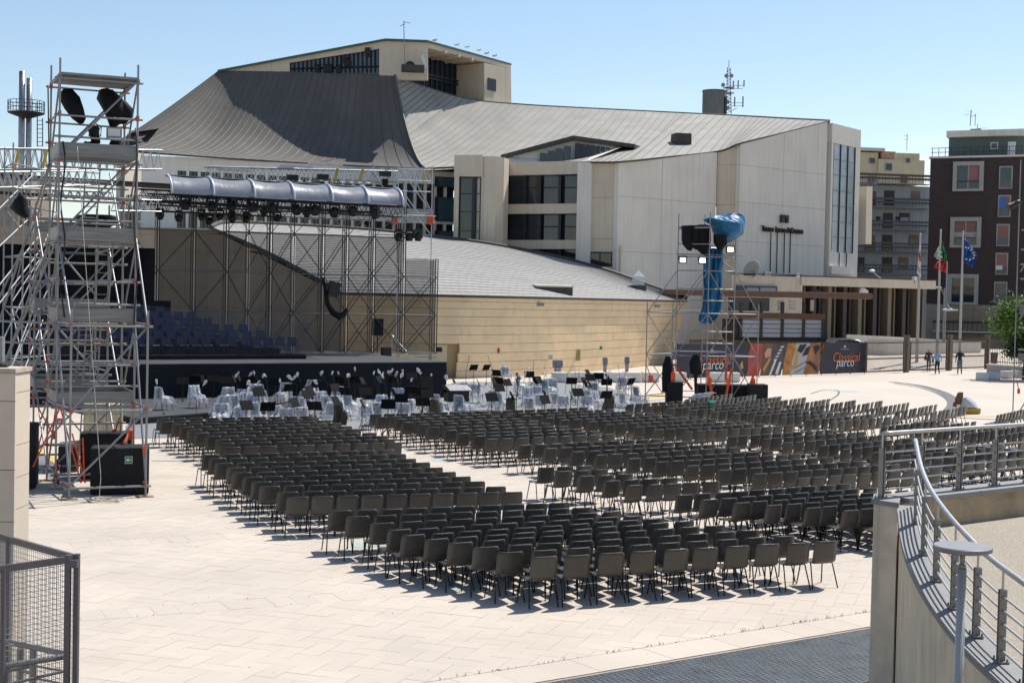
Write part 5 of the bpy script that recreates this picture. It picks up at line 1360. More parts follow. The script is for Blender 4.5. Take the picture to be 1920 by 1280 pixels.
# ================================================================ CURVED HALL (beige stone, low shingled roof)
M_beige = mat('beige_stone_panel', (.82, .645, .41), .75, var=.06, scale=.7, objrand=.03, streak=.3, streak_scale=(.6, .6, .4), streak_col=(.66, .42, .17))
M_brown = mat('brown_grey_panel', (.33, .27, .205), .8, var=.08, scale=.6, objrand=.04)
M_shing = mat('grey_shingle_roof', (.33, .318, .30), .8, var=.10, scale=1.5, stretch=(1, 1, 1), objrand=.05, bump=.25, bscale=9)
M_fascia = mat('dark_fascia', (.06, .05, .045), .6, var=.2)
M_conc2 = mat('theatre_concrete', (.75, .70, .615), .85, var=.06, scale=.35, streak=.25, streak_scale=(.9, .9, .05), streak_col=(.33, .31, .28), bump=.1, bscale=6)
M_conc3 = mat('warm_concrete', (.64, .55, .425), .85, var=.08, scale=.4, streak=.3, streak_scale=(.9, .9, .05), streak_col=(.30, .26, .20), bump=.1, bscale=6)
M_glass = mat('dark_glass', (.025, .032, .038), .06, 0, spec=.8, var=.5, scale=.8)
M_frame = mat('dark_window_frame', (.03, .035, .045), .45, .3)
hall = thing('curved_hall', 'low curved hall of beige stone panels with a grey shingled roof', 'building', (4, 100, 0))
# front wall: curve given by the base line (pixel on eaves, depth), leaning out towards the top at the right end
ZE = 4.82
front_px = [(640, 84.2), (720, 83.4), (800, 83.2), (870, 84.0), (950, 86.2), (1030, 89.6), (1110, 94.4), (1190, 100.6), (1230, 104.2), (1262, 107.6), (1286, 111.0)]
ft = [aty(u, 560, Y) for u, Y in front_px]; ft = [Vector((p.x, p.y, ZE)) for p in ft]
lean = [0, .0, .05, .1, .18, .28, .4, .55, .75, .95, 1.1]
def wallpt(i, f, z):
    """i fractional index along the front, z height"""
    k = min(int(i), len(ft) - 2); t = i - k
    p = ft[k].lerp(ft[k + 1], t); le = lean[k] + (lean[k + 1] - lean[k]) * t
    nx = Vector((ft[k + 1].y - ft[k].y, -(ft[k + 1].x - ft[k].x), 0)).normalized()
    q = p - nx * (le * (1 - z / ZE)); return Vector((q.x, q.y, z)) + nx * f
NI = (len(ft) - 1)
ZR = [0, .40, .94, 1.48, 2.02, 2.56, 3.10, 3.62, 4.10, 4.52, 4.78]
core = MB(); core.grid([[wallpt(i * NI / 40, -.3, z) for i in range(41)] for z in (0, 2.4, 4.75)])
obj('wall_core', core, mat('beige_joint', (.40, .29, .17), .9), hall)
for r_ in range(len(ZR) - 1):
    i = 0.0; off = random.uniform(0, .25)
    edges = [0.0]; x = off + .15
    while x < NI: edges.append(x); x += random.uniform(.33, .42)
    edges.append(float(NI))
    for a, b in zip(edges[:-1], edges[1:]):
        if r_ < 3 and .05 < 0: continue
        if b - a < .03: continue
        uu = 640 + (a + b) / 2 * 66
        if r_ <= 3 and 2.2 < (a + b) / 2 < 2.92: continue        # door recess
        z0, z1 = ZR[r_] + .012, ZR[r_ + 1] - .008; g_ = .0007
        P = [wallpt(a + g_, 0, z0), wallpt(b - g_, 0, z0), wallpt(b - g_, 0, z1), wallpt(a + g_, 0, z1)]
        Q = [wallpt(a + g_, -.25, z0), wallpt(b - g_, -.25, z0), wallpt(b - g_, -.25, z1), wallpt(a + g_, -.25, z1)]
        mb = MB(); mb.add(P + Q, [(0, 1, 2, 3), (4, 0, 3, 7), (1, 5, 6, 2), (3, 2, 6, 7), (0, 4, 5, 1)])
        obj('stone_panel', mb, M_beige, hall)
# door in the recess
d0, d1 = 2.2, 2.62
mb = MB(); mb.add([wallpt(d0, -.28, .02), wallpt(d1, -.28, .02), wallpt(d1, -.28, 1.95), wallpt(d0, -.28, 1.95)], [(0, 1, 2, 3)]); door = obj('door', mb, mat('cream_door', (.60, .52, .38), .6), hall)
obj('door_handle', MB().rbox(wallpt(d0 + .1, -.24, 1.0), (.12, .05, .03)), M_blk, door)
# eaves fascia and gutter
obj('eaves_fascia', MB().path([wallpt(i * NI / 40, .06, ZE + .02) for i in range(41)], .085, 5), M_fascia, hall)
# roof: front edge follows the wall, back edge climbs to the left
back_px = [(395, 428, 98), (430, 419, 103), (560, 424, 110), (700, 433, 115), (810, 445, 116.5), (900, 456, 117), (980, 470, 117), (1060, 487, 116.5), (1150, 512, 115), (1225, 539, 113.2), (1287, 559.5, 111.2)]
bk = [aty(*p) for p in back_px]
fr_edge = [wallpt(i * NI / 10, .12, ZE + .07) for i in range(11)]
# left rake: from the front corner up to the high left corner
rakeL = bk[0]
bk2 = cat(bk, 8); NB = len(bk2) - 1
def fe(t):
    return wallpt(t * NI, .12, ZE + .07)
def be(t):
    x = t * NB; k = min(int(x), NB - 1); return bk2[k].lerp(bk2[k + 1], x - k)
def roofp(t, s):                                  # t along, s up the slope
    a, b = fe(t), be(t); p = a.lerp(b, s); p.z += .25 * math.sin(math.pi * s) * (1 - t); return p
NC = 30
rows_all = []
for j in range(NC):
    s0, s1_ = j / NC, (j + 1) / NC; n = 44
    lo = [roofp(i / n, s0) + Vector((0, 0, .035)) for i in range(n + 1)]; hi = [roofp(i / n, s1_ + .004) + Vector((0, 0, .004)) for i in range(n + 1)]; lw_ = [p - Vector((0, 0, .035)) for p in lo]
    mb = MB().grid([lo, hi]); mb.grid([lw_, lo]); obj('shingle_course', mb, M_shing, hall)
# vertical joints between shingle tabs: shallow dark notches
mb = MB()
for j in range(NC):
    for k in range(62):
        t = (k + (.5 if j % 2 else 0)) / 62 + random.uniform(-.002, .002)
        if not 0 < t < .995: continue
        p = roofp(t, (j + .05) / NC) + Vector((0, 0, .037)); q = roofp(t, (j + .9) / NC) + Vector((0, 0, .012)); d = Vector((.018, .004, 0))
        mb.add([p - d, p + d, q + d, q - d], [(0, 1, 2, 3)])
o = obj('shingle_joints', mb, mat('shingle_joint', (.24, .23, .215), .9), hall); o['kind'] = 'stuff'
obj('back_fascia', MB().path([be(k / 60) + Vector((0, .05, .05)) for k in range(61)], .2, 5), M_fascia, hall)
# tall shaded left wall under the roof's rake
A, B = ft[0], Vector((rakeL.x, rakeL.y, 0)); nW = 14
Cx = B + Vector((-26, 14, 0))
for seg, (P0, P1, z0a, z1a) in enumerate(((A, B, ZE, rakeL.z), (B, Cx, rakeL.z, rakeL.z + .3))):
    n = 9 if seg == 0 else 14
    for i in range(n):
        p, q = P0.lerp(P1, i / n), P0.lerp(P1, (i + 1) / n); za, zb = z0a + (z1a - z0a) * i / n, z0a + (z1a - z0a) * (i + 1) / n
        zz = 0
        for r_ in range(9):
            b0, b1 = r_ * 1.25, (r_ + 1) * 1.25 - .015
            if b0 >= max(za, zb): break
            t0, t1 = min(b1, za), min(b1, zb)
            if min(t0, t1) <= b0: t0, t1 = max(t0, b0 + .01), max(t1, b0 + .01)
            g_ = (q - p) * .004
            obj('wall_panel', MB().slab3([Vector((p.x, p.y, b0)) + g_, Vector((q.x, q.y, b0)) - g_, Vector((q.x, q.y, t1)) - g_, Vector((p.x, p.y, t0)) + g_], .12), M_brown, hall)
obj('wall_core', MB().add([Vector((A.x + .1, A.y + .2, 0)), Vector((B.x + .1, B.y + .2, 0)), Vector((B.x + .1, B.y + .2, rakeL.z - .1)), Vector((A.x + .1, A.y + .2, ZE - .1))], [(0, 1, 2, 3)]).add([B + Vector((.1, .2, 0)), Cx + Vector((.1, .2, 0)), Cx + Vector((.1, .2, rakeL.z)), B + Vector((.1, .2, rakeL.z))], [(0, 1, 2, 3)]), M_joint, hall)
obj('rake_fascia', MB().path([roofp(0, k / 10) + Vector((-.05, -.1, .04)) for k in range(11)], .12, 5), M_fascia, hall)
obj('flat_roof', MB().add([be(0) + Vector((0, .1, .02)), be(.3) + Vector((0, .1, .0)), be(.3) + Vector((-4, 16, 0)), Vector((Cx.x, Cx.y + 12, rakeL.z + .3)), Vector((Cx.x, Cx.y, rakeL.z + .3))], [(0, 1, 2, 3, 4)]), M_shing, hall)
# roof hatch and vent cowl
def on_roof(u, v):
    best = None
    for i in range(101):
        for j in range(61):
            p = roofp(i / 100, j / 60); d = p - EYE; f_ = d.dot(fwd); x = FPX * d.dot(rt) / f_ + 960; y = 640 - FPX * d.dot(upv) / f_
            e = (x - u) ** 2 + (y - v) ** 2
            if best is None or e < best[0]: best = (e, p)
    return best[1]
hp = on_roof(1035, 546) + Vector((0, 0, .1))
t = thing('roof_hatch', 'dark low roof hatch with a pale lid on the curved hall roof', 'hatch', hp)
obj('curb', MB().rbox(hp + Vector((0, .3, -.12)), (2.45, 1.1, .6), R(14)), M_fascia, t); obj('lid', MB().rbox(hp + Vector((.05, .4, .27)), (2.5, 1.2, .1), R(14), Matrix.Rotation(R(4), 3, 'X')), mat('pale_sheet', (.62, .58, .46), .4, .3), t)
vp = on_roof(1196, 541) + Vector((0, 0, .2)); t = thing('roof_vent', 'small white roof vent cowl with a pyramid cap on the hall roof', 'vent', vp)
obj('base', MB().rbox(vp + Vector((0, 0, -.15)), (1.0, 1.0, .4), .2), M_fascia, t)
for k in range(5): obj('louvre', MB().rbox(vp + Vector((0, 0, .12 + k * .12)), (.72, .72, .075), .2), M_white, t)
obj('cap', MB().add([vp + Vector((-.48, -.48, .7)), vp + Vector((.48, -.48, .7)), vp + Vector((.48, .48, .7)), vp + Vector((-.48, .48, .7)), vp + Vector((0, 0, 1.2))], [(0, 1, 4), (1, 2, 4), (2, 3, 4), (3, 0, 4), (3, 2, 1, 0)]), M_steel, t)
for k, i in enumerate((4.75, 8.0)):
    p = wallpt(i, .18, 4.42); t = thing('wall_lamp', ['left grey wall lamp under the eaves of the curved hall', 'right grey wall lamp under the eaves of the curved hall'][k], 'lamp', p)
    obj('housing', MB().rbox(p, (.42, .2, .18)), M_steel2, t); obj('bracket', MB().rbox(p + Vector((0, .14, .02)), (.1, .16, .1)), M_blk, t)
for (i, z, w_, h_, m_, nm, lab, c_) in ((5.75, 1.15, .38, .7, mat('ochre_panel', (.35, .26, .06), .5), 'notice_board', 'ochre notice panel in a white frame on the curved hall wall', 'sign'), (6.3, 1.55, .18, .22, M_green, 'exit_sign', 'tiny green sign on the curved hall wall', 'sign'), (5.1, 1.1, .28, .28, mat('grey_box', (.45, .45, .42), .5), 'wall_box', 'small grey box on the curved hall wall', 'box'), (3.85, 1.6, .12, .3, M_red, 'fire_sign', 'narrow red sign on the curved hall wall', 'sign')):
    p = wallpt(i, .04, z); t = thing(nm, lab, c_, p); obj('frame', MB().rbox(p, (w_ * 1.35, .04, h_ * 1.2)), M_white, t); obj('face', MB().rbox(p - Vector((0, .03, 0)), (w_, .03, h_)), m_, t)

# ================================================================ THEATRE
th = thing('theatre', 'large concrete opera theatre with a sweeping grey metal roof', 'building', (8, 125, 0))
SCL = 1.12
K = [None] * 9
pA, pB = aty(1160, 560, 118), aty(1345, 560, 125.6)         # long wall
pC, pD = aty(1389, 560, 125.2), aty(1552, 560, 133.2)       # sign wall
pE = aty(1612, 560, 138.5)                                  # window wall end
fW1, fS, fW2, fW3 = Fac((pA.x, pA.y), (pB.x, pB.y)), Fac((pB.x, pB.y), (pC.x, pC.y)), Fac((pC.x, pC.y), (pD.x, pD.y)), Fac((pD.x, pD.y), (pE.x, pE.y))
def wallpoly(fac, px, material, name, th_=.5, zb=0.0, seams=(), vs_=(), parent=None):
    """concrete wall from its upper outline in pixels, split in lifts with recessed joints"""
    top = [fac.px(u, v) for u, v in px]
    a0, a1 = top[0][0], top[-1][0]
    def topz(a):
        for (x0, z0), (x1, z1) in zip(top[:-1], top[1:]):
            if a <= x1 + 1e-6: return z0 + (z1 - z0) * (a - x0) / max(x1 - x0, 1e-6)
        return top[-1][1]
    cuts = [a0] + list(vs_) + [a1]; zc_ = [zb] + list(seams) + [99]
    out = []
    for c0, c1 in zip(cuts[:-1], cuts[1:]):
        for z0, z1 in zip(zc_[:-1], zc_[1:]):
            xs = sorted(set([c0, c1] + [x for x, _ in top if c0 < x < c1])); g_ = .02
            poly = []
            for x in xs:
                xx = x + (g_ if x == c0 else -g_ if x == c1 else 0); poly.append((xx, min(topz(x), z1 - g_)))
            if max(z for _, z in poly) <= z0 + .05: continue
            poly = [(x, max(z, z0 + .02)) for x, z in poly]
            full = [(poly[0][0], z0)] + [(poly[-1][0], z0)] + poly[::-1]
            out.append(obj(name, MB().slab3([fac.P(x, z, .0) for x, z in full], th_, -fac.n), material, parent or th))
    return out
def zat(fac, u, v): return fac.px(u, v)[1]
s1z = [zat(fW1, 1240, 475), zat(fW1, 1240, 374)]
wallpoly(fW1, [(1160, 305), (1250, 296), (1345, 285)], M_conc2, 'wall_panel', seams=s1z, vs_=[fW1.px(1240, 400)[0]])
wallpoly(fS, [(1345, 285), (1389, 270)], M_conc3, 'wall_panel', seams=[zat(fS, 1366, 450), zat(fS, 1366, 384), zat(fS, 1366, 309)])
wallpoly(fW2, [(1389, 270), (1470, 250), (1552, 229)], M_conc2, 'wall_panel', seams=[zat(fW2, 1450, 456), zat(fW2, 1450, 384), zat(fW2, 1450, 316)], vs_=[fW2.px(1467, 400)[0]])
# window wall with the tall three-bay window: piers, sill and head round a real opening
wl, wr2, wt_, wb = fW3.px(1563, 300)[0], fW3.px(1604, 300)[0], zat(fW3, 1580, 272), zat(fW3, 1580, 474)
LW = fW3.px(1613, 300)[0]; zt0, zt1 = zat(fW3, 1553, 229), zat(fW3, 1613, 244)
for nm, pl_ in (('wall_panel', [(0, 0), (wl, 0), (wl, wt_), (0, wt_)]), ('wall_panel', [(wr2, 0), (LW, 0), (LW, wt_), (wr2, wt_)]), ('wall_panel', [(wl, 0), (wr2, 0), (wr2, wb), (wl, wb)]), ('wall_panel', [(0, wt_ + .02), (LW, wt_ + .02), (LW, zt1), (0, zt0)])):
    obj(nm, MB().slab3([fW3.P(a, z) for a, z in pl_], .6, -fW3.n), M_conc2, th)
win = obj('window', MB().add([fW3.P(wl, wb, -.1), fW3.P(wr2, wb, -.1), fW3.P(wr2, wt_, -.1), fW3.P(wl, wt_, -.1)], [(0, 1, 2, 3)]), mat('pale_glass', (.36, .41, .43), .15, .0, spec=.7, var=.25, scale=.5), th)
for i in range(4):
    a = wl + (wr2 - wl) * i / 3; obj('mullion', fW3.box(MB(), a - .06, a + .06, wb, wt_, -.1, .0), M_frame, win)
for k in range(1, 7):
    z = wb + (wt_ - wb) * k / 7; obj('transom', fW3.box(MB(), wl, wr2, z - .035, z + .035, -.1, -.05), M_steel2, win)
# projecting fin right of the window
p = aty(1612, 440, 138.7); obj('fin', MB().slab3([aty(1610, 350, 138.9), aty(1621, 350, 140.4), aty(1619, 458, 140.4), aty(1608, 458, 138.9)], .8), M_conc3, th)
# stepped ledge and brackets below the window
obj('ledge', fW3.box(MB(), wl - .3, wr2 - .1, zat(fW3, 1580, 515), zat(fW3, 1580, 500), .02, .25), M_conc2, th)
for k in range(2):
    a = wl + (wr2 - wl) * (k + 1) / 3; tube('cable', fW3.P(a, wb, .1), fW3.P(a, zat(fW3, 1580, 502), .1), .05, M_blk, th, 6)
# name on the sign wall
t = thing('theatre_sign', 'dark letters reading Teatro Lirico di Cagliari with a small gate emblem above', 'sign', fW2.P(*fW2.px(1466, 430), .1))
def text(parent, s, fac, u, v, size, off, material, name='lettering', shear=0.0, spacing=1.0, ext=.06):
    cu = bpy.data.curves.new('txt', 'FONT'); cu.body = s; cu.size = size; cu.extrude = ext; cu.shear = shear; cu.space_character = spacing; cu.resolution_u = 3
    ob = bpy.data.objects.new('txt', cu); link(ob); bpy.context.view_layer.update()
    dg = bpy.context.evaluated_depsgraph_get(); me = bpy.data.meshes.new_from_object(ob.evaluated_get(dg)); bpy.data.objects.remove(ob)
    me.materials.clear(); me.materials.append(material)
    a, z = fac.px(u, v)
    Mx = Matrix.Translation(fac.P(a, z, off)) @ Matrix((fac.e, Vector((0, 0, 1)), fac.n)).transposed().to_4x4()
    me.transform(Mx)
    return obj(name, me, material, parent)
M_let = mat('dark_bronze_letter', (.045, .03, .028), .5, .3)
# small capitals: large initials
def smallcaps(words, fac, u0, u1, v, big, small):
    # lay the words out, then scale to span u0..u1
    x = 0.0; items = []
    for wd in words:
        items.append((wd[0], x, big)); x += big * (.62 if wd[0] not in 'I' else .3)
        if len(wd) > 1:
            items.append((wd[1:], x, small)); x += sum(small * (.36 if c in 'I' else .74) for c in wd[1:])
        x += small * .25
    a0, a1 = fac.px(u0, v)[0], fac.px(u1, v)[0]; k = (a1 - a0) / x; zz = fac.px(u0, v)[1]
    for s, xx, sz in items:
        cu = bpy.data.curves.new('txt', 'FONT'); cu.body = s; cu.size = sz; cu.extrude = .09; cu.resolution_u = 2; cu.offset = .008
        ob = bpy.data.objects.new('txt', cu); link(ob); bpy.context.view_layer.update()
        me = bpy.data.meshes.new_from_object(ob.evaluated_get(bpy.context.evaluated_depsgraph_get())); bpy.data.objects.remove(ob)
        me.materials.clear()
        Mx = Matrix.Translation(fac.P(a0 + xx * k, zz, .2)) @ Matrix((fac.e, Vector((0, 0, 1)), fac.n)).transposed().to_4x4() @ Matrix.Diagonal((k, 1, 1, 1))
        me.transform(Mx); obj('lettering', me, M_let, t)
smallcaps(['TEATRO', 'LIRICO', 'dI', 'CAGLIARI'], fW2, 1425.5, 1507, 433.5, .72, .54)
ea0, ez0 = fW2.px(1461, 417.5); ea1, ez1 = fW2.px(1475, 404)
for (x0, x1, y0, y1) in ((0, .34, 0, 1), (.66, 1, 0, 1), (.34, .66, .66, 1)):
    obj('emblem', fW2.box(MB(), ea0 + (ea1 - ea0) * x0, ea0 + (ea1 - ea0) * x1, ez0 + (ez1 - ez0) * y0, ez0 + (ez1 - ez0) * y1, .1, .28), M_let, t)
for u in (1444.5, 1456.5, 1470, 1481):
    tube('sign_cable', fW2.P(*fW2.px(u, 436), .08), fW2.P(*fW2.px(u - 1.5, 512), .08), .045, M_blk, th, 6)
# ---- middle block: recessed windows between stair tower and long wall
pM0, pM1 = aty(948, 560, 122.5), aty(1086, 560, 119.5); pM2 = aty(1160, 560, 118.0)
fM = Fac((pM0.x, pM0.y), (pM1.x, pM1.y)); fN = Fac((pM1.x, pM1.y), (pM2.x, pM2.y))
def bands(fac, u0, u1, rows, material, name, t0=-.5, t1=0.0):
    for (v0, v1) in rows: fac.pbox(mb := MB(), u0, v0, u1, v1, t0, t1); obj(name, mb, material, th)
bands(fM, 948, 1086, [(305, 326), (383, 400), (450, 467), (505, 640)], M_conc3, 'spandrel')
bands(fM, 1085.5, 1104, [(305.5, 640)], M_conc2, 'pier', -.5, .25)
wallpoly(fN, [(1104, 305), (1160, 305)], M_conc3, 'wall_panel', seams=[zat(fN, 1130, 448), zat(fN, 1130, 370)])
for (v0, v1) in ((326, 383), (400, 450), (467, 505)):
    for k, (u0, u1) in enumerate(((948, 976), (980, 1004), (1012, 1042), (1052, 1084))):
        mb = MB(); fM.pbox(mb, u0, v0, u1, v1, -1.0, -.9); wv = obj('window', mb, M_glass, th)
        mb = MB(); a0, z1_ = fM.px(u0, v0 + 2); a1, z0_ = fM.px(u1, v0 + 24 if v1 - v0 > 45 else v0 + 14)
        fM.box(mb, a0, a1, z0_ - .05, z0_ + .05, -.9, -.8); obj('transom', mb, M_frame, wv)
        fM.pbox(mb := MB(), u1, v0, u1 + 4, v1, -1.0, -.55); obj('mullion', mb, M_frame, wv)
fM.pbox(mb := MB(), 925, 306, 1090, 640, -2.4, -1.2); obj('inner_wall', mb, M_fascia, th)
fN.pbox(mb := MB(), 1104, 472, 1149, 500, .01, .06); fr_w = obj('window', mb, M_frame, th)
for u0, u1 in ((1107, 1124), (1127, 1146)): fN.pbox(mb := MB(), u0, 475, u1, 497, .06, .075); obj('pane', mb, M_glass, fr_w)
tube('drain_pipe', fW1.P(*fW1.px(1162, 460), .15), fW1.P(*fW1.px(1160, 520), .15), .08, M_conc3, th, 8)
# ---- stair tower
sT = [aty(852, 560, 119.5), aty(905, 560, 119.0), aty(925, 560, 119.2), aty(940, 560, 120.0), aty(949, 560, 121.3), aty(949, 560, 127), aty(852, 560, 127)]
zT = aty(900, 292, 119).z
stw = obj('stair_tower', MB().prism([(p.x, p.y) for p in sT[1:5]] + [(sT[5].x, sT[5].y), (sT[6].x, sT[6].y + 2), (aty(853, 560, 121).x, 121), (sT[1].x - .02, sT[1].y + .02)], 0, zT - .02), M_conc3, th)
fT = Fac((sT[0].x, sT[0].y), (sT[1].x, sT[1].y))
fT.pbox(mb := MB(), 852, 290.5, 905, 331, -.8, -.0); obj('tower_head', mb, M_conc3, th)
fT.pbox(mb := MB(), 852, 331, 856, 560, -.8, -.0); obj('tower_jamb', mb, M_conc3, th)
fT.pbox(mb := MB(), 856, 331, 900, 560, -.5, -.4); sg_ = obj('stair_window', mb, M_glass, th)
for u in (856, 885.5, 900): fT.pbox(mb := MB(), u - .8, 331, u + 1, 560, -.4, -.2); obj('mullion', mb, M_frame, sg_)
for v in (332, 362, 396, 432): fT.pbox(mb := MB(), 856, v, 900, v + 1.5, -.4, -.25); obj('transom', mb, M_frame, sg_)
# ---- left facade behind the stage
pF0, pF1, pF2 = aty(262, 560, 124), aty(325, 560, 124.5), aty(852, 560, 134.5)
fF = Fac((pF1.x, pF1.y), (pF2.x, pF2.y)); fG = Fac((pF0.x, pF0.y), (pF1.x, pF1.y))
ztop = zat(fF, 600, 309)
LF = fF.px(852, 400)[0]
fF.box(mb := MB(), 0, LF, ztop - 1.2, ztop, -.5, 0); obj('eaves_band', mb, M_conc2, th)
wins = [(330, 342), (345, 384), (388, 402), (405, 460), (464, 500), (504, 560), (564, 620), (624, 655), (664, 700), (706, 740), (744, 780), (784, 812)]
zr = [(ztop - 1.2, ztop - 3.6), (ztop - 4.9, ztop - 7.3), (ztop - 8.6, ztop - 11)]
for i, (z1_, z0_) in enumerate(zr):
    nz = ztop - 1.2 if i == 0 else zr[i - 1][1]
    if i: fF.box(mb := MB(), 0, LF, z1_, nz, -.5, -.02); obj('spandrel', mb, M_conc2, th)
    for k in range(26):
        a = LF * k / 26; fF.box(mb := MB(), a, a + LF / 26 * .22, z0_, z1_, -.5, -.06); obj('pier', mb, M_conc2, th)
        fF.box(mb := MB(), a + LF / 26 * .22, a + LF / 26, z0_, z1_, -.45, -.4); wv = obj('window', mb, M_glass, th)
        fF.box(mb := MB(), a + LF / 26 * .6, a + LF / 26 * .64, z0_, z1_, -.4, -.3); obj('mullion', mb, M_frame, wv)
fF.box(mb := MB(), 0, LF, 0, zr[2][1], -.5, -.02); obj('spandrel', mb, M_conc2, th)
fG.box(mb := MB(), 0, fG.len, 0, ztop - .02, -.5, 0); obj('wall_panel', mb, M_conc2, th)
for (u0, v0, u1, v1) in ((815, 331, 850, 352), (815, 369, 850, 416), (815, 432, 850, 460)):
    fF.pbox(mb := MB(), u0, v0, u1, v1, .02, .12); wv = obj('window', mb, M_frame, th)
    fF.pbox(mb := MB(), u0 + 7, v0 + 1.5, u1 - 1, v1 - 1.5, .12, .14); obj('pane', mb, mat('blue_glass', (.05, .10, .12), .08, spec=.8), wv)
# ---- roof
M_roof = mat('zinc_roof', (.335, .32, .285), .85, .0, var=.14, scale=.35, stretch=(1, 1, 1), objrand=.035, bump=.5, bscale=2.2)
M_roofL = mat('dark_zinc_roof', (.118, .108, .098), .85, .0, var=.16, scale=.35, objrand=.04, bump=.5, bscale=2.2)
M_seam = mat('roof_seam', (.13, .125, .115), .6, .2)
YT = 140.0
def bez(P, t):
    x = t * (len(P) - 1); k = min(int(x), len(P) - 2); f = x - k
    p0, p1, p2, p3 = P[max(k - 1, 0)], P[k], P[k + 1], P[min(k + 2, len(P) - 1)]
    return .5 * ((2 * p1) + (p2 - p0) * f + (2 * p0 - 5 * p1 + 4 * p2 - p3) * f * f + (3 * p1 - p0 - 3 * p2 + p3) * f ** 3)
def patch(name, E_, T_, sag, NS, NQ, roofobj):
    """panels running up the slope from the eaves curve E_ to the ridge curve T_, with raised seams"""
    for k in range(NS):
        cols_ = []
        for t in (k / NS, (k + .5) / NS, (k + 1) / NS):
            e_, r_ = bez(E_, t ** 1.22 if name == 'right' else t), bez(T_, t); cols_.append([Vector((*(e_.lerp(r_, s / NQ).xy), e_.z + (r_.z - e_.z) * sag(s / NQ, t))) for s in range(NQ + 1)])
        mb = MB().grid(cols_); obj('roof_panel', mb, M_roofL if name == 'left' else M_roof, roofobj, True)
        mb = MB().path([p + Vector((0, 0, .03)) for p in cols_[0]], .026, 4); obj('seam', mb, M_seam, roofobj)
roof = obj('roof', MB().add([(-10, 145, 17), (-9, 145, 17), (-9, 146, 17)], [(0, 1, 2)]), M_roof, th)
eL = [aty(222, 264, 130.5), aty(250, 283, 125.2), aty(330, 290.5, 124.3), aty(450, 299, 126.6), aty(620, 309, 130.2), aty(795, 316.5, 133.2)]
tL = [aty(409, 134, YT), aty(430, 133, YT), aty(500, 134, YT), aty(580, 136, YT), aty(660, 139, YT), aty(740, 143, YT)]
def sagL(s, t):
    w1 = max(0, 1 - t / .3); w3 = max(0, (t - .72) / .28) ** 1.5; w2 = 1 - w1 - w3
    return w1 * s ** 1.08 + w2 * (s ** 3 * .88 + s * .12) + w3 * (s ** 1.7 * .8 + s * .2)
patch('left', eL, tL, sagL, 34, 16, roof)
hip = [Vector((*(eL[-1].lerp(tL[-1], s / 10).xy), eL[-1].z + (tL[-1].z - eL[-1].z) * sagL(s / 10, 1))) for s in range(11)]
obj('hip_ridge', MB().path([p + Vector((0, -.05, .1)) for p in hip], .12, 5), M_seam, roof)
eR = [aty(795, 316.5, 133.2), aty(900, 312, 129.5), aty(1000, 307.5, 124.5), aty(1100, 305, 119.4), aty(1160, 304, 117.7), aty(1250, 295, 121.5), aty(1347, 284, 125.5), aty(1389, 269, 125.0), aty(1470, 249, 129), aty(1554, 228, 133.1)]
tR = [aty(740, 143, YT), aty(800, 165, 143.5), aty(880, 187, 147), aty(985, 197, 150), aty(1090, 203, 152), aty(1190, 208, 152), aty(1290, 213, 151), aty(1390, 218, 148), aty(1470, 222.5, 142), aty(1556, 227, 134.2)]
lowR = [hip[10], hip[7], hip[4], hip[0]] + eR[1:]
patch('right', lowR, tR, lambda s, t: (s ** 1.5 * .5 + s * .5) if .2 < t < .66 else s, 62, 10, roof)
obj('ridge_cap', MB().path([bez(tR, k / 60) + Vector((0, .1, .05)) for k in range(61)], .1, 5), M_seam, roof)
obj('eaves_edge', MB().path([bez(eR, k / 90) + Vector((0, -.12, .0)) for k in range(91)], .09, 5), M_fascia, roof)
obj('eaves_edge', MB().path([bez(eL, k / 60) + Vector((0, -.12, .0)) for k in range(61)], .09, 5), M_fascia, roof)
# back slope so the roof is closed
mb = MB(); a = [bez(tR, k / 30) for k in range(31)]; mb.grid([a, [p + Vector((6, 26, -8)) for p in a]]); obj('rear_slope', mb, M_roof, roof)
pw = [eL[0], eL[0] + Vector((-2, 40, 0))]
obj('side_wall', MB().slab3([(eL[0].x + .2, eL[0].y + .2, 0), (eL[0].x - 2, eL[0].y + 40, 0), (eL[0].x - 2, eL[0].y + 40, eL[0].z), (eL[0].x + .2, eL[0].y + .2, eL[0].z)], .4), M_conc2, th)
# small dormers and boxes on the roof
def dorm(pts, Y, depth, nm, mats_):
    pass
d0_, d1_, d2_, d3_, d4_ = aty(950, 293, 124.5), aty(1074, 258.5, 126), aty(1177, 271, 129), aty(1100, 304, 122.5), aty(955, 306, 123.5)
dm = obj('dormer', MB().add([d0_, d1_, d2_, aty(1177, 273, 129), aty(1100, 303, 121.5), d4_, aty(1074, 303, 125.2)], [(0, 5, 6, 1), (1, 6, 4, 2)]), M_conc2, th)
obj('dormer_roof', MB().slab3([d0_ + Vector((-.5, -.6, .05)), d1_ + Vector((0, -.9, .1)), d1_ + Vector((2, 10, .3)), d0_ + Vector((2, 10, .5))], .35, Vector((0, 0, -1))), M_fascia, dm)
obj('dormer_roof', MB().slab3([d1_ + Vector((0, -.9, .1)), d2_ + Vector((.6, -.4, .0)), d2_ + Vector((3, 8, .3)), d1_ + Vector((2, 10, .3))], .35, Vector((0, 0, -1))), M_fascia, dm)
fD = Fac((aty(960, 300, 124.0).x, 124.0), (aty(1074, 300, 125.0).x, 125.0))
for k in range(4): fD.pbox(mb := MB(), 1012 + k * 15, 287 - k * 4.4, 1025 + k * 15, 303, .05, .12); obj('dormer_window', mb, M_glass, dm)
fD2 = Fac((aty(1074, 300, 124.9).x, 124.9), (aty(1150, 300, 127.2).x, 127.2))
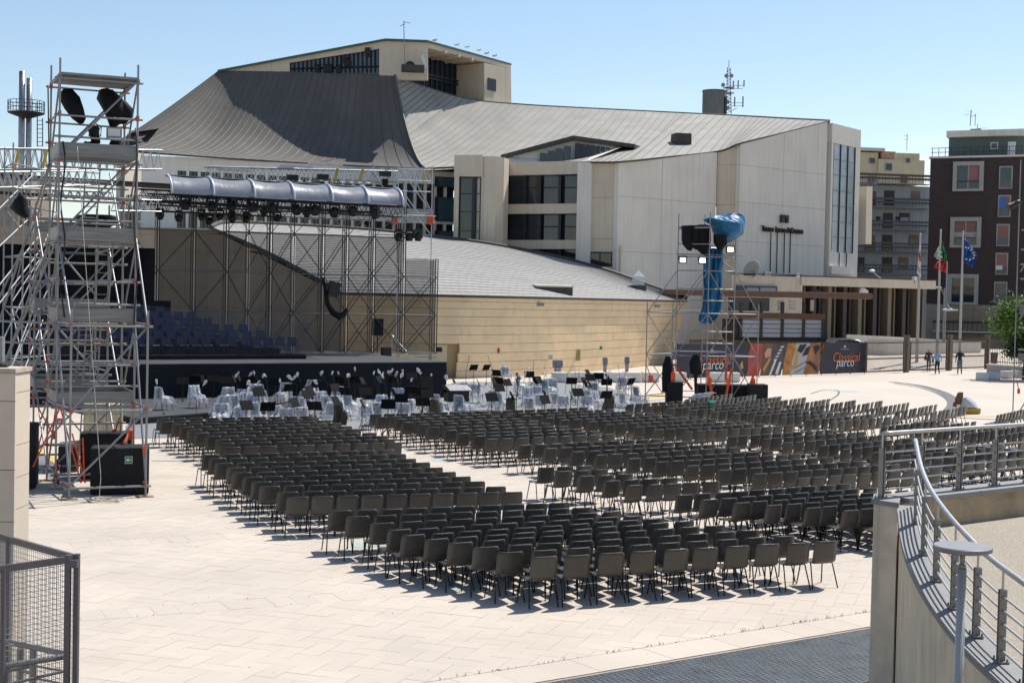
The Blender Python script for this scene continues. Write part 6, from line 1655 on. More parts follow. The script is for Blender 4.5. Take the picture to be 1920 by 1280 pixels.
for k in range(7): fD2.pbox(mb := MB(), 1078 + k * 9.5, 268.5 + k * 1.3, 1085.5 + k * 9.5, 303 - k * 3.6, .05, .12); obj('dormer_louvre', mb, M_frame, dm)
c = aty(1277, 268, 129.5); obj('roof_box', MB().rbox(c, (1.5, 1.5, 1.6), R(10)), M_fascia, th)
c = aty(774, 129, 138.5); obj('roof_plant', MB().rbox(c, (2.2, 1.2, .6), .1), M_fascia, th)
mb = MB().lathe([(.5, -.3), (.5, .3)], 12); mb.v = [tuple(aty(769, 125, 138.6) + Matrix.Rotation(R(90), 3, 'X') @ Vector(q)) for q in mb.v]; obj('plant_duct', mb, M_blk, th)
c = aty(264, 252, 129); obj('roof_notch', MB().add([aty(238, 252, 128), aty(292, 243, 130), aty(262, 262, 128), aty(240, 265, 128)], [(0, 1, 2, 3)]).add([aty(236, 250, 127.5), aty(293, 242, 129.5), aty(300, 240, 133), aty(250, 244, 133)], [(0, 1, 2, 3)]), M_fascia, th)
# ---- fly tower
f0 = [aty(409, 134, YT + .1), aty(722, 75, YT + .1), aty(802, 78, YT + .1), aty(802, 150, YT + .1)]
fy = Fac((f0[0].x, YT + .1), (f0[2].x, YT + .1))
def fp(u, v, t=0.0): return fy.P(*fy.px(u, v), t)
M_warm = M_conc3
for poly in ([(409, 134), (543, 109), (543, 118), (543, 134.5), ], [(543, 109), (722, 75), (722, 90), (543, 118)], [(711, 92.2), (722, 90), (722, 150), (711, 150)], [(722, 75), (802, 78), (802, 150), (722, 150)]):
    obj('fly_tower_panel', MB().slab3([fp(u, v) for u, v in poly[::-1]], .6, Vector((0, 1, 0))), M_warm, th)
mb = MB().add([fp(543, 134.5, -.4), fp(711, 138, -.4), fp(711, 92, -.4), fp(543, 118, -.4)], [(0, 1, 2, 3)]); sw = obj('strip_window', mb, mat('blue_strip_glass', (.06, .085, .11), .1, spec=.8, var=.5, scale=.6), th)
for k in range(22):
    u = 543 + 168 * k / 21; vt_ = 118 - (118 - 92.2) * k / 21; mb = MB(); mb.tube(fp(u, 135.5, -.3), fp(u, vt_, -.3), .09, 4); obj('mullion', mb, M_frame, sw)
obj('transom', MB().path([fp(543, 128.5, -.3), fp(711, 124, -.3)], .08, 4), M_frame, sw)
for (u, v) in ((648, 112), (652, 118), (595, 128), (612, 128), (618, 128), (690, 97), (635, 129)):
    obj('open_sash', MB().rbox(fp(u, v, .15), (.5, .5, .6), 0, Matrix.Rotation(R(30), 3, 'X')), M_frame, sw)
# right face with the loggia
pq0, pq1 = aty(802, 78, YT + .1), aty(958, 122, 152)
fR_ = Fac((pq0.x, pq0.y), (pq1.x, pq1.y))
def rp_(u, v, t=0.0): return fR_.P(*fR_.px(u, v), t)
obj('loggia_roof', MB().slab3([rp_(802, 78), rp_(880, 97), rp_(958, 121), rp_(958, 129), rp_(803, 90)], 3.8, -fR_.n), M_warm, th)
obj('loggia_pier', MB().slab3([rp_(908, 118), rp_(958, 129), rp_(959, 205), rp_(908, 200)], 4.0, -fR_.n), M_warm, th)
obj('loggia_back', MB().slab3([fR_.P(fR_.px(802, 100)[0], 16, -3.7), fR_.P(fR_.px(930, 120)[0], 16, -3.7), fR_.P(fR_.px(930, 120)[0], fR_.px(880, 108)[1], -3.7), fR_.P(fR_.px(802, 100)[0], fR_.px(830, 96)[1], -3.7)], .3, -fR_.n), mat('blue_dark_glass', (.035, .06, .09), .12, spec=.8, var=.5), th)
for k in range(12):
    a, _z = fR_.px(806 + k * 9, 120); fR_.box(mb := MB(), a - .08, a + .08, 18, fR_.px(850, 100)[1], -3.6, -3.4); obj('mullion', mb, M_frame, th)
for v in (135, 141): 
    z = fR_.px(850, v)[1]; fR_.box(mb := MB(), fR_.px(804, 120)[0], fR_.px(908, 120)[0], z - .1, z + .1, -3.4, -3.3); obj('transom', mb, M_frame, th)
for k in range(3):
    a = fR_.px(835 + k * 25, 110)[0]; obj('loggia_beam', fR_.box(MB(), a - .15, a + .15, fR_.px(835 + k * 25, 94 + k * 7)[1] - .35, fR_.px(835 + k * 25, 94 + k * 7)[1], -3.4, .1), M_warm, th)
fR_.pbox(mb := MB(), 914, 146, 929, 172, .02, .08); obj('window', mb, M_frame, th)
obj('fly_roof', MB().slab3([fp(409, 133) + Vector((0, -.3, .05)), fp(722, 74.5) + Vector((0, -.3, .05)), fp(722, 74.5) + Vector((9, 22, 0)), fp(409, 133) + Vector((-4, 22, 0))], .2, Vector((0, 0, -1))), mat('green_copper_edge', (.08, .13, .10), .6), th)
obj('fly_roof', MB().slab3([fp(722, 74.5) + Vector((0, -.3, .06)), fp(802, 77.5) + Vector((0, -.3, .06)), rp_(959, 120.5) + Vector((0, 0, .06)), rp_(959, 120.5) + Vector((-6, 10, 0)), fp(722, 74.5) + Vector((9, 22, 0))], .2, Vector((0, 0, -1))), MATS['green_copper_edge'], th)
# seagulls on the roof edge
for k, (u, v) in enumerate(((820, 79), (861, 88), (880, 92), (902, 98), (917, 103.5), (932, 108))):
    p = rp_(u, v, -.3) + Vector((0, 0, .22)); t = thing('gull', 'tiny gull sitting on the loggia roof edge, %s from the left' % ordw(k + 1), 'bird', p, 0, 'gulls on the theatre roof')
    me = MB().lathe([(.01, -.3), (.09, -.18), (.13, 0), (.1, .15), (.03, .25)], 8); me.v = [tuple(p + Matrix.Rotation(R(80), 3, 'Y') @ Vector(q)) for q in me.v]; obj('body', me, M_white, t, True)
    obj('head', MB().lathe([(.01, -.08), (.07, 0), (.01, .08)], 8, p + Vector((.2, 0, .14))), M_white, t, True)
# roof mast with antenna, dish, satellite mast with tank
t = thing('roof_aerial', 'thin aerial mast standing on the fly tower', 'antenna', aty(757, 90, 139.5))
tube('mast', aty(759, 124, 139.4), aty(757, 40, 139.4), .045, M_steel2, t, 6); tube('arm', aty(750, 49, 139.4), aty(760, 45, 139.4), .03, M_steel2, t, 6); tube('arm', aty(756, 41, 139.4), aty(770, 44, 139.4), .03, M_steel2, t, 6)
o = obj('roof_antenna', MB().rbox(aty(795, 117, 139.3), (.3, .2, 1.3), .2, Matrix.Rotation(R(-18), 3, 'Y')), M_white); tag(o, 'short white panel antenna on the fly tower wall', 'antenna')
t = thing('water_tower', 'grey round concrete tank behind the theatre ridge', 'tank', aty(1338, 215, 160))
c = aty(1338, 230, 160)
obj('drum', MB().lathe([(1.32, -3), (1.32, 3.45)], 24, c), mat('grey_tank', (.16, .16, .155), .9, var=.12, streak=.4), t, False); obj('rim', MB().lathe([(1.36, 3.45), (1.36, 3.55), (0, 3.56)], 24, c), MATS['green_copper_edge'], t); obj('door_recess', MB().rbox(c + Vector((1.15, -.75, 1.2)), (.3, .2, 3.2), R(40)), M_frame, t)
t = thing('antenna_mast', 'lattice telecom mast with panel antennas behind the theatre ridge', 'antenna', aty(1366, 215, 162))
def mk(u0, v0, u1, v1, r=.05, nm='tube', Y=162): tube(nm, aty(u0, v0, Y), aty(u1, v1, Y), r, M_steel2, t, 5)
for (a, b) in ((1362.5, 1366), (1370, 1373)): pass
mk(1362, 215, 1364, 127); mk(1371, 216, 1369, 127); mk(1366.5, 127, 1367, 113, .04)
for k in range(14):
    v = 212 - k * 6; mk(1362.2, v, 1370.8, v - 3, .035, 'lacing'); mk(1370.8, v - 3, 1362.5, v - 6, .035, 'lacing')
for (u, v0, v1) in ((1375, 152, 168), (1384, 151, 167), (1395, 150.5, 163), (1377.5, 182, 200), (1393, 181, 201)):
    p = aty(u, (v0 + v1) / 2, 161.6); h_ = (v1 - v0) / 2667 * 161.6; obj('panel_antenna', MB().rbox(p, (.13, .1, h_), .3), mat('grey_antenna', (.3, .31, .33), .5), t)
for (u0, v0, u1, v1) in ((1368, 162, 1396, 160), (1368, 167, 1393, 166), (1371, 193, 1393, 193), (1371, 199, 1393, 199), (1371, 208, 1382, 203)): mk(u0, v0, u1, v1, .035, 'arm')
obj('cage', MB().rbox(aty(1366, 165, 162), (1.0, 1.0, .08), .3).rbox(aty(1366, 175, 162), (1.0, 1.0, .08), .3), M_steel2, t)
for (u, v) in ((1361.5, 143), (1371, 143), (1355.5, 160), (1364, 192), (1364, 203)):
    mb = MB().lathe([(.02, 0), (.22, .03), (.24, .2), (.0, .21)], 10); mb.v = [tuple(aty(u, v, 161.3) + Matrix.Rotation(R(90), 3, 'X') @ Vector(q)) for q in mb.v]; obj('dish', mb, M_steel2, t)

# ================================================================ ENTRANCE HALL, BAR, GATE
ent = thing('entrance_hall', 'low glazed entrance hall with a flat concrete roof beside the theatre', 'building', (30, 126, 0))
pa_, pb_, pc_ = aty(1372, 560, 119.5), aty(1500, 560, 121), aty(1752, 560, 128)
fa = Fac((pa_.x, pa_.y), (pb_.x, pb_.y)); fb = Fac((pb_.x, pb_.y), (pc_.x, pc_.y))
ztE = zat(fb, 1600, 521.5)
fa.pbox(mb := MB(), 1372, 515.5, 1502, 640, -.5, 0); obj('wall_panel', mb, M_conc3, ent)
fa.pbox(mb := MB(), 1372, 512.5, 1502, 515, -1, .15); obj('roof_edge', mb, M_fascia, ent)
Lb = fb.px(1752, 530)[0]
fb.box(mb := MB(), -.02, Lb, ztE - .75, ztE, -9, .2); obj('roof_slab', mb, M_conc3, ent)
fb.box(mb := MB(), -.05, Lb + .05, ztE + .005, ztE + .1, -9, .25); obj('roof_edge', mb, M_fascia, ent)
mb = MB(); fb.box(mb, 0, Lb - .6, 0, ztE - .76, -1.6, -1.5); gw = obj('glass_wall', mb, mat('hall_glass', (.045, .04, .032), .05, spec=.8, var=.5, scale=.5), ent)
nf = 26
for k in range(nf + 1):
    a = (Lb - .5) * k / nf; wdt = .16 if k % 3 else .4
    fb.box(mb := MB(), a, a + wdt, 0, ztE - .76, -1.5, -.9 if k % 3 else -.4); obj('fin' if k % 3 == 0 else 'mullion', mb, M_fascia if k % 2 else mat('tan_fin', (.19, .155, .11), .6), ent)
fb.box(mb := MB(), 0, Lb - .5, ztE - 3.0, ztE - 2.85, -1.5, -1.3); obj('transom', mb, M_fascia, ent)
# satellite dish, floodlights and ducts on the roof
def dish(label, u, v, Y, r_, tiltx, rz, nm='satellite_dish'):
    p = aty(u, v, Y); t = thing(nm, label, 'satellite dish', p)
    mb = MB().lathe([(.02, 0), (r_ * .5, r_ * .09), (r_ * .85, r_ * .26), (r_, r_ * .36), (r_ * .98, r_ * .38), (r_ * .5, r_ * .13), (.02, .04)], 18); q_ = Matrix.Rotation(rz, 3, 'Z') @ Matrix.Rotation(tiltx, 3, 'X'); mb.v = [tuple(p + q_ @ Vector(x)) for x in mb.v]
    obj('reflector', mb, mat('dish_beige', (.5, .45, .36), .6), t, True); obj('arm', MB().tube(p, p + q_ @ Vector((0, -r_ * .3, r_ * .9)), .03), M_steel2, t); obj('mount', MB().tube(p, p - Vector((0, -.1, .9)), .06), M_steel2, t)
dish('round beige satellite dish on the low roof below the theatre sign', 1413, 508, 120.5, .85, R(72), R(-50))
for k, (u, v, Y, lab) in enumerate(((1438, 513, 120.5, 'boxy grey floodlight on the low entrance roof left of the cables'), (1495, 516, 121, 'small white floodlight on the low roof near the middle'), (1640, 518, 124, 'white lamp head on a bent arm on the entrance roof'), (1715, 522, 126, 'small lamp near the right end of the entrance roof'))):
    p = aty(u, v, Y); t = thing('roof_floodlight', lab, 'lamp', p)
    if k == 2:
        obj('arm', MB().path([aty(1652, 521, Y), aty(1645, 517, Y), aty(1638, 510, Y)], .05, 6), M_steel, t); obj('head', MB().lathe([(.05, -.1), (.25, -.05), (.28, .05), (.1, .15)], 10, aty(1635, 508, Y)), M_white, t)
    else:
        obj('head', MB().rbox(p, (.6 if k == 0 else .3, .4, .35), .3), M_steel if k == 0 else M_white, t); obj('foot', MB().tube(p, p - Vector((0, 0, .4)), .05), M_steel2, t)
# bar kiosk with brown canopy in front
bar = thing('bar_kiosk', 'brown roofed bar kiosk with white shutters behind the banner', 'kiosk', (20, 108, 0))
ka, kb = aty(1380, 560, 108), aty(1545, 560, 109.5); fk = Fac((ka.x, ka.y), (kb.x, kb.y))
M_brn = mat('brown_fascia', (.16, .085, .055), .6, var=.12)
A0 = aty(1330, 553, 105); A1 = aty(1636, 553, 108); A2 = aty(1620, 549, 113); A3 = aty(1240, 549, 112)
zk = 5.3
obj('canopy_roof', MB().prism([(aty(1240, 552, 108).x, 108.5), (aty(1637, 552, 106).x, 106), (aty(1630, 552, 113).x, 113), (aty(1240, 552, 113).x, 113)], zk, zk + .38), M_brn, bar)
obj('canopy_top', MB().prism([(aty(1242, 552, 109).x, 108.8), (aty(1630, 552, 107).x, 106.4), (aty(1624, 552, 113).x, 112.8), (aty(1240, 552, 113).x, 112.8)], zk + .384, zk + .43), mat('canopy_pale', (.45, .36, .25), .8), bar)
fk.pbox(mb := MB(), 1376, 598, 1545, 660, -2.5, -.05); obj('kiosk_body', mb, M_fascia, bar)
fk.pbox(mb := MB(), 1376, 585, 1545, 599.5, -1.0, .25); obj('counter_beam', mb, M_brn, bar)
for i, (u0, u1) in enumerate(((1391, 1424), (1428, 1463), (1468, 1503), (1508, 1539))):
    for k in range(4):
        fk.pbox(mb := MB(), u0, 599.5 + k * 8.3, u1, 607.2 + k * 8.3, .0, .1); obj('shutter_slat', mb, mat('white_shutter', (.50, .50, .53), .5), bar)
for u in (1388, 1426, 1465.5, 1505.5, 1542): 
    fk.pbox(mb := MB(), u - 1.6, 566, u + 1.6, 634, .0, .22); obj('post', mb, M_fascia, bar)
fk.pbox(mb := MB(), 1376, 557, 1452, 584, -1.2, -1.0); bw_ = obj('upper_window', mb, mat('blue_grey_glass', (.06, .075, .11), .15, spec=.7), bar)
fk.pbox(mb := MB(), 1462, 562, 1472, 582, -.4, -.3); obj('menu_board', mb, M_white, bar)
for k in range(3): fk.pbox(mb := MB(), 1484, 563 + k * 6.5, 1494, 567.5 + k * 6.5, -.4, -.3); obj('menu_board', mb, M_white, bar)
fk.pbox(mb := MB(), 1523, 562, 1529, 583, -.4, -.3); obj('menu_board', mb, M_white, bar)
for (u, v, lab) in ((1528, 546.5, 'dark solar lamp on the brown canopy roof left of the pale one'), (1620, 547, 'pale tilted floodlight on the right end of the brown canopy roof')):
    p = aty(u, v, 108.5); o = obj('canopy_lamp', MB().rbox(p, (.5, .35, .4), .4, Matrix.Rotation(R(25), 3, 'Y')), M_blk if u < 1600 else M_white); tag(o, lab, 'lamp')
# blue-grey block windows left of the kiosk
fa.pbox(mb := MB(), 1380, 535, 1455, 556, .02, .2); wv = obj('window', mb, mat('blue_frame', (.05, .065, .10), .4), ent)
for u0, u1 in ((1398, 1420), (1424, 1452)): fa.pbox(mb := MB(), u0, 539, u1, 556, .2, .22); obj('pane', mb, mat('pale_blind', (.28, .29, .30), .4), wv)
# ochre counter front below the kiosk
fk.pbox(mb := MB(), 1290, 636, 1560, 660, .3, .5); obj('counter_front', mb, mat('ochre_board', (.16, .10, .035), .7, var=.2), bar)
# banner fence with the concert poster
bA, bB = atz(1262, 712), atz(1622, 700.5)
fbn = Fac((bA.x, bA.y), (bB.x, bB.y)); Lbn = fbn.len
zb_ = zat(fbn, 1622, 642)
bn = thing('banner_fence', 'long dark purple concert banner with instruments and Classical parco lettering', 'banner', bA)
M_pur = mat('banner_purple', (.030, .025, .045), .55, var=.1, scale=1.2)
def strp(u0, u1, material, t0=.03, name='banner_field', slant=0.0):
    a0, a1 = fbn.px(u0, 670)[0], fbn.px(u1, 670)[0]
    sl = slant
    obj(name, MB().slab3([fbn.P(a0 - sl, .08, t0), fbn.P(a1 - sl, .08, t0), fbn.P(a1 + sl, zb_, t0), fbn.P(a0 + sl, zb_, t0)], .02, -fbn.n), material, bn)
strp(1268, 1402, M_pur); strp(1402, 1428, mat('banner_red', (.36, .06, .045), .55, var=.15, scale=2), .03, slant=.25)
strp(1428, 1448, mat('banner_strings', (.14, .08, .055), .5, var=.4, scale=1, stretch=(14, 14, .3)), .03, slant=.15)
strp(1444, 1470, mat('banner_metal', (.10, .10, .11), .3, col2=(.02, .02, .022), scale=2.2, stretch=(6, 6, 1)), .034, slant=.35)
strp(1470, 1488, mat('banner_saxophone', (.42, .17, .035), .4, var=.5, scale=2), .03, slant=.2)
strp(1486, 1512, mat('banner_keys', (.40, .41, .43), .4, var=.05), .034, slant=.35)
strp(1510, 1540, mat('banner_violin', (.32, .13, .055), .4, var=.45, scale=1.2), .03, slant=.3)
strp(1537, 1622, M_pur)
# picture elements: fingers, bow, clarinet keys, piano keys, violin curve
def art(poly, material, t0=.05, name='printed_shape'):
    obj(name, MB().slab3([fbn.P(*fbn.px(u, v), t0) for u, v in poly], .006, -fbn.n), material, bn)
M_skin = mat('print_skin', (.55, .30, .2), .6); M_pw = mat('print_white', (.62, .62, .64), .5); M_pk = mat('print_black', (.012, .012, .014), .5); M_po = mat('print_orange', (.55, .16, .04), .5); M_gold = mat('print_gold', (.5, .28, .07), .5)
art([(1432, 662), (1438, 652), (1446, 654), (1444, 668), (1434, 671)], M_skin); art([(1428, 692), (1442, 669), (1445, 672), (1432, 696)], mat('print_wood', (.45, .27, .09), .6))
for k in range(5): art([(1449 + k * 3.2, 676 - k * 6), (1455 + k * 3.2, 675 - k * 6), (1456 + k * 3.2, 672 - k * 6), (1450 + k * 3.2, 673 - k * 6)], M_pw, .06)
art([(1440, 703), (1452, 672), (1455, 674), (1444, 703)], M_pw, .058); art([(1452, 700), (1460, 678), (1464, 678), (1457, 702)], M_pw, .058)
art([(1476, 690), (1488, 684), (1492, 664), (1486, 648), (1490, 646), (1497, 662), (1493, 688), (1480, 696)], M_gold, .052)
art([(1494, 658), (1499, 646), (1512, 645), (1502, 662)], M_pk, .058); art([(1503, 668), (1510, 652), (1519, 648), (1514, 664)], M_pk, .058)
for (u0, v0, u1, v1) in ((1488, 690, 1512, 676), (1490, 697, 1510, 688)): art([(u0, v0), (u1, v1), (u1, v1 + 1), (u0, v0 + 1)], M_pk, .06)
art([(1510, 680), (1518, 676), (1530, 686), (1532, 697), (1527, 694), (1520, 685)], M_pk, .052); art([(1524, 650), (1534, 645), (1537, 652), (1528, 664)], M_pk, .052)
art([(1386, 683), (1391, 676), (1393, 690), (1388, 691)], M_gold, .05)
text(bn, 'Classical', fbn, 1559, 678, .92, .06, M_po, shear=.2, ext=.008); text(bn, 'parco', fbn, 1566, 687, .88, .075, M_pw, shear=.25, ext=.008)
text(bn, 'Classical', fbn, 1308, 684, .9, .06, M_po, shear=.2, ext=.008); text(bn, 'parco', fbn, 1315, 692.5, .86, .075, M_pw, shear=.25, ext=.008)
for u in (1583, 1334):
    v = 652 if u > 1500 else 659
    for q_ in ([(u - 2, v), (u - .8, v), (u - .8, v - 3.2), (u - 2, v - 3.2)], [(u + .8, v), (u + 2, v), (u + 2, v - 3.2), (u + .8, v - 3.2)], [(u - 2, v - 3.3), (u + 2, v - 3.3), (u + 1, v - 4.6), (u - 1, v - 4.6)]): art(q_, M_pw, .06, 'emblem')
    art([(u - 8, v + 2.2), (u + 8, v + 2), (u + 8, v + 3), (u - 8, v + 3.2)], mat('print_grey', (.3, .3, .32), .5), .06)
for k in range(13): a = Lbn * k / 12; tube('fence_post', fbn.P(a, 0, -.06), fbn.P(a, zb_ + .1, -.06), .03, M_fascia, bn, 6)
# white seats blocks
def wblock(label, u, v, w_, rz, grp):
    p = atz(u, v); mb = MB().rbox((0, 0, .3), (w_, .7, .56)); me = mb.mesh('b'); b_ = bmesh.new(); b_.from_mesh(me); bmesh.ops.bevel(b_, geom=b_.edges[:], offset=.02, segments=1, affect='EDGES'); b_.to_mesh(me); b_.free()
    o = bpy.data.objects.new('stone_block', me); me.materials.append(mat('white_block', (.62, .60, .57), .8, var=.06)); link(o); o.location = p; o.rotation_euler = (0, 0, rz); tag(o, label, 'block', grp)
for k, u in enumerate((1050, 1082, 1120, 1153, 1186, 1219)): wblock('white stone block at the hall foot, %s from the left' % ordw(k + 1), u, 716 if k else 716.5, .92, .15, 'white blocks at the curved hall')
for k, u in enumerate((1272, 1345, 1372)): wblock('white stone block before the banner, %s from the left' % ordw(k + 1), u, 716, .85, .1, 'white blocks before the banner')
for k, (u, v) in enumerate(((1841, 713), (1864, 711.5), (1887, 709.5), (1906, 708), (1922, 707))):
    p = atz(u, v); mb = MB(); n = 6; me = MB().prism([(.44 * math.cos(a * math.pi / 3 + .3), .42 * math.sin(a * math.pi / 3 + .3)) for a in range(6)], .02, .52).mesh('hex'); me.materials.append(MATS['white_block']); o = bpy.data.objects.new('stone_block', me); link(o); o.location = p; tag(o, 'white six-sided block near the gate, %s from the left' % ordw(k + 1), 'block', 'white blocks near the gate')
for k, (u, v) in enumerate(((1045, 701), (1134, 695), (1175, 693))):
    p = atz(u, v + 4); t = thing('ground_floodlight', ['left floor floodlight facing the curved hall', 'middle floor floodlight facing the curved hall', 'right floor floodlight facing the curved hall'][k], 'lamp', p)
    obj('housing', MB().rbox(p + Vector((0, 0, .75)), (.62 if k == 0 else .3, .3, .4 if k == 0 else .45), .1, Matrix.Rotation(R(-25), 3, 'X')), M_steel2, t); obj('stand', MB().rbox(p + Vector((0, 0, .28)), (.4 if k == 0 else .2, .3, .54), .1), M_steel2, t)
# gate: sliding leaves, posts, bar fence
gA0, gB0 = atz(1623, 701), atz(1872, 690.5)
fg = Fac((gA0.x, gA0.y), (gB0.x, gB0.y))
M_gate = mat('brown_gate', (.15, .115, .085), .6, .2, var=.1)
def leaf(label, u0, u1, v0, vt, thick=True):
    a0, a1 = fg.px(u0, 690)[0], fg.px(u1, 690)[0]; zt_ = 2.25; t = thing('gate_leaf', label, 'gate', fg.P(a0, 0))
    for a in (a0, a1): obj('stile', fg.box(MB(), a - .06, a + .06, .1, zt_, -.05, .05), M_gate, t)
    for z in (.15, 1.05, zt_ - .08): obj('rail', fg.box(MB(), a0, a1, z - .05, z + .05, -.04, .04), M_gate, t)
    n = int((a1 - a0) / .14)
    for k in range(1, n): a = a0 + (a1 - a0) * k / n; obj('bar', fg.box(MB(), a - .009, a + .009, .15, zt_ + .18, -.01, .01), M_gate, t)
leaf('left sliding gate leaf of brown bars next to the banner', 1624, 1694, 0, 0); leaf('middle brown bar gate leaf behind the three walkers', 1706, 1774, 0, 0); leaf('right sliding gate leaf of brown bars', 1784, 1848, 0, 0)
for k, u in enumerate((1699, 1779, 1850)):
    a = fg.px(u, 690)[0]; t = thing('gate_post', ['wide brown gate post left of the walkers', 'wide brown gate post between the walkers', 'wide brown gate post at the right end'][k], 'post', fg.P(a, 0)); w_ = .17 if k < 2 else .12
    obj('post_body', fg.box(MB(), a - w_, a + w_, 0, 2.6, -.16, .16), M_gate, t); obj('post_cap', fg.box(MB(), a - w_ - .03, a + w_ + .03, 2.602, 2.68, -.19, .19), M_gate, t)
# planter wall with fence at the right
p0, p1 = aty(1850, 690, 101.5), aty(1960, 688, 97); fp_ = Fac((p0.x, p0.y), (p1.x, p1.y))
t = thing('planter_wall', 'low grey concrete planter wall under the tree by the gate', 'wall', p0); obj('wall_body', fp_.box(MB(), 0, fp_.len, 0, .75, -.3, 0), mat('grey_concrete', (.36, .36, .37), .85, var=.1), t); obj('wall_coping', fp_.box(MB(), -.03, fp_.len, .752, .82, -.34, .04), M_conc2, t)
t = thing('bar_fence', 'brown bar fence on the low planter wall at the right', 'fence', p0)
for k in range(34): a = fp_.len * k / 33; obj('bar', fp_.box(MB(), a - .015, a + .015, .83, 2.6, -.2, -.17), M_gate, t)
for z in (1.0, 2.45): obj('rail', fp_.box(MB(), 0, fp_.len, z - .03, z + .03, -.21, -.16), M_gate, t)
q = aty(1864, 672, 103); t = thing('litter_bin', 'dark litter bin behind the gate fence', 'bin', (q.x, 103, .0)); obj('bin_body', MB().lathe([(.22, .8), (.3, 1.6), (.26, 1.6)], 10, (q.x, 103, 0)), M_fascia, t); obj('bin_post', MB().tube((q.x, 103, 0), (q.x, 103, .8), .05), M_fascia, t)
# ramp wall behind the gate and car
rw0, rw1, rw2 = aty(1590, 640, 114), aty(1665, 640, 115), aty(1840, 650, 121)
o = thing('ramp_parapet', 'pale sloping ramp parapet behind the gate', 'wall', (rw0.x, rw0.y, 0))
for p, q, za, zb2 in ((rw0, rw1, aty(1590, 627, 114).z, aty(1665, 630.5, 115).z), (rw1, rw2, aty(1665, 630.5, 115).z, aty(1840, 641, 121).z)):
    obj('parapet_panel', MB().slab3([(p.x, p.y, .6), (q.x, q.y, .6), (q.x, q.y, zb2), (p.x, p.y, za)], .3), M_conc2, o)
# ---- parked car (only its upper half shows over the banner)
cc_ = aty(1573, 640, 108.5); car = thing('parked_car', 'pale silver hatchback car parked behind the banner', 'car', (cc_.x, cc_.y, 0), R(8))
prof = [(-2.0, .55), (-1.95, .85), (-1.1, 1.0), (-.35, 1.47), (.55, 1.5), (1.45, 1.32), (1.9, 1.0), (2.0, .75), (1.98, .45), (1.45, .3), (-1.45, .3), (-1.95, .4)]
def carslice(y, k): return [(x, y, .3 + (z - .3) * (1 if z < 1.0 else k)) for x, z in prof]
mb = MB(); n = len(prof); rowsc = [carslice(-.86, .97), carslice(-.80, 1.0), carslice(.80, 1.0), carslice(.86, .97)]
M_car = mat('silver_car_paint', (.40, .46, .48), .25, .5, var=.03)
mb.grid([r_ + [r_[0]] for r_ in rowsc]); mb.add(rowsc[0], [tuple(range(n))]); mb.add(rowsc[-1], [tuple(range(n))[::-1]])
zoff = aty(1573, 633, 108.5).z - 1.5
me = fix_normals(mb.mesh('car_body')); o = obj('body', me, M_car, car, local=True)
for s in (-1, 1):
    o = obj('side_window', MB().slab3([(-.95, s * .868, 1.02), (-.35, s * .862, 1.38), (.5, s * .862, 1.41), (1.2, s * .862, 1.28), (1.35, s * .868, 1.02)][::s], .01, Vector((0, -s, 0))), M_glass, car, local=True)
    for x in (-1.25, 1.25):
        wl_ = MB().lathe([(.1, -.1), (.32, -.1), (.32, .1), (.1, .1)], 16); wl_.v = [tuple(Matrix.Rotation(R(90), 3, 'X') @ Vector(v_) + Vector((x, s * .8, .32))) for v_ in wl_.v]; wh = obj('wheel', wl_, M_blk, car, local=True)
    obj('tail_light', MB().rbox((1.93, s * .72, .92), (.14, .24, .22)), M_red, car, local=True)
car.location.z = max(0, zoff)
gx = gB0.x
rpz = [(atz(1545, 700.0).x, 103.6, .0), (gx + 8, 118.5, .0), (gx + 10, 125, 1.0), (cc_.x - 6, 112.5, 1.2)]
struct('ramp', MB().add(rpz, [(0, 1, 2, 3)]).add([(cc_.x - 6, 112.5, 1.2), (gx + 10, 125, 1.0), (gx + 12, 132, 1.05), (cc_.x - 6, 119, 1.25)], [(0, 1, 2, 3)]), M_stonefar)
car.location.z = .8
# ---- flags
M_pole = mat('flag_pole', (.45, .44, .42), .5, .3)
def flag(label, u_top, v_top, u_b, v_b, Y, ffn, sx=1):
    a = aty(u_top, v_top, Y); b = aty(u_b, v_b, Y); t = thing('flagpole', label, 'flag', (a.x, Y, 0)); obj('pole', MB().tube((a.x, Y, 0), (a.x, Y, a.z), .13, 10, .07), M_pole, t, False); obj('finial', MB().lathe([(.02, -.1), (.1, 0), (.02, .1)], 8, (a.x, Y, a.z + .05)), M_pole, t)
    return t, a
def cloth(t, name, Y, outline_rows, material):
    """rows of pixel points, draped with folds in depth"""
    rows = []
    for i, r_ in enumerate(outline_rows):
        rows.append([aty(u, v, Y + .25 * math.sin(k * 1.9 + i * .6)) for k, (u, v) in enumerate(r_)])
    o = obj(name, MB().grid(rows), material, t, True); sm_ = o.modifiers.new('s', 'SOLIDIFY'); sm_.thickness = .012; return o
def quadrows(p00, p01, p10, p11, n=6, m_=8):
    return [[(p00[0] + (p01[0] - p00[0]) * k / m_ + ((p10[0] + (p11[0] - p10[0]) * k / m_) - (p00[0] + (p01[0] - p00[0]) * k / m_)) * i / n,
              p00[1] + (p01[1] - p00[1]) * k / m_ + ((p10[1] + (p11[1] - p10[1]) * k / m_) - (p00[1] + (p01[1] - p00[1]) * k / m_)) * i / n) for k in range(m_ + 1)] for i in range(n + 1)]
F_g, F_w, F_r = mat('flag_green', (.01, .20, .06), .7), mat('flag_white', (.70, .68, .64), .7), mat('flag_red', (.58, .035, .02), .7)
t, a = flag('flagpole flying the green white and red Italian tricolour', 1764, 433, 1759, 636, 112, None)
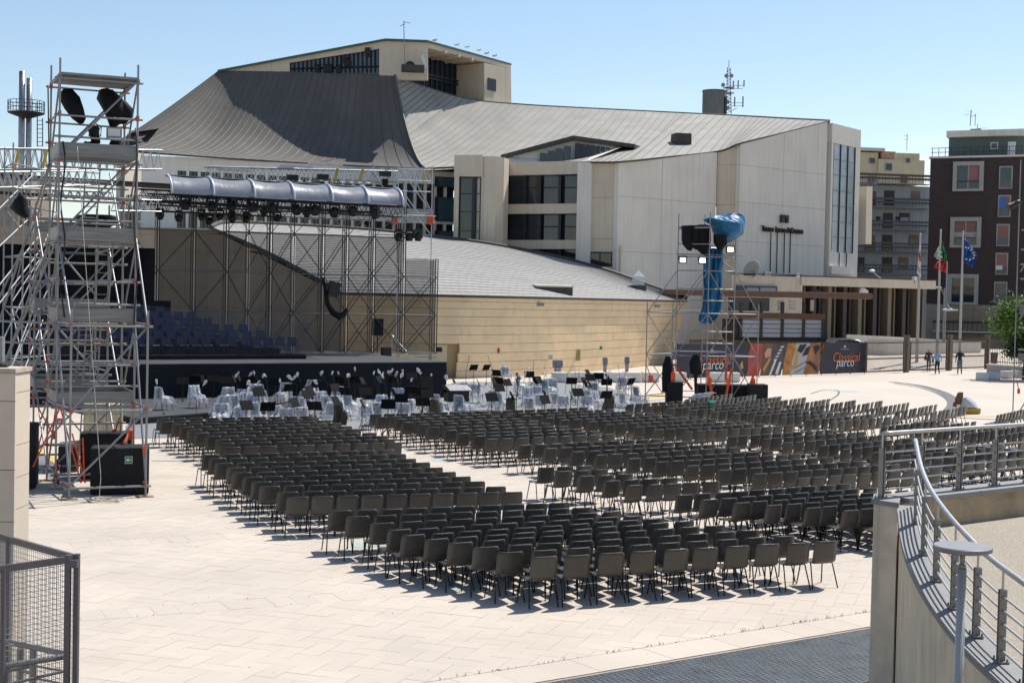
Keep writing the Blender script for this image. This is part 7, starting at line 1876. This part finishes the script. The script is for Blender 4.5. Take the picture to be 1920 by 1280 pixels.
cloth(t, 'flag_green_band', 112, quadrows((1766, 451), (1775, 482), (1765, 487), (1774, 494)), F_g); cloth(t, 'flag_white_band', 112.05, quadrows((1764, 455), (1764, 484), (1752, 478), (1752, 482)), F_w); cloth(t, 'flag_red_band', 112.1, quadrows((1764, 484), (1775, 489), (1750, 501), (1774, 512)), F_r); cloth(t, 'flag_white_band', 111.9, quadrows((1764, 465), (1768, 489), (1757, 470), (1756, 485)), F_w)
t, a = flag('flagpole flying the blue flag with a ring of yellow stars', 1806, 436, 1798, 640, 112, None)
cloth(t, 'flag_field', 112.2, quadrows((1808, 445), (1833, 478), (1805, 489), (1822, 502), 6, 8), mat('flag_blue', (.008, .07, .33), .7))
for (u, v) in ((1811, 464), (1816, 465), (1821, 469), (1825, 474), (1827, 479), (1825, 484), (1819, 487), (1812, 486)):
    p = aty(u, v, 111.75); mb = MB(); star = [(p.x + (.11 if k % 2 == 0 else .045) * math.sin(k * math.pi / 5), p.y, p.z + (.11 if k % 2 == 0 else .045) * math.cos(k * math.pi / 5)) for k in range(10)]; obj('star', MB().slab3(star, .01, Vector((0, 1, 0))), mat('flag_yellow', (.7, .55, .1), .6), t)
t, a = flag('flagpole with a white and red flag hanging limp', 1726, 440, 1719, 634, 112, None)
cloth(t, 'flag_field', 111.9, quadrows((1726, 445), (1727, 520), (1725, 450), (1719, 512), 4, 8), F_w); cloth(t, 'flag_cross', 111.6, quadrows((1725.5, 470), (1727, 490), (1723, 478), (1724, 496), 3, 4), F_r)
# lamp posts between
t = thing('street_lamp', 'thin street lamp post with a white disc head among the flagpoles', 'lamp', aty(1774, 640, 111))
tube('pole', aty(1771, 640, 111), aty(1776, 490, 111), .06, M_steel2, t); obj('head', MB().lathe([(.05, .1), (.6, .0), (.62, -.06), (.2, -.1)], 16, aty(1781, 580, 110.6)), M_white, t); obj('arm', MB().path([aty(1774, 585, 111), aty(1776, 570, 111), aty(1780, 577, 110.8)], .04, 6), M_steel2, t)
t = thing('street_lamp', 'thin street lamp with a curled bracket beside the tricolour pole', 'lamp', aty(1767, 640, 113))
tube('pole', aty(1768, 640, 113), aty(1771, 540, 113), .06, M_steel2, t); obj('arm', MB().path([aty(1760, 540, 113), aty(1766, 543, 113), aty(1770, 553, 113)], .05, 6), M_steel2, t); obj('head', MB().lathe([(.05, .1), (.3, 0), (.1, -.1)], 10, aty(1759, 539, 113)), M_steel2, t)

# ================================================================ APARTMENT BLOCKS
M_bbr = mat('dark_brown_cladding', (.062, .042, .040), .8, var=.18, scale=1.2, stretch=(1, 1, 6))
M_bst = mat('grey_stone_surround', (.40, .39, .36), .8, var=.1); M_shut = mat('dusty_pink_shutter', (.30, .15, .13), .8, var=.1, objrand=.2); M_beige2 = mat('beige_plaster', (.36, .32, .26), .85, var=.1, streak=.3)
bb = thing('brown_apartment_block', 'dark brown apartment block with large stone window surrounds', 'building', (47, 150, 0))
pA_, pB_ = aty(1737, 560, 152), aty(1960, 560, 147); fB = Fac((pA_.x, pA_.y), (pB_.x, pB_.y))
zB = zat(fB, 1747, 297.5); z1f = zat(fB, 1760, 570)
fB.box(mb := MB(), 0, fB.len, z1f, zB, -14, 0); obj('wall', mb, M_bbr, bb)
fB.box(mb := MB(), .02, fB.len, 0, z1f - .01, -14, -.02); obj('ground_floor', mb, M_beige2, bb)
fB.box(mb := MB(), -.15, fB.len, zB + .004, zB + .2, -14, .15); obj('parapet', mb, M_conc2, bb)
def bigwin(u0, v0, u1, v1, kind):
    a0, zt_ = fB.px(u0, v0); a1, zb2 = fB.px(u1, v1); s_ = .42
    for q_ in ((a0, a0 + s_, zb2, zt_), (a1 - s_, a1, zb2, zt_), (a0 + s_, a1 - s_, zb2, zb2 + s_ * .6), (a0 + s_, a1 - s_, zt_ - s_, zt_)): fB.box(mb := MB(), *q_, .0, .35); fr2 = obj('window_surround', mb, M_bst, bb)
    fB.box(mb := MB(), a0 + s_, a1 - s_, zb2 + s_ * .6, zt_ - s_, .01, .06); g2 = obj('window', mb, M_glass, bb); mid = (a0 + a1) / 2
    zi0, zi1 = zb2 + s_ * .6, zt_ - s_
    if kind == 0: fB.box(mb := MB(), mid + .05, a1 - s_, zi0 + .8, zi1, .06, .12); obj('shutter', mb, M_shut, g2)
    if kind == 1:
        for x0, x1 in ((a0 + s_, mid - .05), (mid + .05, a1 - s_)): fB.box(mb := MB(), x0, x1, zi0 + (zi1 - zi0) * .55, zi1, .06, .12); obj('shutter', mb, M_shut, g2)
        fB.box(mb := MB(), a0 + s_, a1 - s_, zi0 + .75, zi0 + (zi1 - zi0) * .55, .06, .1); obj('curtain', mb, M_bst, g2)
    fB.box(mb := MB(), mid - .05, mid + .05, zi0, zi1, .06, .16); obj('mullion', mb, M_bst, g2)
    fB.box(mb := MB(), a0 + s_, a1 - s_, zi0 + .75, zi0 + .82, .3, .34); obj('guard_rail', mb, M_fascia, bb)
bigwin(1788, 304, 1844, 358.5, 0); bigwin(1783, 407.5, 1839, 464.5, 1); bigwin(1778, 513.5, 1834, 571.5, 2)
def smallwin(u0, v0, u1, v1, kind):
    a0, zt_ = fB.px(u0, v0); a1, zb2 = fB.px(u1, v1); fB.box(mb := MB(), a0, a1, zb2, zt_, .005, .12); w2 = obj('window', mb, M_bst, bb)
    fB.box(mb := MB(), a0 + .12, a1 - .12, zb2 + .12, zt_ - .14, .12, .14); obj('pane', mb, M_shut if kind else M_glass, w2)
    fB.box(mb := MB(), a0 + .1, a1 - .1, zb2 + .1, zb2 + .85, .14, .18); obj('guard', mb, mat('grey_guard', (.14, .15, .16), .6), w2)
    if kind == 2: fB.box(mb := MB(), a0 + .1, a0 + .75, zb2 + .5, zb2 + .95, .2, .5); obj('air_conditioner', mb, M_white, w2)
    if kind == 3: fB.box(mb := MB(), a0 + .14, (a0 + a1) / 2 + .1, zb2 + .9, zt_ - .2, .15, .19); obj('blue_blind', mb, mat('blue_blind', (.05, .16, .45), .5), w2)
for q_ in ((1874, 312, 1898, 354, 0), (1872, 366, 1895, 407, 3), (1869, 420, 1892.5, 461.5, 1), (1867, 474, 1889.5, 515, 2), (1864.5, 528, 1888, 568, 0)): smallwin(*q_)
for k in range(3): fB.pbox(mb := MB(), 1775 + k * 26, 578, 1797 + k * 26, 620, .0, .05); obj('roller_shutter', mb, mat('tan_shutter', (.30, .24, .16), .7), bb)
fB.pbox(mb := MB(), 1752, 621, 1960, 624.5, .0, 1.3); obj('balcony', mb, M_conc2, bb)
for k in range(20): a = fB.px(1754 + k * 9, 612)[0]; fB.box(mb := MB(), a - .03, a + .03, zat(fB, 1754, 621), zat(fB, 1754, 605), 1.2, 1.25); obj('baluster', mb, M_fascia, bb)
fB.pbox(mb := MB(), 1752, 604.5, 1960, 605.5, 1.18, 1.27); obj('balcony_rail', mb, M_fascia, bb)
# penthouse
fB.pbox(mb := MB(), 1774, 250, 1918, 297, -9, -2.2); ph_ = obj('penthouse', mb, mat('green_plaster', (.11, .15, .13), .85, var=.08), bb)
fB.pbox(mb := MB(), 1771, 242.5, 1925, 250, -9.5, -1.5); obj('penthouse_roof', mb, M_conc2, ph_)
fB.pbox(mb := MB(), 1853, 263, 1867, 275.5, -2.2, -2.1); obj('penthouse_window', mb, M_white, ph_); fB.pbox(mb := MB(), 1855, 265, 1865, 274, -2.1, -2.05); obj('pane', mb, M_glass, ph_)
fB.pbox(mb := MB(), 1886, 262, 1900, 297, -2.2, -2.1); obj('penthouse_door', mb, M_white, ph_)
for k in range(16): a = fB.px(1748 + k * 12, 290)[0]; fB.box(mb := MB(), a - .03, a + .03, zB + .2, zB + 1.1, -.1, -.05); obj('roof_rail_post', mb, M_fascia, bb)
for zz in (.65, 1.1): fB.box(mb := MB(), 0, fB.len, zB + zz - .03, zB + zz + .03, -.1, -.05); obj('roof_rail', mb, M_fascia, bb)
fB.pbox(mb := MB(), 1809, 232.5, 1829, 242.4, -6, -4.5); obj('chimney', mb, mat('grey_plaster', (.25, .25, .26), .85), bb)
ob_ = fB.px(1819, 233)[0]; ap = fB.P(ob_, zat(fB, 1819, 236), -5)
t = thing('roof_aerial', 'television aerials on the chimney of the brown apartment block', 'antenna', ap)
for (u0, v0, u1, v1, r_) in ((1819, 236, 1821, 206, .05), (1828, 236, 1829, 214, .04), (1809, 215, 1822, 215, .03), (1811, 208, 1824, 209, .03), (1821, 219, 1830, 216, .03), (1832, 243, 1833, 233, .04), (1832, 241, 1851, 240, .03)): tube('tube', aty(u0, v0, 155), aty(u1, v1, 155), r_, M_steel2, t, 5)
# grey balcony block
M_gry = mat('grey_plaster_wall', (.45, .445, .435), .85, var=.08, streak=.25); M_yel = mat('yellow_plaster', (.74, .59, .37), .85, var=.08, streak=.25, streak_col=(.3, .22, .12))
gb = thing('balcony_block', 'grey apartment block with long balconies and a yellow top storey', 'building', (47, 188, 0))
pG0, pG1 = aty(1560, 560, 188), aty(1740, 560, 190); fG2 = Fac((pG0.x, pG0.y), (pG1.x, pG1.y))
def gz(v): return zat(fG2, 1670, v)
fG2.pbox(mb := MB(), 1560, 344, 1738, 700, -10, 0); obj('wall', mb, M_gry, gb)
fG2.pbox(mb := MB(), 1614, 281, 1660, 343.5, -8, -2.6); obj('top_storey', mb, M_yel, gb); fG2.pbox(mb := MB(), 1660, 295, 1746, 343.5, -8, -2.2); obj('top_storey', mb, M_yel, gb); fG2.pbox(mb := MB(), 1692, 283, 1739, 305, -7.5, -2.5); obj('roof_room', mb, M_yel, gb)
fG2.pbox(mb := MB(), 1606, 272.5, 1671, 280.8, -8.5, -2); obj('roof_edge', mb, M_conc2, gb)
fG2.pbox(mb := MB(), 1668, 280, 1694, 295, -7, -2.55); obj('terrace_awning', mb, mat('pink_awning', (.55, .30, .2), .8, var=.3, scale=2, stretch=(5, 5, 1)), gb)
for v in (343, 387.5, 429.5, 470.5, 511.5):
    fG2.pbox(mb := MB(), 1590, v, 1737, v + 4, .0, 1.3); obj('balcony', mb, mat('balcony_edge', (.42, .44, .45), .8), gb)
    for k in range(24): a = fG2.px(1592 + k * 6.2, v - 6)[0]; fG2.box(mb := MB(), a - .02, a + .02, gz(v), gz(v - 13.5), 1.2, 1.25); obj('baluster', mb, M_gate, gb)
    for dv in (13.5, 7): fG2.pbox(mb := MB(), 1590, v - dv - .4, 1737, v - dv + .4, 1.2, 1.24); obj('balcony_rail', mb, M_gate, gb)
wn = [(1626, 358, 1642, 386, 1), (1658, 357, 1676, 386, 0), (1708, 358, 1725, 373, 1), (1656, 399, 1673, 428, 0), (1686, 399, 1705, 418, 2), (1622, 440, 1640, 470, 1), (1654, 440, 1672, 470, 0), (1704, 440, 1722, 460, 1), (1609, 482, 1620, 510, 0), (1654, 482, 1672, 511, 0), (1684, 482, 1702, 505, 1)]
for (u0, v0, u1, v1, k) in wn:
    fG2.pbox(mb := MB(), u0, v0, u1, v1, .0, .08); wv = obj('window', mb, M_shut if k == 1 else M_fascia, gb); fG2.pbox(mb := MB(), u0 + 2, v0 + (v1 - v0) * .45, u1 - 2, v1 - 1, .08, .1); obj('pane', mb, M_glass if k != 2 else M_bst, wv)
for (u0, v0, u1, v1) in ((1644, 292, 1655, 304), (1672, 303, 1685, 318), (1711, 293, 1719, 303), (1642, 327, 1654, 342), (1702, 326, 1714, 341)):
    fG2.pbox(mb := MB(), u0, v0, u1, v1, -2.6 if u0 < 1660 else -2.2, -2.45 if u0 < 1660 else -2.05); wv = obj('window', mb, M_bst if v0 < 320 else M_shut, gb); fG2.pbox(mb := MB(), u0 + 1.5, v0 + 1.5, u1 - 1.5, v1 - 1.5, -2.45 if u0 < 1660 else -2.05, -2.4 if u0 < 1660 else -2.0); obj('pane', mb, M_glass if v0 < 320 else M_shut, wv)
for (u, v) in ((1643, 409), (1680, 409)): fG2.pbox(mb := MB(), u, v - 3, u + 6, v + 3, .0, .3); obj('air_conditioner', mb, M_blk, gb)
t = thing('roof_aerial', 'thin white aerial on the yellow top storey roof', 'antenna', aty(1700, 280, 194))
tube('mast', aty(1700, 283, 194), aty(1701, 252, 194), .06, M_white, t, 5); tube('arm', aty(1694, 255, 194), aty(1703, 254, 194), .04, M_white, t, 5); tube('arm', aty(1696, 262, 194), aty(1704, 261, 194), .04, M_white, t, 5)
# distant blocks filling the skyline to the left
fb0 = thing('distant_building', 'pale distant building with chimney pipes seen beyond the far left tower', 'building', (-50, 140, 0))
pa2, pb2 = aty(-60, 560, 139), aty(46, 560, 139); fl2 = Fac((pa2.x, pa2.y), (pb2.x, pb2.y)); fl2.pbox(mb := MB(), -60, 330, 30, 700, -10, 0); obj('wall', mb, M_beige2, fb0); fl2.pbox(mb := MB(), -62, 322, 33, 331, -11, .5); obj('roof', mb, M_shing, fb0)
# steel chimneys with service platform
ch = thing('steel_chimneys', 'pair of steel flue pipes with a round service platform at the left', 'chimney', (aty(48, 300, 130).x, 130, 0))
for (u, vt_, r_, dy) in ((41.5, 134, .28, 0), (55, 147, .26, .4)):
    p = aty(u, vt_, 130 + dy); obj('flue', MB().lathe([(r_, 0), (r_, p.z - 2.6), (r_ * .95, p.z - 2.58), (r_ * .95, p.z)], 16, (p.x, p.y, 0)), mat('stainless_flue', (.45, .40, .35), .28, .9, var=.2, scale=2), ch, True)
pp = aty(49, 214, 130); mb = MB().lathe([(.5, -.35), (1.6, .05), (1.62, .12), (.5, .12)], 20, pp); obj('platform', mb, M_blk, ch)
for zz in (.5, .85, 1.15):
    obj('platform_rail', MB().path([pp + Vector((1.6 * math.cos(a * .3142), 1.6 * math.sin(a * .3142), zz)) for a in range(21)], .03, 5), M_blk, ch)
for k in range(14): a = k * .4488; q = pp + Vector((1.6 * math.cos(a), 1.6 * math.sin(a), .1)); tube('platform_post', q, q + Vector((0, 0, 1.05)), .03, M_blk, ch, 5)
for u in (70, 80): tube('ladder_rail', aty(u, 190 if u == 70 else 222, 129), aty(u, 275, 129), .05, M_blk, ch, 5)
for k in range(7): tube('ladder_rung', aty(70, 226 + k * 8, 129), aty(80, 226 + k * 8, 129), .03, M_blk, ch, 5)

# ================================================================ TREES AND SHRUBS
M_leaf = mat('leaf_green', (.12, .20, .035), .55, island=.45, spec=.3); M_leafd = mat('leaf_dark', (.03, .06, .02), .55, island=.35, spec=.3); M_bark = mat('bark', (.10, .075, .055), .9, var=.3)
def tree(name, label, base, h, r, rz_, material, n, seed, trunk_h, lsize=.14):
    rnd = random.Random(seed); t = thing(name, label, 'tree' if 'tree' in name else 'shrub', base)
    b = Vector(base); mb = MB(); mb.path([b, b + Vector((.05, 0, trunk_h * .6)), b + Vector((0, .05, trunk_h * 1.5))], [r * .07, r * .055, r * .03], 8)
    for k in range(7):
        a = k * .9 + .3; mb.path([b + Vector((0, 0, trunk_h * (.8 + .08 * k))), b + Vector((math.cos(a) * r * .4, math.sin(a) * r * .4, trunk_h + (h - trunk_h) * .35)), b + Vector((math.cos(a) * r * .75, math.sin(a) * r * .75, trunk_h + (h - trunk_h) * (.4 + .06 * k)))], [r * .03, r * .02, r * .008], 5)
    obj('trunk', mb, M_bark, t, True)
    cl = []
    for k in range(46):
        while True:
            v_ = Vector((rnd.uniform(-1, 1), rnd.uniform(-1, 1), rnd.uniform(-1, 1)))
            if .35 < v_.length < 1: break
        cl.append(b + Vector((v_.x * r * .85, v_.y * r * .85, trunk_h + (h - trunk_h) * .5 + v_.z * (h - trunk_h) * .45)))
    mb = MB()
    for i in range(n):
        c = rnd.choice(cl); s_ = r * .24
        p = c + Vector((rnd.gauss(0, s_), rnd.gauss(0, s_), rnd.gauss(0, s_ * .75)))
        q_ = Matrix.Rotation(rnd.uniform(0, 6.28), 3, 'Z') @ Matrix.Rotation(rnd.uniform(-1.1, 1.1), 3, 'X') @ Matrix.Rotation(rnd.uniform(-1.1, 1.1), 3, 'Y'); l = lsize * rnd.uniform(.7, 1.4)
        mb.add([p + q_ @ Vector(x) for x in ((-l, 0, 0), (0, -l * .45, .02), (l, 0, 0), (0, l * .45, .02))], [(0, 1, 2, 3)])
    o = obj('crown', mb, material, t)
q = aty(1905, 690, 96); tree('broadleaf_tree', 'bright green broadleaf tree at the right edge by the gate', (q.x + .55, 96, 0), aty(1905, 556, 96).z, 2.05, 0, M_leaf, 8500, 4, 2.4, .11)
q = aty(1905, 690, 95); tree('shrub', 'dark green clipped shrub in the planter below the tree', (q.x + .5, 95, .6), aty(1905, 646, 95).z, 1.3, 0, M_leafd, 5000, 6, .8, .09)

# rubbish heap near the track on the right
hp = atz(1806, 775)
o = boxy('yellow_pallet_box', 'yellow crate with a plastic wrapped bundle by the round track', 'crate', (hp.x + .3, hp.y, .14), (.8, .5, .25), .1, mat('yellow_crate', (.42, .29, .05), .7, var=.2), .02)
bag('wrapped_bundle', [(hp + Vector((.3, 0, .28)), .42, .3), (hp + Vector((.22, 0, .5)), .36, .28), (hp + Vector((.05, 0, .74)), .14, .14)], mat('bundle_film', (.5, .53, .55), .25), 'grey plastic wrapped bundle lying on the yellow crate', 'bundle', jag=.2)
bag('cloth_sack', [(hp + Vector((-.2, .1, .4)), .14, .14), (hp + Vector((-.2, .1, .65)), .19, .15), (hp + Vector((-.13, .1, .95)), .11, .1)], mat('brown_sack', (.16, .09, .045), .9), 'brown sack standing against the wrapped bundle', 'sack', jag=.2)
bag('red_sack', [(hp + Vector((-.38, .05, .3)), .1, .1), (hp + Vector((-.38, .05, .5)), .07, .07)], M_red, 'small red bag beside the brown sack', 'bag', jag=.2)

# ================================================================ PEOPLE
def person(label, u, v, h, turn, top_mat, leg_mat, skin, hair, pose, extra=None):
    p = atz(u, v); t = thing('person', label, 'person', p, turn)
    k = h / 1.75
    J = dict(pel=(0, 0, .95), spine=(0, -.01, 1.15), chest=(0, -.02, 1.36), neck=(0, 0, 1.50), headb=(0, .015, 1.58), headt=(0, .02, 1.70),
             shl=(-.185, -.01, 1.42), shr=(.185, -.01, 1.42), hipl=(-.09, 0, .90), hipr=(.09, 0, .90))
    J.update(pose)
    edges = [('pel', 'spine'), ('spine', 'chest'), ('chest', 'neck'), ('neck', 'headb'), ('headb', 'headt'), ('chest', 'shl'), ('chest', 'shr'), ('shl', 'ell'), ('ell', 'wrl'), ('shr', 'elr'), ('elr', 'wrr'), ('wrl', 'hal'), ('wrr', 'har'),
             ('pel', 'hipl'), ('pel', 'hipr'), ('hipl', 'knl'), ('knl', 'anl'), ('anl', 'tol'), ('hipr', 'knr'), ('knr', 'anr'), ('anr', 'tor')]
    rad = dict(pel=.145, spine=.135, chest=.15, neck=.06, headb=.085, headt=.088, shl=.075, shr=.075, ell=.05, elr=.05, wrl=.034, wrr=.034, hal=.03, har=.03, hipl=.10, hipr=.10, knl=.065, knr=.065, anl=.045, anr=.045, tol=.04, tor=.04)
    names = list(J); idx = {n: i for i, n in enumerate(names)}
    me = bpy.data.meshes.new('body'); me.from_pydata([Vector(J[n]) * k for n in names], [(idx[a], idx[b]) for a, b in edges], [])
    ob = bpy.data.objects.new('body', me); link(ob)
    md = ob.modifiers.new('skin', 'SKIN'); md.use_smooth_shade = True
    for n in names: me.skin_vertices[0].data[idx[n]].radius = (rad[n] * k * (.8 if n in ('chest', 'spine', 'pel') else 1), rad[n] * k)
    me.skin_vertices[0].data[idx['pel']].use_root = True
    sb = ob.modifiers.new('sub', 'SUBSURF'); sb.levels = 1; sb.render_levels = 1
    bpy.context.view_layer.update(); m2 = bpy.data.meshes.new_from_object(ob.evaluated_get(bpy.context.evaluated_depsgraph_get())); bpy.data.objects.remove(ob)
    m2.materials.clear()
    for q_ in (top_mat, leg_mat, skin, hair, M_blk): m2.materials.append(q_)
    for f in m2.polygons:
        c = f.center / k; mi = 0
        arm = abs(c.x) > .2 or (c.z < 1.25 and abs(c.x) > .17)
        if c.z < .96 and not (abs(c.x) > .24): mi = 1
        if c.z < .09: mi = 4
        if c.z > 1.49: mi = 2
        if abs(c.x) > .25 and c.z < 1.18: mi = 2
        if c.z > 1.62 and (c.y < .05 or c.z > 1.7): mi = 3
        f.material_index = mi; f.use_smooth = True
    bo = bpy.data.objects.new('body', m2); link(bo); bo.parent = t
    for n in ('hal', 'har'):                        # fingers
        b = Vector(J[n]) * k
        for j in range(5):
            d = Vector(((j - 2) * .013 * (1 if j else 1.6), .012 * (j % 2), -.075 + .012 * abs(j - 2) - (0 if j else -.02))) * k
            o = obj('finger', MB().path([b, b + d * .6, b + d], [.009 * k, .008 * k, .005 * k], 5), skin, t, True, local=True)
    if extra: extra(t, k)
    return t
M_sk = mat('skin', (.45, .27, .19), .6); M_hair = mat('dark_hair', (.02, .015, .012), .7); M_jean = mat('blue_jeans', (.10, .15, .23), .85, var=.15); M_navy = mat('navy_trousers', (.012, .012, .02), .85); M_lblue = mat('light_blue_shirt', (.20, .38, .62), .8); M_gr = mat('dark_green_shirt', (.012, .035, .022), .85); M_olive = mat('olive_top', (.06, .055, .04), .85); M_hb = mat('brown_hair', (.10, .05, .03), .7)
def rucksack(t, k):
    obj('shoulder_bag', MB().rbox((-.24, -.12, 1.0), (.16, .12, .28)), mat('maroon_bag', (.08, .015, .025), .8), t, local=True); obj('jacket', MB().rbox((.26, .05, .82), (.08, .1, .35)), M_olive, t, local=True)
person('person in a dark olive top and grey trousers carrying a maroon shoulder bag', 1741, 696.5, 1.68, R(-25), M_olive, mat('grey_trousers', (.08, .085, .11), .85), M_sk, M_hb,
       dict(ell=(-.25, -.02, 1.17), wrl=(-.24, .1, .98), hal=(-.23, .13, .91), elr=(.25, -.03, 1.16), wrr=(.25, .08, .93), har=(.25, .1, .86), knl=(-.09, .06, .5), anl=(-.1, .0, .08), tol=(-.1, .14, .04), knr=(.09, .0, .49), anr=(.1, -.12, .1), tor=(.1, .0, .04)), rucksack)
person('person in a light blue shirt and dark trousers walking away', 1757, 701.5, 1.74, R(10), M_lblue, M_navy, M_sk, M_hair,
       dict(ell=(-.28, -.04, 1.15), wrl=(-.3, -.02, .92), hal=(-.3, 0, .85), elr=(.29, -.02, 1.16), wrr=(.36, .1, .98), har=(.38, .14, .93), knl=(-.08, .1, .5), anl=(-.08, .08, .08), tol=(-.08, .22, .04), knr=(.08, .0, .48), anr=(.07, -.2, .13), tor=(.07, -.1, .04)))
person('person in a dark green shirt and jeans with one arm raised forward', 1799, 701.5, 1.84, R(-20), M_gr, M_jean, M_sk, M_hair,
       dict(ell=(-.25, -.03, 1.14), wrl=(-.26, .04, .9), hal=(-.26, .06, .83), elr=(.3, .12, 1.22), wrr=(.3, .34, 1.24), har=(.3, .42, 1.25), knl=(-.1, .03, .49), anl=(-.12, -.08, .09), tol=(-.12, .06, .04), knr=(.1, .1, .5), anr=(.12, .1, .08), tor=(.12, .24, .04)))
